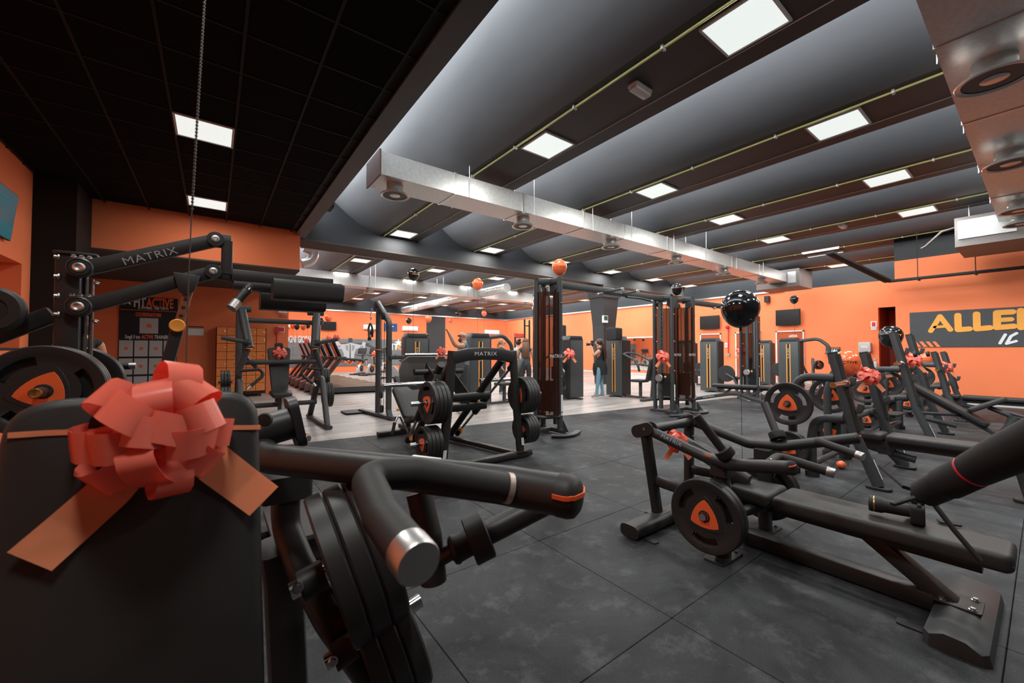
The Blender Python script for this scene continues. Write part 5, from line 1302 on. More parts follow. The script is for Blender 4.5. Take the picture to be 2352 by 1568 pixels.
def tvset(label, pts, nrm, depth=.06, mount=True):
    c = sum(pts, V()) / 4; t = thing('television', label, 'television', V((c.x, c.y, min(p.z for p in pts))))
    nrm = V(nrm)
    mk('screen', B().poly(pts, .012, nrm), M_SCREEN, t, smooth=0)
    mk('casing', B().poly([c + (p - c) * 1.03 - nrm * depth for p in pts], depth, nrm), M_DARK, t, smooth=0)
    mk('wall_bracket', B().box(c - nrm * (depth + .04), (.07, .07, .2)), M_METAL, t)
    return t
def rect_y(x0, y0, x1, y1, y): return [Yp(x0, y0, y), V((Yp(x1, y0, y).x, y, Yp(x0, y0, y).z)), V((Yp(x1, y0, y).x, y, Yp(x0, y1, y).z)), V((Yp(x0, y0, y).x, y, Yp(x0, y1, y).z))]
tvset('dark television on the back wall left of the mural figure', rect_y(738, 738, 772, 757, YM - .15), (0, -1, 0))
for k, (a, b_, c, d_, nm) in enumerate(((836, 745, 872, 756, 'left of the blue board'), (926, 748, 960, 759, 'right of the blue board'), (1116, 757, 1147, 767, 'right of the dark column'), (655, 745, 668, 752, 'far left behind the balloons'))):
    r = rect_y(a, b_, c, d_, YM - .2)
    t = thing('air_conditioner', f'white wall air conditioner on the back wall, {nm}', 'air conditioner', (r[2] + r[3]) / 2, group='wall air conditioners')
    cx_ = (r[0].x + r[1].x) / 2; w_ = r[1].x - r[0].x; h_ = r[0].z - r[3].z
    mk('unit_body', B().sweep([V((r[0].x, YM - .1, r[3].z + h_ / 2)), V((r[1].x, YM - .1, r[3].z + h_ / 2))], rrect(.2, h_, .05, 3)), M_WHITE, t)
    mk('air_flap', B().bb(r[0].x + .05, r[1].x - .05, YM - .205, YM - .19, r[3].z + .03, r[3].z + .09), M_LAMPF, t, smooth=0)
r = rect_y(882, 742, 912, 760, YM - .02)
t = thing('blue_board', 'blue notice board between the two wall air conditioners', 'board', (r[2] + r[3]) / 2)
mk('board_sheet', B().poly(r[::-1], .02, (0, -1, 0)), M_BLUE, t, smooth=0)
mk('board_text', B().bb(r[0].x + .15, r[0].x + .65, YM - .045, YM - .04, r[3].z + .3, r[3].z + .35), M_PRINTW, t, smooth=0)

# ================================================================== RIGHT WALL
XM = XW - .01; S_ = lambda px, py, o=0.0: Xp(px, py, XM - o)
def rect_x(x0, y0, x1, y1, x):
    a, b_ = Xp(x0, y0, x), Xp(x1, y1, x); return [a, V((x, b_.y, a.z)), b_, V((x, a.y, b_.z))]
tvset('dark wall television right of the crossover, beyond the big black balloon', rect_x(1782, 713, 1837, 745, XM - .15), (-1, 0, 0))
tvset('dark wall television left of the big black balloon', rect_x(1608, 727, 1651, 754, XM - .15), (-1, 0, 0))
for k, (a, b_, c) in enumerate(((1609, 766, 1657), (1783, 759, 1848), (1690, 762, 1748))):
    y0, y1 = S_(a, 800).y, S_(c, 800).y; zt = S_((a + c) / 2, b_).z
    d_ = struct('door_%d' % (k + 1), B().bb(XM - .05, XM, y1, y1 + .05, 0, zt).bb(XM - .05, XM, y0 - .05, y0, 0, zt).bb(XM - .05, XM, y1, y0, zt - .05, zt), mat('pale_frame', (.55, .55, .53), .5))
    mk('glass_pane', B().bb(XM - .02, XM - .01, y1 + .05, y0 - .05, 0, zt - .05), mat('reflective_red_glass', (.42, .09, .035), .12, .0, spec=.8), d_, smooth=0)
    if k == 1:
        lettering('door_lettering', 'LAVORA', .15, (XM - .025, (y0 + y1) / 2 - .12, S_(1808, 772).z), (0, -1, 0), (0, 0, 1), M_PRINTW, d_, bold=.003, width=.30)
t = thing('mirror', 'wide wall mirror with white top edge behind the first crossover', 'mirror', (XM, 14.0, .3))
my0, my1 = S_(1432, 800).y, S_(1500, 800).y; mzt = S_(1460, 776).z
mk('mirror_glass', B().bb(XM - .02, XM - .005, my1, my0, .25, mzt), mat('mirror_glass', (.80, .78, .76), .03, 1.0), t, smooth=0)
mk('mirror_edge', B().bb(XM - .03, XM, my1, my0, mzt, mzt + .05), M_WHITE, t, smooth=0)
t = thing('wall_speaker', 'small black wall speaker above and left of the right television', 'speaker', S_(1762, 693, .1))
mk('speaker_box', B().box(S_(1762, 687, .12), (.18, .17, .26)), M_DARK, t)
mk('speaker_bracket', B().box(S_(1762, 687, .02), (.05, .05, .08)), M_METAL, t)
sg2 = thing('extinguisher_sign', 'red and white extinguisher sign beside the dark doorway', 'sign', S_(2007, 757))
a, b_ = S_(2000, 738), S_(2014, 757)
mk('sign_board', B().bb(XM - .008, XM, b_.y, a.y, b_.z, a.z), M_PRINTW, sg2, smooth=0)
mk('sign_pictogram', B().bb(XM - .012, XM - .008, b_.y + .03, a.y - .03, b_.z + .12, a.z - .03), M_RED, sg2, smooth=0)
lettering('sign_lettering', 'ESTINTORE', .06, (XM - .012, (a.y + b_.y) / 2, b_.z + .06), (0, -1, 0), (0, 0, 1), M_POST, sg2, width=.22)
t = thing('towel_dispenser', 'grey plastic towel dispenser on the wall left of the doorway', 'dispenser', S_(1988, 810))
a, b_ = S_(1974, 786), S_(2003, 809)
mk('dispenser_body', B().slab(rrect(a.y - b_.y, a.z - b_.z, .05), .18, V((XM, (a.y + b_.y) / 2, (a.z + b_.z) / 2)), (0, -1, 0), (0, 0, 1), .02), mat('grey_plastic', (.42, .44, .45), .35), t)
mk('dispenser_window', B().bb(XM - .19, XM - .178, b_.y + .08, a.y - .08, b_.z + .15, a.z - .12), mat('pale_window', (.6, .58, .5), .3), t, smooth=0)
t = thing('fire_pipe', 'red fire pipe with valve on the right wall', 'pipe', S_(1672, 815))
mk('pipe', B().cyl(S_(1673, 752, .05), S_(1673, 815, .05), .025, n=10), M_RED, t)
mk('pipe_head', B().ell(S_(1671, 751, .06), (.09, .09, .09), 12, 8), M_RED, t)
mk('pipe_valve', B().box(S_(1673, 814, .06), (.1, .12, .12)), M_GALV2, t)
t = thing('wall_notice', 'small pale notice beside the red fire pipe', 'notice', S_(1668, 797))
a, b_ = S_(1665, 787), S_(1671, 797)
mk('notice_sheet', B().bb(XM - .008, XM, b_.y, a.y, b_.z, a.z), M_PRINTW, t, smooth=0)
mk('notice_print', B().bb(XM - .011, XM - .008, b_.y + .03, a.y - .03, b_.z + .06, b_.z + .12), M_RED, t, smooth=0)
t = thing('product_shelf', 'small black wall shelf of spray bottles left of the dispenser', 'shelf', S_(1913, 811))
a, b_ = S_(1897, 797), S_(1930, 811)
mk('shelf_box', B().bb(XM - .2, XM, b_.y, a.y, b_.z - .02, b_.z).bb(XM - .02, XM, b_.y, a.y, b_.z, a.z), M_DARK, t, smooth=0)
lettering('shelf_lettering', 'FITACTIVE', .09, (XM - .022, (a.y + b_.y) / 2, a.z - .05), (0, -1, 0), (0, 0, 1), M_YEL, t, width=.40)
for k in range(5):
    y = a.y - .08 - k * (a.y - b_.y - .16) / 4
    solo('spray_bottle', B().lathe(V((XM - .1, y, b_.z)), (0, 0, 1), [(0, 0), (.035, 0), (.035, .10), (.012, .13), (.012, .16), (0, .16)], 10), M_WHITE if k % 2 else mat('pale_blue_plastic', (.15, .35, .5), .4), '%s small bottle from the left on the black wall shelf' % ['first', 'second', 'third', 'fourth', 'fifth'][k], 'bottle', 'bottles on the wall shelf')
solo('spray_bottle', B().lathe(S_(2011, 843, .3) - V((0, 0, 0)), (0, 0, 1), [(0, 0), (.06, 0), (.06, .16), (.02, .2), (.02, .26), (.05, .27), (.05, .3), (0, .3)], 12), mat('clear_bottle', (.5, .55, .55), .2), 'clear spray bottle left of the dark doorway', 'bottle')
t = thing('side_table', 'low dark stand under the spray bottle by the doorway', 'table', S_(2008, 875, .3))
c_ = S_(2008, 846, .3); mk('table_top', B().bb(c_.x - .25, c_.x + .2, c_.y - .3, c_.y + .3, c_.z - .02, S_(2011, 843, .3).z), M_DARK, t, smooth=0)
for dx in (-.2, .15):
    for dy in (-.25, .25): mk('leg', B().cyl(V((c_.x + dx, c_.y + dy, 0)), V((c_.x + dx, c_.y + dy, c_.z - .02)), .02, n=10), M_DARK, t)
# pillar exit sign
t = thing('exit_sign', 'green and white exit sign on the slate pillar', 'sign', Yp(1391, 740, 10.18))
a, b_ = Yp(1386, 724, 10.20), Yp(1396, 741, 10.20)
mk('sign_board', B().bb(a.x, b_.x, 10.19, 10.27, b_.z, a.z), M_PRINTW, t, smooth=0)
mk('sign_pictogram', B().bb(a.x + .02, b_.x - .02, 10.186, 10.19, b_.z + .09, a.z - .02), M_GREEN, t, smooth=0)
# big sign on the right
XS = 14.69; W_ = lambda px, py, o=.012: Xp(px, py, XS - o)
sn = thing('wall_banner', 'charcoal wall banner with big golden rounded letters', 'banner', W_(2220, 797))
sa_, sb3 = W_(2089, 718), W_(2102, 797)
mk('banner_sheet', B().bb(XS - .012, XS, -1.2, sa_.y, sb3.z, sa_.z + .0), mat('banner_charcoal', (.045, .047, .049), .55), sn, smooth=0)
M_GOLD = mat('golden_print', (.78, .33, .045), .5)
def stroke(name, L, wpx, mt_, o=.02):
    b = B(); P3 = [W_(x, y, o) for x, y in L]; r = wpx * 9.7 / 918 / 2
    for ki, (p, q) in enumerate(zip(P3, P3[1:])):
        p = p - V((.0015 * ki, 0, 0)); q = q - V((.0015 * ki, 0, 0)); d = (q - p); d.x = 0; d.normalize(); n = V((0, -d.z, d.y))
        a0 = math.atan2(n.z, n.y); pts = []
        for k in range(9): a = a0 + PI * k / 8; pts.append(p + V((0, math.cos(a), math.sin(a))) * r)
        for k in range(9): a = a0 + PI + PI * k / 8; pts.append(q + V((0, math.cos(a), math.sin(a))) * r)
        b.poly(pts[::-1], .004, (-1, 0, 0))
    return mk(name, b, mt_, sn, smooth=0)
stroke('letter_a', [(2138, 760), (2159, 726), (2183, 757)], 9.5, M_GOLD); stroke('letter_a_bar', [(2147, 751), (2174, 749)], 6, M_GOLD)
stroke('letter_l', [(2200, 724), (2201, 757), (2226, 755)], 11.5, M_GOLD)
stroke('letter_l', [(2243, 721), (2244, 755), (2273, 752.5)], 11.5, M_GOLD)
stroke('letter_e', [(2325, 716), (2290, 718), (2290, 752), (2328, 749)], 11.5, M_GOLD); stroke('letter_e_bar', [(2290, 735), (2322, 733)], 9.5, M_GOLD)
stroke('letter_n', [(2346, 752), (2345, 713), (2385, 748), (2386, 708)], 11.5, M_GOLD)
stroke('script_i', [(2309, 768), (2297, 788)], 5, M_PRINTW); stroke('script_l', [(2335, 765), (2322, 772), (2312, 789), (2334, 783)], 5, M_PRINTW)
for k in range(4):
    x = 2107 + k * 15
    L = [(x, 797), (x + 9, 797), (x - 4 + (2 if k == 3 else 0), 785), (x - 11, 785)] if k else [(2103, 797), (2112, 797), (2104, 789), (2103, 790)]
    L = [(x, 796.5), (x + 9, 796.5), (x - 3, 784), (x - 11, 784)]
    L = [(max(2103.5, a), b) for a, b in L]
    mk('orange_stripe', B().poly([W_(p, q2, .018) for p, q2 in L], .003, (-1, 0, 0)), M_WALL, sn, smooth=0)
# niche in the left wall: recessed red shelf
# ================================================================== SHOULDER PRESS (left, middle distance)
xs0 = .93
shp = thing('shoulder_press', 'shoulder press with bow on its tall seat, left in front of the lockers', 'gym machine', (xs0, 8.2, 0))
ms = lambda p: mir(p, xs0)
XR = 1.52
for s in (1, -1):
    f = (lambda p: p) if s > 0 else ms
    U = [Xp(712, 953, XR), Xp(723, 905, XR), Xp(729, 862, XR), Xp(729, 722, XR)]
    U[0].z = .06
    up_ = mk('upright', B().sweep([f(p) for p in U], rrect(.075, .095, .02, 2), .3, up=(1, 0, 0)), M_METAL2, shp)
    O = [Xp(729, 868, XR), Xp(740, 868, XR), Xp(752, 975, XR + .02)]; O[-1].z = .06
    mk('outer_leg', B().sweep([f(p) for p in O], oval(.04, .045, 14), .12, up=(1, 0, 0)), M_METAL2, shp)
    fa_, fb2 = V((XR, U[0].y + .12, .04)), V((XR + .03, O[-1].y - .1, .04))
    mk('base_foot', B().bar([f(fa_), f(fb2)], .10, .06, .02), M_METAL2, shp)
    top = U[-1]
    mk('pivot_head', B().tube([f(top + V((-.16, .0, .03))), f(top + V((.10, .0, .03)))], .055), M_METAL2, shp)
    a0, a1 = f(top + V((-.03, -.10, .0))), f(Xp(716, 800, XR - .12) + V((0, -.25, 0)))
    ar = mk('press_arm', B().sweep([a0, a1], oval(.045, .06, 14), up=(1, 0, 0)), M_METAL2, shp)
    mk('weight_horn', B().cyl(a1 + V((-s * .02, 0, .08)), a1 + V((s * .36, -.05, .16)), .032), M_METAL2, ar)
    mk('horn_collar', B().cyl(a1 + V((s * .02, 0, .085)), a1 + V((s * .07, 0, .095)), .06), M_RUB, ar)
    mk('orange_tip', B().cyl(a1 + V((0, 0, -.012)), a1 + V((0, 0, .0)), .05), M_YEL, ar)
    b0 = a1 + V((s * .02, .05, -.02)); b1 = b0 + V((s * .12, .05, -.36))
    mk('lower_arm', B().tube([b0, b1], .042), M_METAL2, ar)
    mk('handle_grip', B().tube([b1 + V((0, -.02, .02)), b1 + V((-s * .30, -.05, .04)), b1 + V((-s * .34, -.06, -.06)), b1 + V((-s * .14, -.12, -.24))], .024, .08), M_RUB, ar)
    mk('grip_end', B().cyl(b1 + V((-s * .16, -.115, -.22)), b1 + V((-s * .12, -.125, -.27)), .026), M_STEEL, ar)
    hb = B().tube([f(top + V((-.05, .02, -.05))), f(top + V((-.08, -.02, -.75))), f(top + V((-.25, -.02, -.95)))], .032, .15)
    mk('inner_tube', hb, M_METAL2, shp)
    for k, (px, py) in enumerate(((741, 870), (752, 905))):
        K = f(Xp(px - 14, py, XR + .03)); K = f(V((XR + .02, Xp(735, py, XR + .05).y + .05, Xp(735, py, XR + .05).z)))
        K = f(V((XR + .07, (O[-1].y + U[0].y) / 2 + (.32 if k == 0 else 0.02), Xp(740, py, XR + .1).z)))
        mk('storage_peg', B().cyl(K, K + V((s * .2, 0, 0)), .022), M_METAL2, shp)
        plates(K + V((s * .165, 0, 0)), (-s, 0, 0), 3, '%s %s peg of shoulder press' % ('upper' if k == 0 else 'lower', 'right' if s > 0 else 'left'), .38 if k == 0 else .45, .045, group='plates on the shoulder press')
ypl = U[2].y
for z, y in ((Xp(729, 742, XR).z, ypl), (Xp(729, 830, XR).z, ypl), (.38, ypl + .05)):
    mk('cross_bar', B().tube([V((2 * xs0 - XR, y, z)), V((XR, y, z))], .042), M_METAL2, shp)
pd0, pd1 = Yp(640, 905, 7.95), Yp(637, 800, 8.15)
dr = (pd1 - pd0).normalized()
mk('back_pad', B().slab(outline_pad(.24, .36, (pd1 - pd0).length, .05), .07, V((xs0, pd0.y, pd0.z)), (1, 0, 0), V((0, dr.y, dr.z)), .016, .004), M_VINYL, shp)
mk('head_rest', B().slab(outline_pad(.14, .12, .10, .03), .06, V((xs0, pd1.y + .0, pd1.z)), (1, 0, 0), (0, 0, 1), .014), M_VINYL, shp)
mk('seat', B().slab(outline_pad(.28, .34, .34, .05), .07, V((xs0, 7.55, pd0.z - .03)), (1, 0, 0), (0, 1, .12), .016, .004), M_VINYL, shp)
mk('seat_post', B().bar([V((xs0, 7.85, .05)), V((xs0, 7.8, pd0.z - .03))], .08, .08, .012, up=(0, 1, 0)), M_METAL2, shp)
mk('seat_tube', B().cyl(V((xs0 + .02, 7.7, .3)), V((xs0 + .02, 7.68, pd0.z - .02)), .022), M_CHROME, shp)
mk('back_strut', B().bar([V((xs0, 8.2, .38)), V((xs0, 8.25, pd1.z - .2))], .08, .06, .012, up=(0, 1, 0)), M_METAL2, shp)
mk('ribbon_band', B().ribbon([V((xs0 - .185, pd1.y - .085, pd1.z - .10)), V((xs0 + .185, pd1.y - .085, pd1.z - .10))], .012, (0, 0, 1), .004), M_RIBT, shp)
bow(V((xs0 + .01, pd1.y - .09, pd1.z - .09)), (0, -1, .1), (0, 0, 1), .12, 'coral ribbon bow on the tall seat of the shoulder press')

# ================================================================== CABLE COLUMN with rope
ccx = 2.60
cc = thing('cable_column', 'single cable column with triceps rope, standing on the wood floor', 'gym machine', (ccx, 7.9, 0))
p1_, p2_ = V((ccx + .06, 8.05, 0)), V((ccx + .10, 7.55, 0))
t1 = Xp(880, 705, p1_.x).z; t2 = Xp(903, 735, p2_.x).z
mk('rear_post', B().bar([p1_ + V((0, 0, .04)), V((p1_.x, p1_.y, t1))], .09, .10, .02, up=(0, 1, 0)), M_METAL2, cc)
mk('front_post', B().bar([p2_ + V((0, -.08, .05)), V((p2_.x, p2_.y, .16)), V((p2_.x, p2_.y, t2 - .02)), V((p2_.x - .02, 8.18, t1 + .13))], .085, .10, .02, .14, up=(1, 0, 0)), M_METAL2, cc)
mk('base_beam', B().bar([V((ccx - .06, 8.75, .045)), V((ccx + .12, 7.30, .045))], .13, .06, .02), M_METAL2, cc)
mk('foot_plate', B().slab(rrect(.42, .50, .05), .02, V((ccx - .22, 8.75, .02)), (1, 0, 0), (0, 1, 0), .004), M_RUB, cc)
for (y, z) in ((8.15, t1 + .02), (7.72, t1 - .18), (7.8, .45), (7.75, .18)):
    mk('pulley', B().lathe(V((ccx + .02, y, z)), (1, 0, 0), [(0, 0), (.075, 0), (.075, .008), (.06, .016), (.075, .024), (.075, .032), (0, .032)], 20), M_RUB, cc)
for y in (7.68, 7.82): mk('cable', B().cyl(V((ccx + .05, y, .2)), V((ccx + .05, y, t1 - .2)), .005, n=6), M_DARK, cc)
hx = V((ccx - .02, 8.28, t1 - .10))
mk('cable_hook', B().tube([V((ccx - .02, 8.22, t1 + .0)), hx], .010), M_CHROME, cc)
rp_ = thing('triceps_rope', 'dark braided triceps rope hanging on the cable column', 'rope', hx + V((0, 0, -.5)))
mk('carabiner', B().sweep([hx + V((0, 0, 0)), hx + V((0, .03, -.05)), hx + V((0, 0, -.16)), hx + V((0, -.03, -.05))], circ(.006, 6), .02, closed=True), M_CHROME, rp_)
mk('rope', B().tube([hx + V((-.02, .02, -.50)), hx + V((-.02, .10, -.30)), hx + V((0, .03, -.17)), hx + V((0, -.10, -.30)), hx + V((0, -.10, -.48))], .020, .12), M_RUB, rp_)
mk('rope_end', B().cyl(hx + V((-.02, .02, -.48)), hx + V((-.02, .02, -.55)), .034), M_RUB, rp_)
mk('side_arm', B().bar([V((p2_.x, 7.5, 1.18)), V((p2_.x + .75, 7.45, 1.18))], .06, .08, .01), M_METAL2, cc)
mk('chrome_bar', B().cyl(V((p2_.x + .7, 7.44, 1.18)), V((p2_.x + 1.2, 7.42, 1.20)), .03), M_CHROME, cc)
mk('chrome_bar', B().cyl(V((p2_.x - .05, 7.42, .66)), V((p2_.x + .55, 7.40, .66)), .03), M_CHROME, cc)
mk('ribbon_band', B().cyl(V((p1_.x, p1_.y, 1.32)), V((p1_.x, p1_.y, 1.335)), .075), M_RIBT, cc)

# ================================================================== CABLE CROSSOVERS
def crossover(x0, y, label, W=3.15, H=2.42):
    t = thing('cable_crossover', label, 'gym machine', (x0 + W / 2, y, 0), group='cable crossovers')
    for s, x in ((-1, x0), (1, x0 + W)):
        o = s * .30          # outer side
        for (dx, dy) in ((0, -.20), (0, .20), (o, 0)):
            po_ = mk('post', B().sweep([V((x + dx, y + dy, .05)), V((x + dx, y + dy, H if dx == 0 else H - .02))], oval(.034, .045, 14, 3), up=(1, 0, 0)), M_METAL2, t)
            for z in (.35, .9, 1.5, 2.05):
                bb_ = B(); bolt(bb_, V((x + dx + .0, y + dy - .045, z)), (0, -1, 0), .012, .01); mk('post_bolt', bb_, M_CHROME, po_)
            if dx == 0: mk('sticker', B().bb(x + dx - .02, x + dx + .02, y + dy - .0475, y + dy - .0455, .30, .62), M_PRINTW, po_, smooth=0)
        mk('top_cap', B().sweep([V((x, y - .20, H)), V((x, y + .20, H))], rrect(.09, .10, .02)), M_METAL2, t)
        mk('top_cap_arm', B().bar([V((x, y, H)), V((x + o, y, H - .03))], .09, .10, .02), M_METAL2, t)
        for yy in (-.12, .12):
            mk('pulley', B().lathe(V((x + s * .06 - .016, y + yy, H - .14)), (1, 0, 0), [(0, 0), (.065, 0), (.065, .008), (.052, .016), (.065, .024), (.065, .032), (0, .032)], 18), M_RUB, t)
        # smoked half-round shroud and stack
        sh = B(); vs = []; fs = []; n = 16
        for z in (.30, H - .20):
            for k in range(n + 1):
                a = -PI * .5 + PI * k / n; vs.append(V((x + s * (.05 + .27 * math.cos(a)), y + .24 * math.sin(a), z)))
        for k in range(n): fs.append((k, k + 1, n + 2 + k, n + 1 + k))
        sh.add(vs, fs)
        mk('smoked_shroud', sh, M_GLASS, t, smooth=60)
        for k in range(14):
            mk('stack_plate', B().bb(x + s * .12 - .05, x + s * .12 + .05, y - .17, y + .17, .36 + k * .034, .36 + k * .034 + .030), M_DARK, t, smooth=0)
        for yy in (-.09, .09): mk('guide_rod', B().cyl(V((x + s * .12, y + yy, .32)), V((x + s * .12, y + yy, H - .1)), .012, n=10), M_STEEL, t)
        mk('cable', B().cyl(V((x + s * .12, y, .84)), V((x + s * .12, y, H - .15)), .006, n=6), M_DARK, t)
        # adjustable column with holes, carriage
        ac_ = mk('height_rail', B().bb(x - s * .10 - .03, x - s * .10 + .03, y - .03, y + .03, .12, H - .08), M_METAL2, t, smooth=0)
        hh = B()
        for k in range(22): hh.lathe(V((x - s * .10, y - .031, .30 + k * .09)), (0, -1, 0), [(0, .0005), (.012, .001), (.012, .002), (0, .002)], 8)
        mk('rail_hole', hh, M_STEEL, ac_)
        cz_ = .95 if s < 0 else .75
        ca = mk('carriage', B().bb(x - s * .10 - .05, x - s * .10 + .05, y - .05, y + .05, cz_ - .10, cz_ + .10), M_RUB, t)
        mk('carriage_pulley', B().lathe(V((x - s * .20 - .015, y - .02, cz_)), (1, 0, 0), [(0, 0), (.075, 0), (.075, .006), (.06, .015), (.075, .024), (.075, .03), (0, .03)], 20), M_STEEL, ca)
        mk('carriage_knob', B().ell(V((x - s * .10, y - .10, cz_ + .02)), (.025, .025, .025), 10, 8), M_YEL, ca)
        mk('hand_strap', B().tube([V((x - s * .22, y - .03, cz_ - .06)), V((x - s * .25, y - .06, cz_ - .22)), V((x - s * .2, y - .10, cz_ - .30)), V((x - s * .18, y - .02, cz_ - .22))], .012, .03), M_RUB, ca)
        mk('shroud_tube', B().tube([V((x + s * .02, y - .22, .28)), V((x + s * .32, y - .10, .28)), V((x + s * .32, y + .10, .28)), V((x + s * .02, y + .22, .28))], .03, .12), M_METAL2, t)
        # feet
        mk('base_bar', B().bar([V((x, y - .30, .06)), V((x, y + .30, .06))], .08, .07, .02), M_METAL2, t)
        mk('base_bar', B().bar([V((x, y, .06)), V((x + o, y, .06))], .08, .07, .02), M_METAL2, t)
        mk('foot_arc', B().sweep([V((x - s * .30, y - .30, .03)), V((x - s * .05, y - .44, .03)), V((x + s * .15, y - .42, .03)), V((x + s * .27, y - .30, .03))], rrect(.10, .035, .012), .25), M_METAL2, t)
        mk('foot_gusset', B().poly([V((x - .004, y - .40, .06)), V((x - .004, y - .26, .06)), V((x - .004, y - .27, .24))], .008, (1, 0, 0)), M_METAL2, t)
        ox = x + s * (.10 + .303)
        lettering('brand_lettering', 'MATRIX', .075, (x + s * .12, y - .246, 1.22), (1, 0, 0), (0, 0, 1), M_PRINTW, t, width=.26, space=1.1)
        if s < 0:
            pts_c = V((x - .10 - .29, y - .16, 1.22))
    bm_ = mk('top_beam', B().bar([V((x0, y, H - .03)), V((x0 + W, y, H - .03))], .09, .12, .02), M_METAL2, t)
    lettering('brand_lettering', 'MATRIX', .06, (x0 + W * .52, y - .0465, H - .03), (1, 0, 0), (0, 0, 1), M_PRINTG, t, width=.24)
    for k in (-1, 1):
        hb = mk('pull_up_handle', B().tube([V((x0 + W * .5 + k * .22, y, H - .05)), V((x0 + W * .5 + k * .22, y - .34, H - .03))], .02), M_METAL2, bm_)
        mk('handle_tip', B().cyl(V((x0 + W * .5 + k * .22, y - .34, H - .03)), V((x0 + W * .5 + k * .22, y - .38, H - .03)), .024), M_STEEL, hb)
        hb = mk('pull_up_handle', B().tube([V((x0 + W * .5 + k * .32, y, H - .09)), V((x0 + W * .5 + k * .55, y - .18, H - .12)), V((x0 + W * .5 + k * .75, y - .26, H - .16))], .02, .1), M_METAL2, bm_)
        mk('handle_tip', B().cyl(V((x0 + W * .5 + k * .75, y - .26, H - .16)), V((x0 + W * .5 + k * .79, y - .275, H - .168)), .024), M_STEEL, hb)
    return t
crossover(4.36, 4.78, 'cable crossover with smoked shrouds directly behind the leg press')
crossover(8.21, 4.72, 'cable crossover with smoked shrouds partly behind the big black balloon')
bow(D(1521, 820, 7.75), (-.5, -.8, .2), (0, 0, 1), .13, 'coral ribbon bow on the right column of the first crossover')

# ---- adjustable bench between the crossovers
ab = thing('adjustable_bench', 'adjustable flat bench lying level in front of the second crossover', 'weight bench', (9.93, 4.65, 0), math.atan2(-1.3, .45))
def L_(b): return b
bb0 = B().slab(outline_pad(.30, .27, .95, .05), .07, V((-.30, 0, .43)), (0, -1, 0), (1, 0, 0), .018, .003)
mk('back_pad', bb0, M_VINYL, ab, world=False)
mk('seat_pad', B().slab(outline_pad(.27, .33, .36, .05), .07, V((.68, 0, .43)), (0, -1, 0), (1, 0, 0), .018, .003) if True else None, M_VINYL, ab, world=False)
mk('main_frame', B().bar([V((-.72, 0, .10)), V((.05, 0, .27)), V((.25, 0, .28)), V((.85, 0, .09))], .09, .08, .015, .12), M_METAL2, ab, world=False)
mk('pad_ladder', B().bar([V((-.1, 0, .22)), V((.1, 0, .40))], .06, .05, .008), M_METAL2, ab, world=False)
mk('seat_strut', B().bar([V((.45, 0, .22)), V((.75, 0, .40))], .06, .05, .008), M_METAL2, ab, world=False)
mk('pad_rail', B().bar([V((-.2, 0, .41)), V((1.0, 0, .41))], .07, .04, .008), M_METAL2, ab, world=False)
mk('rear_leg', B().bar([V((.85, 0, .10)), V((.93, 0, .30))], .05, .05, .008), M_CHROME, ab, world=False)
mk('rear_foot', B().bar([V((.90, -.32, .03)), V((.90, .32, .03))], .09, .05, .015), M_METAL2, ab, world=False)
mk('wheel', B().lathe((-.75, -.08, .07), (0, 1, 0), [(0, 0), (.065, 0), (.07, .01), (.07, .03), (0, .04)], 16), M_RUB, ab, world=False)
mk('pull_handle', B().tube([V((.3, 0, .2)), V((.45, .02, .14)), V((.58, .02, .13))], .016, .03), M_CHROME, ab, world=False)
lettering('brand_lettering', 'MATRIX', .05, ab.matrix_basis @ V((-.38, -.047, .178)), ab.matrix_basis.to_3x3() @ V((1, 0, .22)), (0, 0, 1), M_PRINTW, ab, width=.26)

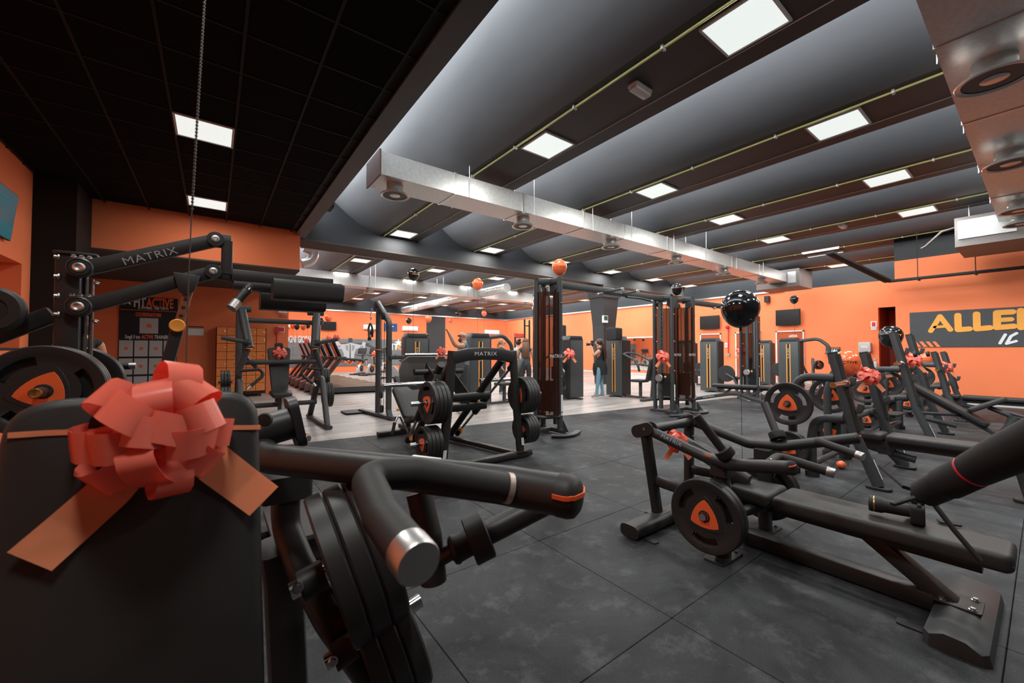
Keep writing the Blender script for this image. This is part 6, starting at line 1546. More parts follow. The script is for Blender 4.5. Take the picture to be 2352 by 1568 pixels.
# ================================================================== SELECTOR MACHINES
M_TOWER = mat('slate_shroud', (.060, .066, .068), .38)
M_TOWER2 = mat('dark_shroud', (.022, .022, .022), .4)
def tower_machine(loc, rz, label, arm=0, bowpos=None, h=1.66, bowlabel=None):
    """weight stack tower; local x = front (stripes look to -x), seat on the -y side"""
    t = thing('weight_stack_machine', label, 'gym machine', loc, rz, group='weight stack machines')
    W, Dp = .56, .30
    o = [(-W / 2, 0), (W / 2, 0), (W / 2, h - .10), (W / 2 - .05, h), (-W / 2 + .05, h), (-W / 2, h - .10)]
    b = B()
    b.slab(o, Dp, V((Dp, 0, .04)), (0, -1, 0), (0, 0, 1), .02)
    mk('shroud', b, M_TOWER, t, world=False)
    mk('shroud_cap', B().slab([(-W / 2 + .02, h - .10), (W / 2 - .02, h - .10), (W / 2 - .06, h + .015), (-W / 2 + .06, h + .015)], Dp + .02, V((Dp + .01, 0, .04)), (0, -1, 0), (0, 0, 1), .02), M_TOWER2, t, world=False)
    for y in (-.045, .045): mk('amber_stripe', B().bb(-.004, .001, y - .012, y + .012, .14, h - .14), M_YEL, t, world=False, smooth=0)
    mk('stack_slot', B().bb(-.003, .001, -.032, .032, .14, h - .14), M_DARK, t, world=False, smooth=0)
    for k in range(6):
        me_o = lettering('brand_letter', 'MATRIX'[k], .06, t.matrix_basis @ V((-.0045, 0, h - .30 - k * .055)), t.matrix_basis.to_3x3() @ V((0, -1, 0)), (0, 0, 1), M_PRINTW, t)
    mk('side_panel', B().bb(.02, Dp + .06, -W / 2 - .03, -W / 2, .06, h - .06), M_TOWER2, t, world=False)
    mk('base_rail', B().bar([V((Dp / 2, -W / 2, .05)), V((Dp / 2, -1.25, .05))], .09, .06, .015), M_METAL2, t, world=False)
    mk('base_foot', B().bar([V((-.35, -1.15, .04)), V((.6, -1.15, .04))], .09, .05, .015), M_METAL2, t, world=False)
    mk('base_foot', B().bar([V((-.15, .0, .03)), V((.5, .0, .03))], .09, .04, .015), M_METAL2, t, world=False)
    mk('seat', B().slab(outline_pad(.34, .36, .38, .06), .07, V((Dp / 2, -.95, .46)), (1, 0, 0), (0, 1, 0), .02), M_VINYL, t, world=False)
    mk('seat_post', B().bar([V((Dp / 2, -.78, .05)), V((Dp / 2, -.78, .46))], .07, .07, .012, up=(0, 1, 0)), M_METAL2, t, world=False)
    if arm in (0, 2):
        mk('back_pad', B().slab(outline_pad(.30, .30, .62, .06), .07, V((Dp / 2, -1.02, .52)), (1, 0, 0), (0, -.25, 1), .02), M_VINYL, t, world=False)
        mk('back_strut', B().bar([V((Dp / 2, -1.12, .05)), V((Dp / 2, -1.2, .95))], .07, .06, .012, up=(0, 1, 0)), M_METAL2, t, world=False)
    if arm in (0, 1):
        for x in (-.16, .46):
            mk('press_arm', B().tube([V((Dp / 2, -.35, 1.25)), V((x, -.45, 1.22)), V((x, -.85, 1.05)), V((x, -.95, .85))], .026, .09), M_METAL2, t, world=False)
            mk('arm_grip', B().cyl(V((x, -.93, .92)), V((x, -.97, .76)), .03), M_RUB, t, world=False)
    if arm == 1:
        mk('chest_pad', B().slab(outline_pad(.26, .26, .36, .05), .07, V((Dp / 2, -.52, .72)), (-1, 0, 0), (0, .05, 1), .02), M_VINYL, t, world=False)
        mk('chest_post', B().bar([V((Dp / 2, -.42, .05)), V((Dp / 2, -.42, 1.0))], .07, .06, .012, up=(0, 1, 0)), M_METAL2, t, world=False)
    if arm == 2:
        mk('cam_disc', B().lathe(V((-.12, -.62, .62)), (-1, 0, 0), [(0, 0), (.24, 0), (.25, .01), (.25, .03), (.24, .04), (0, .04)], 26), M_TOWER2, t, world=False)
        mk('cam_arm', B().tube([V((-.18, -.62, .62)), V((-.22, -.85, .50)), V((-.22, -.98, .25))], .03, .08), M_METAL2, t, world=False)
        mk('roller_pad', B().cyl(V((-.22, -.98, .22)), V((.36, -.98, .22)), .06), M_VINYL, t, world=False)
    if arm == 3:
        mk('overhead_arm', B().tube([V((Dp / 2, -.2, h - .05)), V((Dp / 2, -.75, h + .02)), V((Dp / 2, -1.0, h - .2)), V((Dp / 2, -1.05, h - .75))], .05, .25), M_METAL2, t, world=False)
        mk('back_pad', B().slab(outline_pad(.28, .28, .62, .06), .07, V((Dp / 2, -1.0, .55)), (1, 0, 0), (0, -.5, 1), .02), M_VINYL, t, world=False)
    if bowlabel:
        p = t.matrix_basis @ V(bowpos or (Dp / 2, -1.05, 1.15)); bow(p, (-.6, -.75, .2), (0, 0, 1), .15, bowlabel)
    return t
FL = lambda px, py: Zp(px, py, 0)
def tw(px, py, rz, label, arm, bowpos=None, bl=None, h=1.66):
    p = FL(px, py); return tower_machine(p, rz, label, arm, bowpos, h, bl)
tw(1410, 911, 0, 'slate weight stack machine right of the photographer woman', 0)
tw(1306, 914, -PI / 2, 'slate weight stack machine left of the photographer woman', 1, (.46, -.42, 1.22), 'coral ribbon bow on the machine left of the photographer woman')
tw(1104, 935, PI / 2, 'dark weight stack machine behind the leg press, right one', 3)
tw(958, 934, PI / 2, 'dark weight stack machine behind the leg press, left one', 1)
tw(1628, 900, 0, 'slate weight stack machine left of the big black balloon string', 2, (-.05, -1.0, 1.30), 'pale coral bow on the machine left of the second crossover post')
tw(1812, 900, 0, 'slate weight stack machine right of the second crossover', 3)
tw(1574, 884, 0, 'slate weight stack machine half hidden behind the smoked shroud', 2, (-.05, -.95, 1.2), 'coral bow half hidden beside the smoked shroud')
tw(1752, 884, .0, 'slate weight stack machine behind the second crossover column', 2, (0, -.9, 1.15), 'coral bow on the machine right of the crossover column')
# leg machines with plates on the right, far
for k, (px, py, nm) in enumerate(((1868, 893, 'nearest the slate tower'), (1948, 897, 'nearest the benches'))):
    p = FL(px, py); t = thing('plate_machine', f'low plate-loaded machine by the right wall, {nm}', 'gym machine', p, .3, group='low plate machines by the right wall')
    mk('main_tube', B().tube([V((-.5, 0, .05)), V((-.35, 0, .75)), V((.1, 0, 1.05)), V((.3, 0, .9))], .045, .15), M_METAL2, t, world=False)
    mk('seat', B().slab(outline_pad(.3, .34, .4, .05), .07, V((.2, -.2, .45)), (1, 0, 0), (0, 1, 0), .02), M_VINYL, t, world=False)
    mk('back_pad', B().slab(outline_pad(.3, .3, .6, .05), .07, V((.2, .2, .5)), (1, 0, 0), (0, .4, 1), .02), M_VINYL, t, world=False)
    mk('base', B().bar([V((-.6, 0, .04)), V((.7, 0, .04))], .1, .07, .02), M_METAL2, t, world=False)
    mk('weight_horn', B().cyl(V((-.25, 0, .8)), V((-.55, -.2, .85)), .025), M_METAL2, t, world=False)
    plates(t.matrix_basis @ V((-.50, -.17, .84)), t.matrix_basis.to_3x3() @ V((.83, .55, 0)), 2, f'low machine {nm}', .30, .045, group='plates on the low machines')

# ================================================================== TREADMILLS, CARDIO
def treadmill_proto():
    t = thing('treadmill', 'x', 'treadmill')
    L = 2.05
    k = dict(world=False)
    mk('deck', B().slab([(.25, -.40), (L, -.38), (L + .04, -.30), (L + .04, .30), (L, .38), (.25, .40)], .17, V((0, 0, .05)), (1, 0, 0), (0, 1, 0), .02), M_METAL2, t, **k)
    mk('belt', B().bb(.35, L - .02, -.27, .27, .215, .225), M_RUB, t, smooth=0, **k)
    for y in (-.33, .33): mk('side_rail_stripe', B().bb(.35, L - .05, y - .022, y + .022, .216, .226), M_YEL, t, smooth=0, **k)
    mk('motor_hood', B().slab([(-.10, .02), (.42, .02), (.46, .20), (.20, .32), (-.06, .25)], .80, V((0, .40, .03)), (1, 0, 0), (0, 0, 1), .03), mat('hood_grey', (.16, .12, .115), .4), t, **k)
    for y in (-.36, .36):
        po_ = mk('post', B().bar([V((.10, y, .20)), V((.70, y, 1.05))], .07, .16, .015, up=(0, 1, 0)), M_METAL2, t, **k)
        mk('post_stripe', B().bar([V((.03, y - .038, .24)), V((.63, y - .038, 1.09))], .012, .012, .003), M_ORANGE, po_, **k)
        mk('handrail', B().bar([V((.66, y, 1.08)), V((1.30, y, 1.02)), V((1.38, y, .96))], .06, .07, .02, .06), M_METAL2, t, **k)
    mk('console_base', B().slab(rrect(.30, .80, .05), .10, V((.72, 0, 1.03)), (1, 0, 0), (0, 1, 0), .02), M_METAL2, t, **k)
    sd = V((-.42, 0, 1)).normalized()
    sc_ = mk('console_screen', B().slab(rrect(.62, .58, .05), .06, V((.58, 0, 1.34)), (0, 1, 0), sd, .012), M_DARK, t, **k)
    mk('screen_edge', B().slab(rrect(.64, .60, .05), .012, V((.575, 0, 1.34)) - V((.05, 0, 0)), (0, 1, 0), sd, .003), M_ORANGE, sc_, **k)
    mk('screen_glass', B().slab(rrect(.56, .50, .03), .004, V((.66, 0, 1.352)) - V((.02, 0, 0)), (0, 1, 0), sd, .001), M_SCREEN, sc_, **k)
    mk('orange_emblem', B().poly([V((1.10, -.40, .97)), V((1.30, -.40, .97)), V((1.2, -.40, .86))], .01, (0, -1, 0)), M_ORANGE, t, smooth=0, **k)
    return t
TM = treadmill_proto()
tnames = ['nearest in the row', 'second in the row', 'third in the row', 'fourth in the row', 'fifth in the row', 'sixth in the row', 'farthest in the row']
for k in range(7):
    m_ = TR((2.45, 13.25 + .98 * k, 0), math.radians(-8))
    if k == 0: TM.matrix_basis = m_; r = tag(TM, 'dark treadmill with orange trim, nearest in the row', 'treadmill', 'row of treadmills')
    else: r = dup(TM, m_, f'dark treadmill with orange trim, {tnames[k]}', 'row of treadmills')
    bow(r.matrix_basis @ V((.60, -.1, 1.70)), (.2, -1, .2), (0, 0, 1), .11, 'small coral bow on the treadmill %s' % tnames[k]) if k in (0, 1, 3, 5) else None
def bike_proto():
    t = thing('exercise_bike', 'x', 'exercise bike'); k = dict(world=False)
    mk('base_beam', B().bar([V((-.55, 0, .06)), V((.6, 0, .06))], .10, .08, .02), M_METAL2, t, **k)
    for x in (-.55, .6): mk('foot', B().bar([V((x, -.28, .04)), V((x, .28, .04))], .08, .06, .02), M_RUB, t, **k)
    mk('drive_cover', B().slab([(-.30, .12), (.38, .12), (.42, .30), (.20, .56), (-.02, .62), (-.28, .34)], .16, V((0, .08, 0)), (1, 0, 0), (0, 0, 1), .03), mat('silver_plastic', (.42, .43, .44), .35, .3), t, **k)
    mk('crank_disc', B().lathe((.05, -.085, .33), (0, -1, 0), [(0, 0), (.17, 0), (.17, .012), (0, .014)], 22), M_DARK, t, **k)
    mk('seat_post', B().cyl(V((-.22, 0, .3)), V((-.34, 0, .82)), .035), M_STEEL, t, **k)
    mk('saddle', B().ell(V((-.36, 0, .86)), (.15, .11, .05), 14, 8), M_VINYL, t, **k)
    mk('mast', B().bar([V((.38, 0, .25)), V((.30, 0, 1.12))], .09, .08, .02, up=(0, 1, 0)), M_METAL2, t, **k)
    mk('handlebar', B().tube([V((.0, -.24, 1.12)), V((.22, -.24, 1.06)), V((.32, 0, 1.05)), V((.22, .24, 1.06)), V((.0, .24, 1.12))], .02, .1), M_RUB, t, **k)
    sd = V((.35, 0, 1)).normalized()
    mk('console_screen', B().slab(rrect(.50, .34, .04), .05, V((.30, 0, 1.30)), (0, -1, 0), sd, .012), M_DARK, t, **k)
    mk('amber_guard', B().bar([V((-.1, -.10, .62)), V((.3, -.10, .5))], .03, .05, .01), M_YEL, t, **k)
    for s in (-1, 1):
        mk('pedal_crank', B().tube([V((.05, s * .11, .33)), V((.05 + s * .1, s * .12, .33 - s * .12))], .015), M_STEEL, t, **k)
        mk('pedal', B().box(V((.05 + s * .1, s * .17, .33 - s * .12)), (.1, .09, .03)), M_RUB, t, **k)
    return t
BK = bike_proto()
for k, (px, py, rz, nm) in enumerate(((850, 862, .6, 'left of the cable column'), (905, 870, 2.4, 'just right of the cable column'), (826, 860, .8, 'far left below the mural figure'), (940, 862, 2.2, 'behind the left weight stack'), (880, 855, 1.0, 'behind the cable column'))):
    lab = f'silver and black exercise bike {nm}'
    m_ = TR(FL(px, py), rz)
    if k == 0: BK.matrix_basis = m_; tag(BK, lab, 'exercise bike', 'exercise bikes')
    else: dup(BK, m_, lab, 'exercise bikes')
bow(FL(850, 862) + V((.2, -.1, 1.15)), (0, -1, .2), (0, 0, 1), .16, 'coral bow on the bike left of the cable column')
# pull-up rig far right of the back wall
rg = thing('pull_up_rig', 'thin black pull-up rig with ladder bars near the far corner', 'exercise rig', (15.0, 20.5, 0))
for px, pt in ((1183, 765), (1205, 733), (1216, 735)):
    p = FL(px, 856 if px < 1190 else 858); zt = D(px, pt, (p - CAM).dot(FW)).z
    mk('post', B().bar([p, V((p.x, p.y, zt))], .08, .08, .01, up=(0, 1, 0)), M_DARK, rg)
pa, pb_ = FL(1183, 856), FL(1205, 858)
for z in (1.5, 1.8, 2.1): mk('ladder_bar', B().cyl(V((pa.x, pa.y, z)), V((pb_.x, pb_.y, z)), .025), M_DARK, rg)
pc2 = FL(1216, 858)
mk('top_bar', B().cyl(V((pb_.x, pb_.y, 2.75)), V((pc2.x, pc2.y, 2.75)), .03), M_DARK, rg)
mk('red_header', B().box(V(((pa.x + pb_.x) / 2, (pa.y + pb_.y) / 2, 2.22)), (.7, .06, .2)), mat('coral_header', (.80, .07, .06), .5), rg)
# loudspeakers
for k, (px, py, d, nm) in enumerate(((1411, 767, 11.0, 'on the tower right of the photographer woman'), (1285, 772, 12.6, 'behind the first crossover column'))):
    c = D(px, py, d); t = thing('loudspeaker', f'black loudspeaker standing {nm}', 'speaker', c - V((0, 0, .16)))
    mk('cabinet', B().slab(rrect(.34, .34 if k == 0 else .7, .04), .28, c + V((.14, 0, 0)), (0, -1, 0), (0, 0, 1), .02), M_DARK, t)
    mk('horn', B().lathe(c + V((-.142, 0, .06)), (1, 0, 0), [(.10, 0), (.05, .06), (0, .06)], 16), M_METAL2, t)
    if k == 1:
        mk('stand_pole', B().cyl(V((c.x, c.y, 0)), V((c.x, c.y, c.z - .35)), .03), M_DARK, t)

# ================================================================== BALLOONS
def balloon(px, py, r_px, d, colour, label, zb=None, text=None, egg=1.18):
    c = D(px, py, d); r = r_px * d / FOC
    t = thing('balloon', label, 'balloon', c - V((0, 0, r * egg)), group='party balloons')
    b = B(); prof = []
    for k in range(19):
        a = PI * k / 18; z = math.cos(a); rr = math.sin(a)
        zz = z * (1.0 if z > 0 else egg * 1.08); prof.append((r * rr * (1 - .05 * (z < 0) * abs(z)), r * zz))
    b.lathe(c + V((0, 0, 0)), (0, 0, 1), [(q[0] if 0 < i < 18 else 0, q[1]) for i, q in enumerate(prof)], 28)
    mt_ = M_BALO if colour == 'orange' else M_BALB
    bo_ = mk('balloon_skin', b, mt_, t, smooth=80)
    kn = c - V((0, 0, r * egg * 1.08))
    mk('knot', B().lathe(kn + V((0, 0, .02 * r)), (0, 0, -1), [(0, 0), (r * .06, .03 * r), (r * .035, .10 * r), (r * .09, .17 * r), (0, .16 * r)], 10), mt_, t)
    if zb is not None:
        zb = zb if zb > 1.6 else .02
        mk('string', B().cyl(V((c.x, c.y, zb)), kn, .0022 if d < 6 else .003, n=6), M_DARK, t)
    if text:
        dirc = (CAM - c).normalized(); rtv = V((0, 0, 1)).cross(dirc).normalized()
        off = text[1]
        dd = (dirc * math.cos(off) + rtv * math.sin(off)).normalized(); rv = V((0, 0, 1)).cross(dd).normalized()
        o = lettering('balloon_print', text[0], r * .30, c + dd * r * .0, rv, (0, 0, 1), MATS['golden_print'] if colour == 'black' else M_POST, t, bold=r * .006, width=r * text[2])
        inv = root_of(t).matrix_basis
        for q in o.data.vertices:          # wrap the print on the skin
            w_ = inv @ q.co - c; u_, v_ = w_.dot(rv), w_.z
            k2 = max(.05, 1 - (u_ / r) ** 2 - (v_ / r) ** 2); w2 = rv * u_ + V((0, 0, v_)) + dd * (r * math.sqrt(k2) * 1.006)
            q.co = inv.inverted() @ (c + w2)
    return t
balloon(1700, 707, 40.5, 4.05, 'black', 'very large glossy black balloon floating on a long string', 0.02, egg=1.06)
balloon(1943, 832, 27, 4.45, 'orange', 'large orange printed balloon behind the closest bench uprights', 0.10, ('ACTIVE', .12, 1.3))
balloon(2046, 770, 22, 7.6, 'black', 'black printed balloon behind the inclined bench uprights', .8, ('FIT', .65, .6))
balloon(2125, 822, 15, 9.5, 'orange', 'orange balloon hidden behind the inclined bench bow', .8)
balloon(1285, 612, 17, 6.55, 'orange', 'orange printed balloon above the left end of the first crossover beam', 2.44, ('FITACTIVE', .25, 1.1))
balloon(950, 629, 13, 9.3, 'black', 'black printed balloon in front of the far air duct', 1.4, ('FITACTIVE', .4, 1.1))
balloon(1097, 651, 12.3, 10.6, 'orange', 'orange balloon in front of the far air duct', 1.2, ('FIT', -.2, .8))
balloon(1555, 663, 12, 8.2, 'black', 'black balloon tied above the right column of the first crossover', 2.44)
balloon(1824, 687, 8.6, 13.5, 'black', 'small black balloon above the right wall television', 1.5)
balloon(755, 729, 7.8, 15, 'orange', 'orange balloon overlapping the television on the back wall', 1.63)
balloon(736, 737, 7.5, 15.5, 'black', 'black balloon half hidden by the shoulder press upright', 1.63)
for k, (px, py, r_, d, cl, nm) in enumerate(((673, 748, 6, 18, 'orange', 'first from the left above the treadmills'), (682, 750, 6, 17.2, 'black', 'second from the left above the treadmills'), (697, 750, 6.5, 17.5, 'orange', 'third from the left above the treadmills'), (707, 747, 6, 18.3, 'black', 'fourth from the left above the treadmills'), (939, 736, 6.4, 18, 'black', 'above the right wall air conditioner'), (984, 731, 7.6, 16, 'orange', 'at the left edge of the dark back column'), (1035, 736, 5, 20, 'orange', 'small, right of the dark back column'), (1052, 720, 5.6, 19, 'black', 'small, high right of the dark back column'), (1112, 719, 6, 19, 'orange', 'small, high near the far corner'), (853, 762, 6, 17, 'black', 'left of the cable column rope'), (850, 768, 6, 19, 'orange', 'behind the rope of the cable column'), (893, 758, 6.5, 16, 'orange', 'in front of the blue board'), (982, 770, 4.5, 15, 'black', 'tiny, above the left weight stack'), (1457, 779, 3.5, 22, 'black', 'tiny, reflected near the wall mirror'))):
    balloon(px, py, r_, d, cl, f'{cl} balloon {nm}', 1.63 if 675 < px < 700 else 1.0)
# water-filled orange balloon used as a weight
wp = Zp(1932, 1076, 0); 
wb_ = B().ell(wp + V((0, 0, .045)), (.052, .045, .043), 16, 10); wb_.lathe(wp + V((.05, -.02, .03)), (1, -.3, -.2), [(0, 0), (.008, .005), (.012, .015), (0, .015)], 8)
solo('balloon_weight', wb_, M_BALO, 'small orange water balloon lying on the rubber floor', 'balloon weight')
wp = Zp(1697, 1104, 0)
wb_ = B().ell(wp + V((0, 0, .045)), (.052, .045, .043), 16, 10); wb_.lathe(wp + V((0, 0, .08)), (0, 0, 1), [(0, 0), (.010, .003), (.012, .012), (0, .013)], 8)
solo('balloon_weight', wb_, M_BALO, 'orange water balloon anchoring the very large black balloon', 'balloon weight')
# ================================================================== PEOPLE
def person(name, label, base, fwd, J, R, edges, region, mats, hair=None):
    """J: joints (forward, side, z); one continuous skinned body, coloured by region"""
    fwd = V(fwd); fwd.z = 0; fwd.normalize(); side = V((0, 0, 1)).cross(fwd)
    keys = list(J)
    pt = lambda p: fwd * p[0] + side * p[1] + V((0, 0, p[2]))
    me = bpy.data.meshes.new('b'); me.from_pydata([tuple(pt(J[k])) for k in keys], [(keys.index(a), keys.index(b)) for a, b in edges], [])
    o = bpy.data.objects.new('b', me); col.objects.link(o)
    sm = o.modifiers.new('s', 'SKIN'); sm.use_smooth_shade = True
    for i, k in enumerate(keys):
        r = R[k]; v = me.skin_vertices[0].data[i]; v.radius = r if isinstance(r, tuple) else (r, r); v.use_root = (k == 'pelvis')
    ss = o.modifiers.new('u', 'SUBSURF'); ss.levels = 2; ss.render_levels = 2
    dg = bpy.context.evaluated_depsgraph_get(); dg.update()
    m2 = bpy.data.meshes.new_from_object(o.evaluated_get(dg)); bpy.data.objects.remove(o)
    for mm in mats: m2.materials.append(mm)
    segs = [(pt(J[a]), pt(J[b]), region(a, b)) for a, b in edges]
    idx = []
    for p in m2.polygons:
        c = p.center; best = 9; bi = 0
        for a, b, g in segs:
            ab = b - a; t = max(0, min(1, (c - a).dot(ab) / max(1e-9, ab.dot(ab)))); d = (c - a - ab * t).length
            if d < best: best = d; bi = g
        idx.append(bi)
    m2.polygons.foreach_set('material_index', idx); m2.shade_smooth(); m2.name = 'body'
    t = thing(name, label, 'person', base)
    ob = bpy.data.objects.new('body', m2); col.objects.link(ob); ob.parent = t
    return t, (lambda p: V(base) + pt(p))
def std(h=1.65, lean=0.0):
    s = h / 1.70
    J = {'pelvis': (0, 0, .93), 'waist': (0, 0, 1.06), 'chest': (.01, 0, 1.26), 'upper': (.0, 0, 1.38), 'neck': (.01, 0, 1.46), 'head0': (.02, 0, 1.53), 'head1': (.02, 0, 1.60), 'head2': (.005, 0, 1.645), 'nose': (.115, 0, 1.57)}
    R = {'pelvis': (.14, .11), 'waist': (.12, .095), 'chest': (.145, .105), 'upper': (.11, .08), 'neck': .052, 'head0': (.062, .075), 'head1': (.074, .090), 'head2': (.062, .075), 'nose': .012}
    E = [('pelvis', 'waist'), ('waist', 'chest'), ('chest', 'upper'), ('upper', 'neck'), ('neck', 'head0'), ('head0', 'head1'), ('head1', 'head2'), ('head1', 'nose')]
    for q, sd in (('l', 1), ('r', -1)):
        J.update({q + 'sh': (0, sd * .17, 1.37), q + 'el': (.02, sd * .23, 1.10), q + 'wr': (.08, sd * .24, .86), q + 'pa': (.10, sd * .24, .79)})
        R.update({q + 'sh': .058, q + 'el': .042, q + 'wr': .028, q + 'pa': (.036, .018)})
        E += [('upper', q + 'sh'), (q + 'sh', q + 'el'), (q + 'el', q + 'wr'), (q + 'wr', q + 'pa')]
        J.update({q + 'hp': (0, sd * .095, .88), q + 'kn': (.02, sd * .10, .50), q + 'an': (-.01, sd * .10, .09), q + 'to': (.14, sd * .115, .035), q + 'he': (-.05, sd * .10, .04)})
        R.update({q + 'hp': .095, q + 'kn': .062, q + 'an': .042, q + 'to': (.042, .026), q + 'he': .034})
        E += [('pelvis', q + 'hp'), (q + 'hp', q + 'kn'), (q + 'kn', q + 'an'), (q + 'an', q + 'to'), (q + 'an', q + 'he')]
    for k in J: J[k] = tuple(c * s for c in J[k])
    for k in R: R[k] = tuple(c * s for c in R[k]) if isinstance(R[k], tuple) else R[k] * s
    return J, R, E
def fingers(J, R, E, q, dirv, thumb, curl=(0, 0, 0), spread=(0, 0, .018)):
    """five unequal fingers rooted in the palm; dirv = pointing direction, curl bends the tips"""
    p = V(J[q + 'pa']); d = V(dirv).normalized(); sp = V(spread); cu = V(curl)
    for i, L in enumerate((.070, .078, .072, .056)):
        a = p + d * .03 + sp * (i - 1.5); b = a + d * L * .5; c = b + (d + cu).normalized() * L * .5
        n = f'{q}f{i}'
        for s, pt in (('a', a), ('b', b), ('c', c)): J[n + s] = tuple(pt); R[n + s] = .0085
        E += [(q + 'pa', n + 'a'), (n + 'a', n + 'b'), (n + 'b', n + 'c')]
    th = V(thumb).normalized(); a = p + th * .03 - d * .005; b = a + (th + d).normalized() * .04
    J[q + 'ta'] = tuple(a); J[q + 'tb'] = tuple(b); R[q + 'ta'] = R[q + 'tb'] = .0095
    E += [(q + 'pa', q + 'ta'), (q + 'ta', q + 'tb')]
def regs(bare_arm=True, shorts=False):
    def g(a, b):
        k = b
        if k.startswith('head') or k in ('neck', 'nose'): return 0
        if k in ('waist', 'chest', 'upper', 'lsh', 'rsh'): return 1
        if k in ('lel', 'rel'): return 1 if not bare_arm else 3
        if k[1:] in ('wr', 'pa') or k[1:2] in ('f', 't') and k[1:] not in ('to',): return 0
        if k[1:] in ('hp', 'kn', 'an'): return 2
        return 4
    return g
M_SHOE = mat('white_black_sneaker', (.30, .30, .30), .6)
M_TEAL = mat('teal_grey_cotton', (.09, .14, .17), .85)
M_LEGG = mat('dark_grey_leggings', (.035, .037, .04), .75)
def mats_for(shirt, pants, skin=M_SKIN): return [skin, shirt, pants, skin, M_SHOE]
def features(t, P, h, skin, fw):
    """eyes, mouth and ears as small pieces on the head"""
    s = h / 1.70
    for sd in (-1, 1):
        mk('eye', B().ell(P((.100 * s, sd * .030 * s, 1.585 * s)), (.010, .010, .007), 8, 6), M_DARK, t)
        mk('ear', B().ell(P((.01 * s, sd * .080 * s, 1.58 * s)), (.018, .012, .028), 8, 6), skin, t)
    mk('mouth', B().ell(P((.103 * s, 0, 1.535 * s)), (.010, .020, .006), 8, 6), mat('lips', (.35, .10, .08), .5), t)
# ---- photographer woman
J, R, E = std(1.64)
J['head0'] = (.04, 0, 1.475); J['head1'] = (.05, 0, 1.54); J['head2'] = (.03, 0, 1.585); J['nose'] = (.145, 0, 1.515); J['neck'] = (.02, 0, 1.41)
J['lel'] = (.17, .17, 1.17); J['lwr'] = (.22, .08, 1.37); J['lpa'] = (.23, .06, 1.43)
J['rel'] = (.15, -.19, 1.15); J['rwr'] = (.19, -.09, 1.38); J['rpa'] = (.20, -.075, 1.44)
J['lkn'] = (.06, .10, .48); J['lan'] = (.10, .11, .09); J['lto'] = (.25, .13, .035); J['lhe'] = (.06, .11, .04)
J['rkn'] = (-.02, -.10, .48); J['ran'] = (-.06, -.10, .09); J['rto'] = (.09, -.11, .035); J['rhe'] = (-.10, -.10, .04)
for q, sd in (('l', 1), ('r', -1)): fingers(J, R, E, q, (.25, -sd * .5, .6), (.4, 0, -.3), (0, -sd * .8, -.3), (.012, 0, .010))
wpos = FL(1379, 913); wf = -RT * 1.0 + FW * .25
t, P = person('person', 'woman with long brown hair in black T-shirt photographing with raised camera', wpos, wf, J, R, E, regs(), mats_for(M_SHIRT, M_JEAN))
hb = B(); hb.ell(P((.015, 0, 1.555)), (.098, .094, .098), 18, 12)
hb.sweep([P((-.05, .0, 1.56)), P((-.10, .0, 1.45)), P((-.13, .0, 1.28)), P((-.14, .0, 1.12)), P((-.12, .0, 1.02))], oval(.11, .05, 14, 2), 0, up=tuple(wf), scale=[.8, 1, 1.05, .9, .45])
mk('hair', hb, mat('long_brown_hair', (.055, .022, .012), .4), t)
js = B(); js.sweep([P((0, 0, 1.03)), P((0, 0, .93)), P((-.02, 0, .78)), P((-.03, 0, .64))], oval(.185, .155, 20, 2), 0, up=(1, 0, 0), scale=[.86, 1, 1.02, .95])
mk('tied_jacket', js, M_SHIRT, t)
mk('jacket_sleeve', B().sweep([P((.15, .02, .96)), P((.17, .03, .80)), P((.15, .04, .62))], oval(.05, .03, 10), scale=[1, .9, .7]), M_SHIRT, t)
features(t, lambda p: P((p[0] + .045, p[1], p[2] - .055)), 1.64, M_SKIN, wf)
cp_ = P((.22, 0, 1.490))
t2 = thing('camera', 'black camera held to the eye by the photographer woman', 'camera', cp_)
sd_ = V((0, 0, 1)).cross(wf).normalized(); wfn = V(wf).normalized()
mk('camera_body', B().slab(rrect(.14, .10, .02), .06, cp_ - wfn * .04, sd_, (0, 0, 1), .008), M_DARK, t2)
mk('lens', B().lathe(cp_ + wfn * .02, wfn, [(0, 0), (.035, 0), (.036, .08), (.042, .09), (.042, .14), (.034, .14), (0, .10)], 16), M_RUB, t2)
mk('flash', B().box(cp_ + wfn * .0 + V((0, 0, .075)), (.06, .06, .06)), M_DARK, t2)
# ---- bald man with raised fist
mpos = D(1066, 790, 8.3); mpos.z = 0; mf = -RT * .9 - FW * .35
J, R, E = std(1.74)
J['lel'] = (.40, .12, 1.42); J['lwr'] = (.52, .10, 1.66); J['lpa'] = (.55, .10, 1.73)
R['lel'] = .052; R['lwr'] = .038; J['lsh'] = (.05, .16, 1.41); J['lel'] = (.24, .26, 1.40); J['lwr'] = (.36, .26, 1.63); J['lpa'] = (.39, .26, 1.70)
R['lpa'] = (.045, .034)
fingers(J, R, E, 'l', (.45, -.1, .35), (.5, -.6, .2), (-.2, 0, -2.5), (.0, .018, .004))
fingers(J, R, E, 'r', (.1, 0, -1), (.8, .2, -.3), (.3, 0, 0), (.018, 0, 0))
t, P = person('person', 'bald man in grey-blue shirt and sunglasses raising his fist', mpos, mf, J, R, E, regs(), mats_for(M_TEAL, M_LEGG, mat('tanned_skin', (.50, .25, .16), .45)))
features(t, P, 1.74, MATS['tanned_skin'], mf)
sgb = B(); zz = 1.615
for sdd in (-1, 1):
    sgb.ell(P((.112, sdd * .036, zz)), (.018, .026, .018), 10, 6)
    sgb.tube([P((.10, sdd * .062, zz)), P((.01, sdd * .088, zz + .004))], .005)
mk('sunglasses', sgb, M_SCREEN, t)
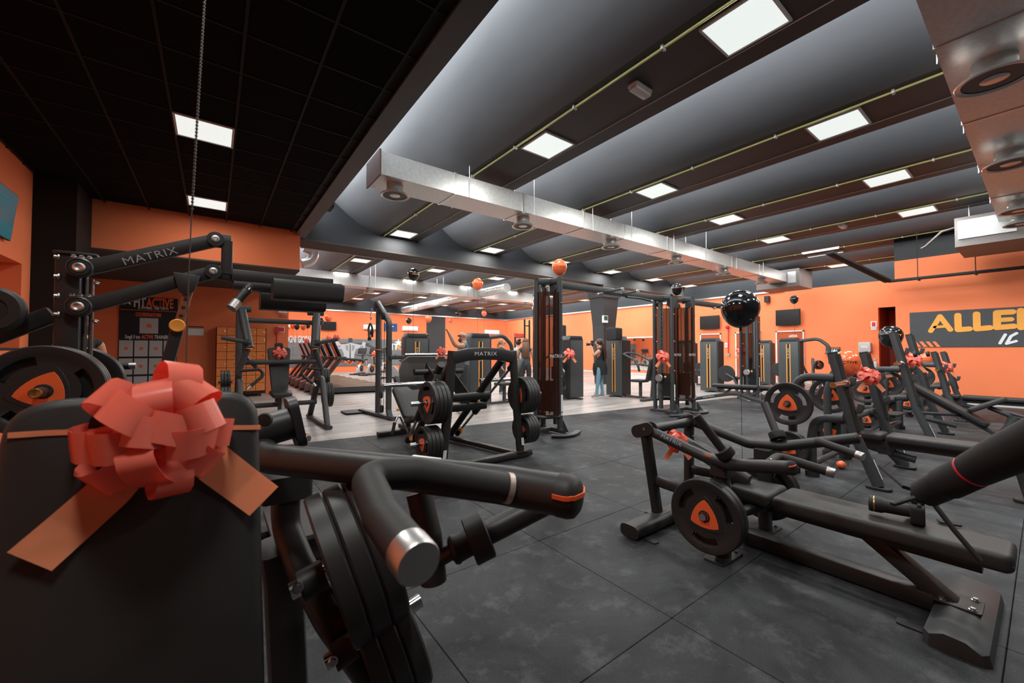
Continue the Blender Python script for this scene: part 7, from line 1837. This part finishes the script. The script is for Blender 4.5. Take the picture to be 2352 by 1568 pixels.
mk('beard', B().ell(P((.075, 0, 1.525)), (.050, .055, .045), 12, 8), mat('dark_stubble', (.10, .055, .035), .7), t)
mk('wrist_band', B().cyl(P((.325, .26, 1.565)), P((.338, .26, 1.59)), .034), M_DARK, t)
# ---- man at the left, seen from the side behind the lever machine
lpos = D(184, 790, 4.9); lpos.z = 0; lf = -RT * .75 + FW * .35
J, R, E = std(1.74)
J['head0'] = (.03, 0, 1.555); J['head1'] = (.05, 0, 1.62); J['head2'] = (.035, 0, 1.67); J['nose'] = (.145, 0, 1.585)
J['lel'] = (.06, .24, 1.16); J['lwr'] = (.28, .16, 1.08); J['lpa'] = (.35, .12, 1.08); J['rel'] = (.06, -.24, 1.16); J['rwr'] = (.28, -.16, 1.08); J['rpa'] = (.35, -.12, 1.08)
for q, sd in (('l', 1), ('r', -1)): fingers(J, R, E, q, (1, -sd * .4, 0), (.2, -sd * .6, .5), (0, -sd * .5, -.4), (0, 0, .017))
t, P = person('person', 'dark-haired man in black T-shirt standing behind the lever machine', lpos, lf, J, R, E, regs(), mats_for(M_SHIRT, M_LEGG))
hh = B(); hh.ell(P((.01, 0, 1.665)), (.098, .086, .085), 18, 12); hh.ell(P((-.03, 0, 1.62)), (.07, .082, .085), 14, 10)
mk('hair', hh, mat('black_hair', (.010, .008, .007), .5), t)
features(t, lambda p: P((p[0] + .022, p[1], p[2] - .02)), 1.74, M_SKIN, lf)
# ---- three women far behind the leg press
for k, (px, py, d, fv, shirt, label, hc, hairlong) in enumerate((
        (1153, 800, 11.8, RT * .9 - FW * .3, mat('black_tank', (.02, .02, .02), .8), 'fair-haired woman with tied hair, far behind the leg press', (.30, .17, .09), 0),
        (1190, 800, 12.6, -RT * .4 + FW * .8, mat('pale_top', (.5, .45, .42), .8), 'woman with dark hair bun seen from behind, far centre', (.03, .014, .008), 1),
        (1207, 800, 11.2, FW, mat('charcoal_top', (.05, .05, .055), .8), 'woman with long hair seen from behind beside the crossover', (.14, .06, .03), 2))):
    b0_ = D(px, py, d); b0_.z = 0
    J, R, E = std(1.66)
    J['lel'] = (.12, .22, 1.13); J['lwr'] = (.28, .15, 1.05); J['lpa'] = (.34, .12, 1.05)
    for q, sd in (('l', 1), ('r', -1)): fingers(J, R, E, q, (.6, -sd * .2, -.4), (.4, -sd * .6, .2), (.2, 0, -.4), (0, .012 * sd, .008))
    t, P = person('person', label, b0_, fv, J, R, E, regs(), mats_for(shirt, M_LEGG))
    hb = B(); hb.ell(P((-.012, 0, 1.575)), (.094, .090, .092), 16, 10)
    if hairlong == 0: hb.sweep([P((-.08, 0, 1.56)), P((-.13, 0, 1.48)), P((-.12, 0, 1.34))], circ(.035, 10), .05, scale=[1, 1, .5])
    elif hairlong == 1: hb.ell(P((-.10, 0, 1.65)), (.05, .05, .05), 12, 8)
    else: hb.sweep([P((-.04, 0, 1.58)), P((-.10, 0, 1.45)), P((-.12, 0, 1.25)), P((-.10, 0, 1.12))], oval(.10, .05, 12, 2), up=tuple(fv), scale=[.8, 1, .95, .5])
    mk('hair', hb, mat(f'hair_tone_{k}', hc, .45), t)
    features(t, P, 1.66, M_SKIN, fv)
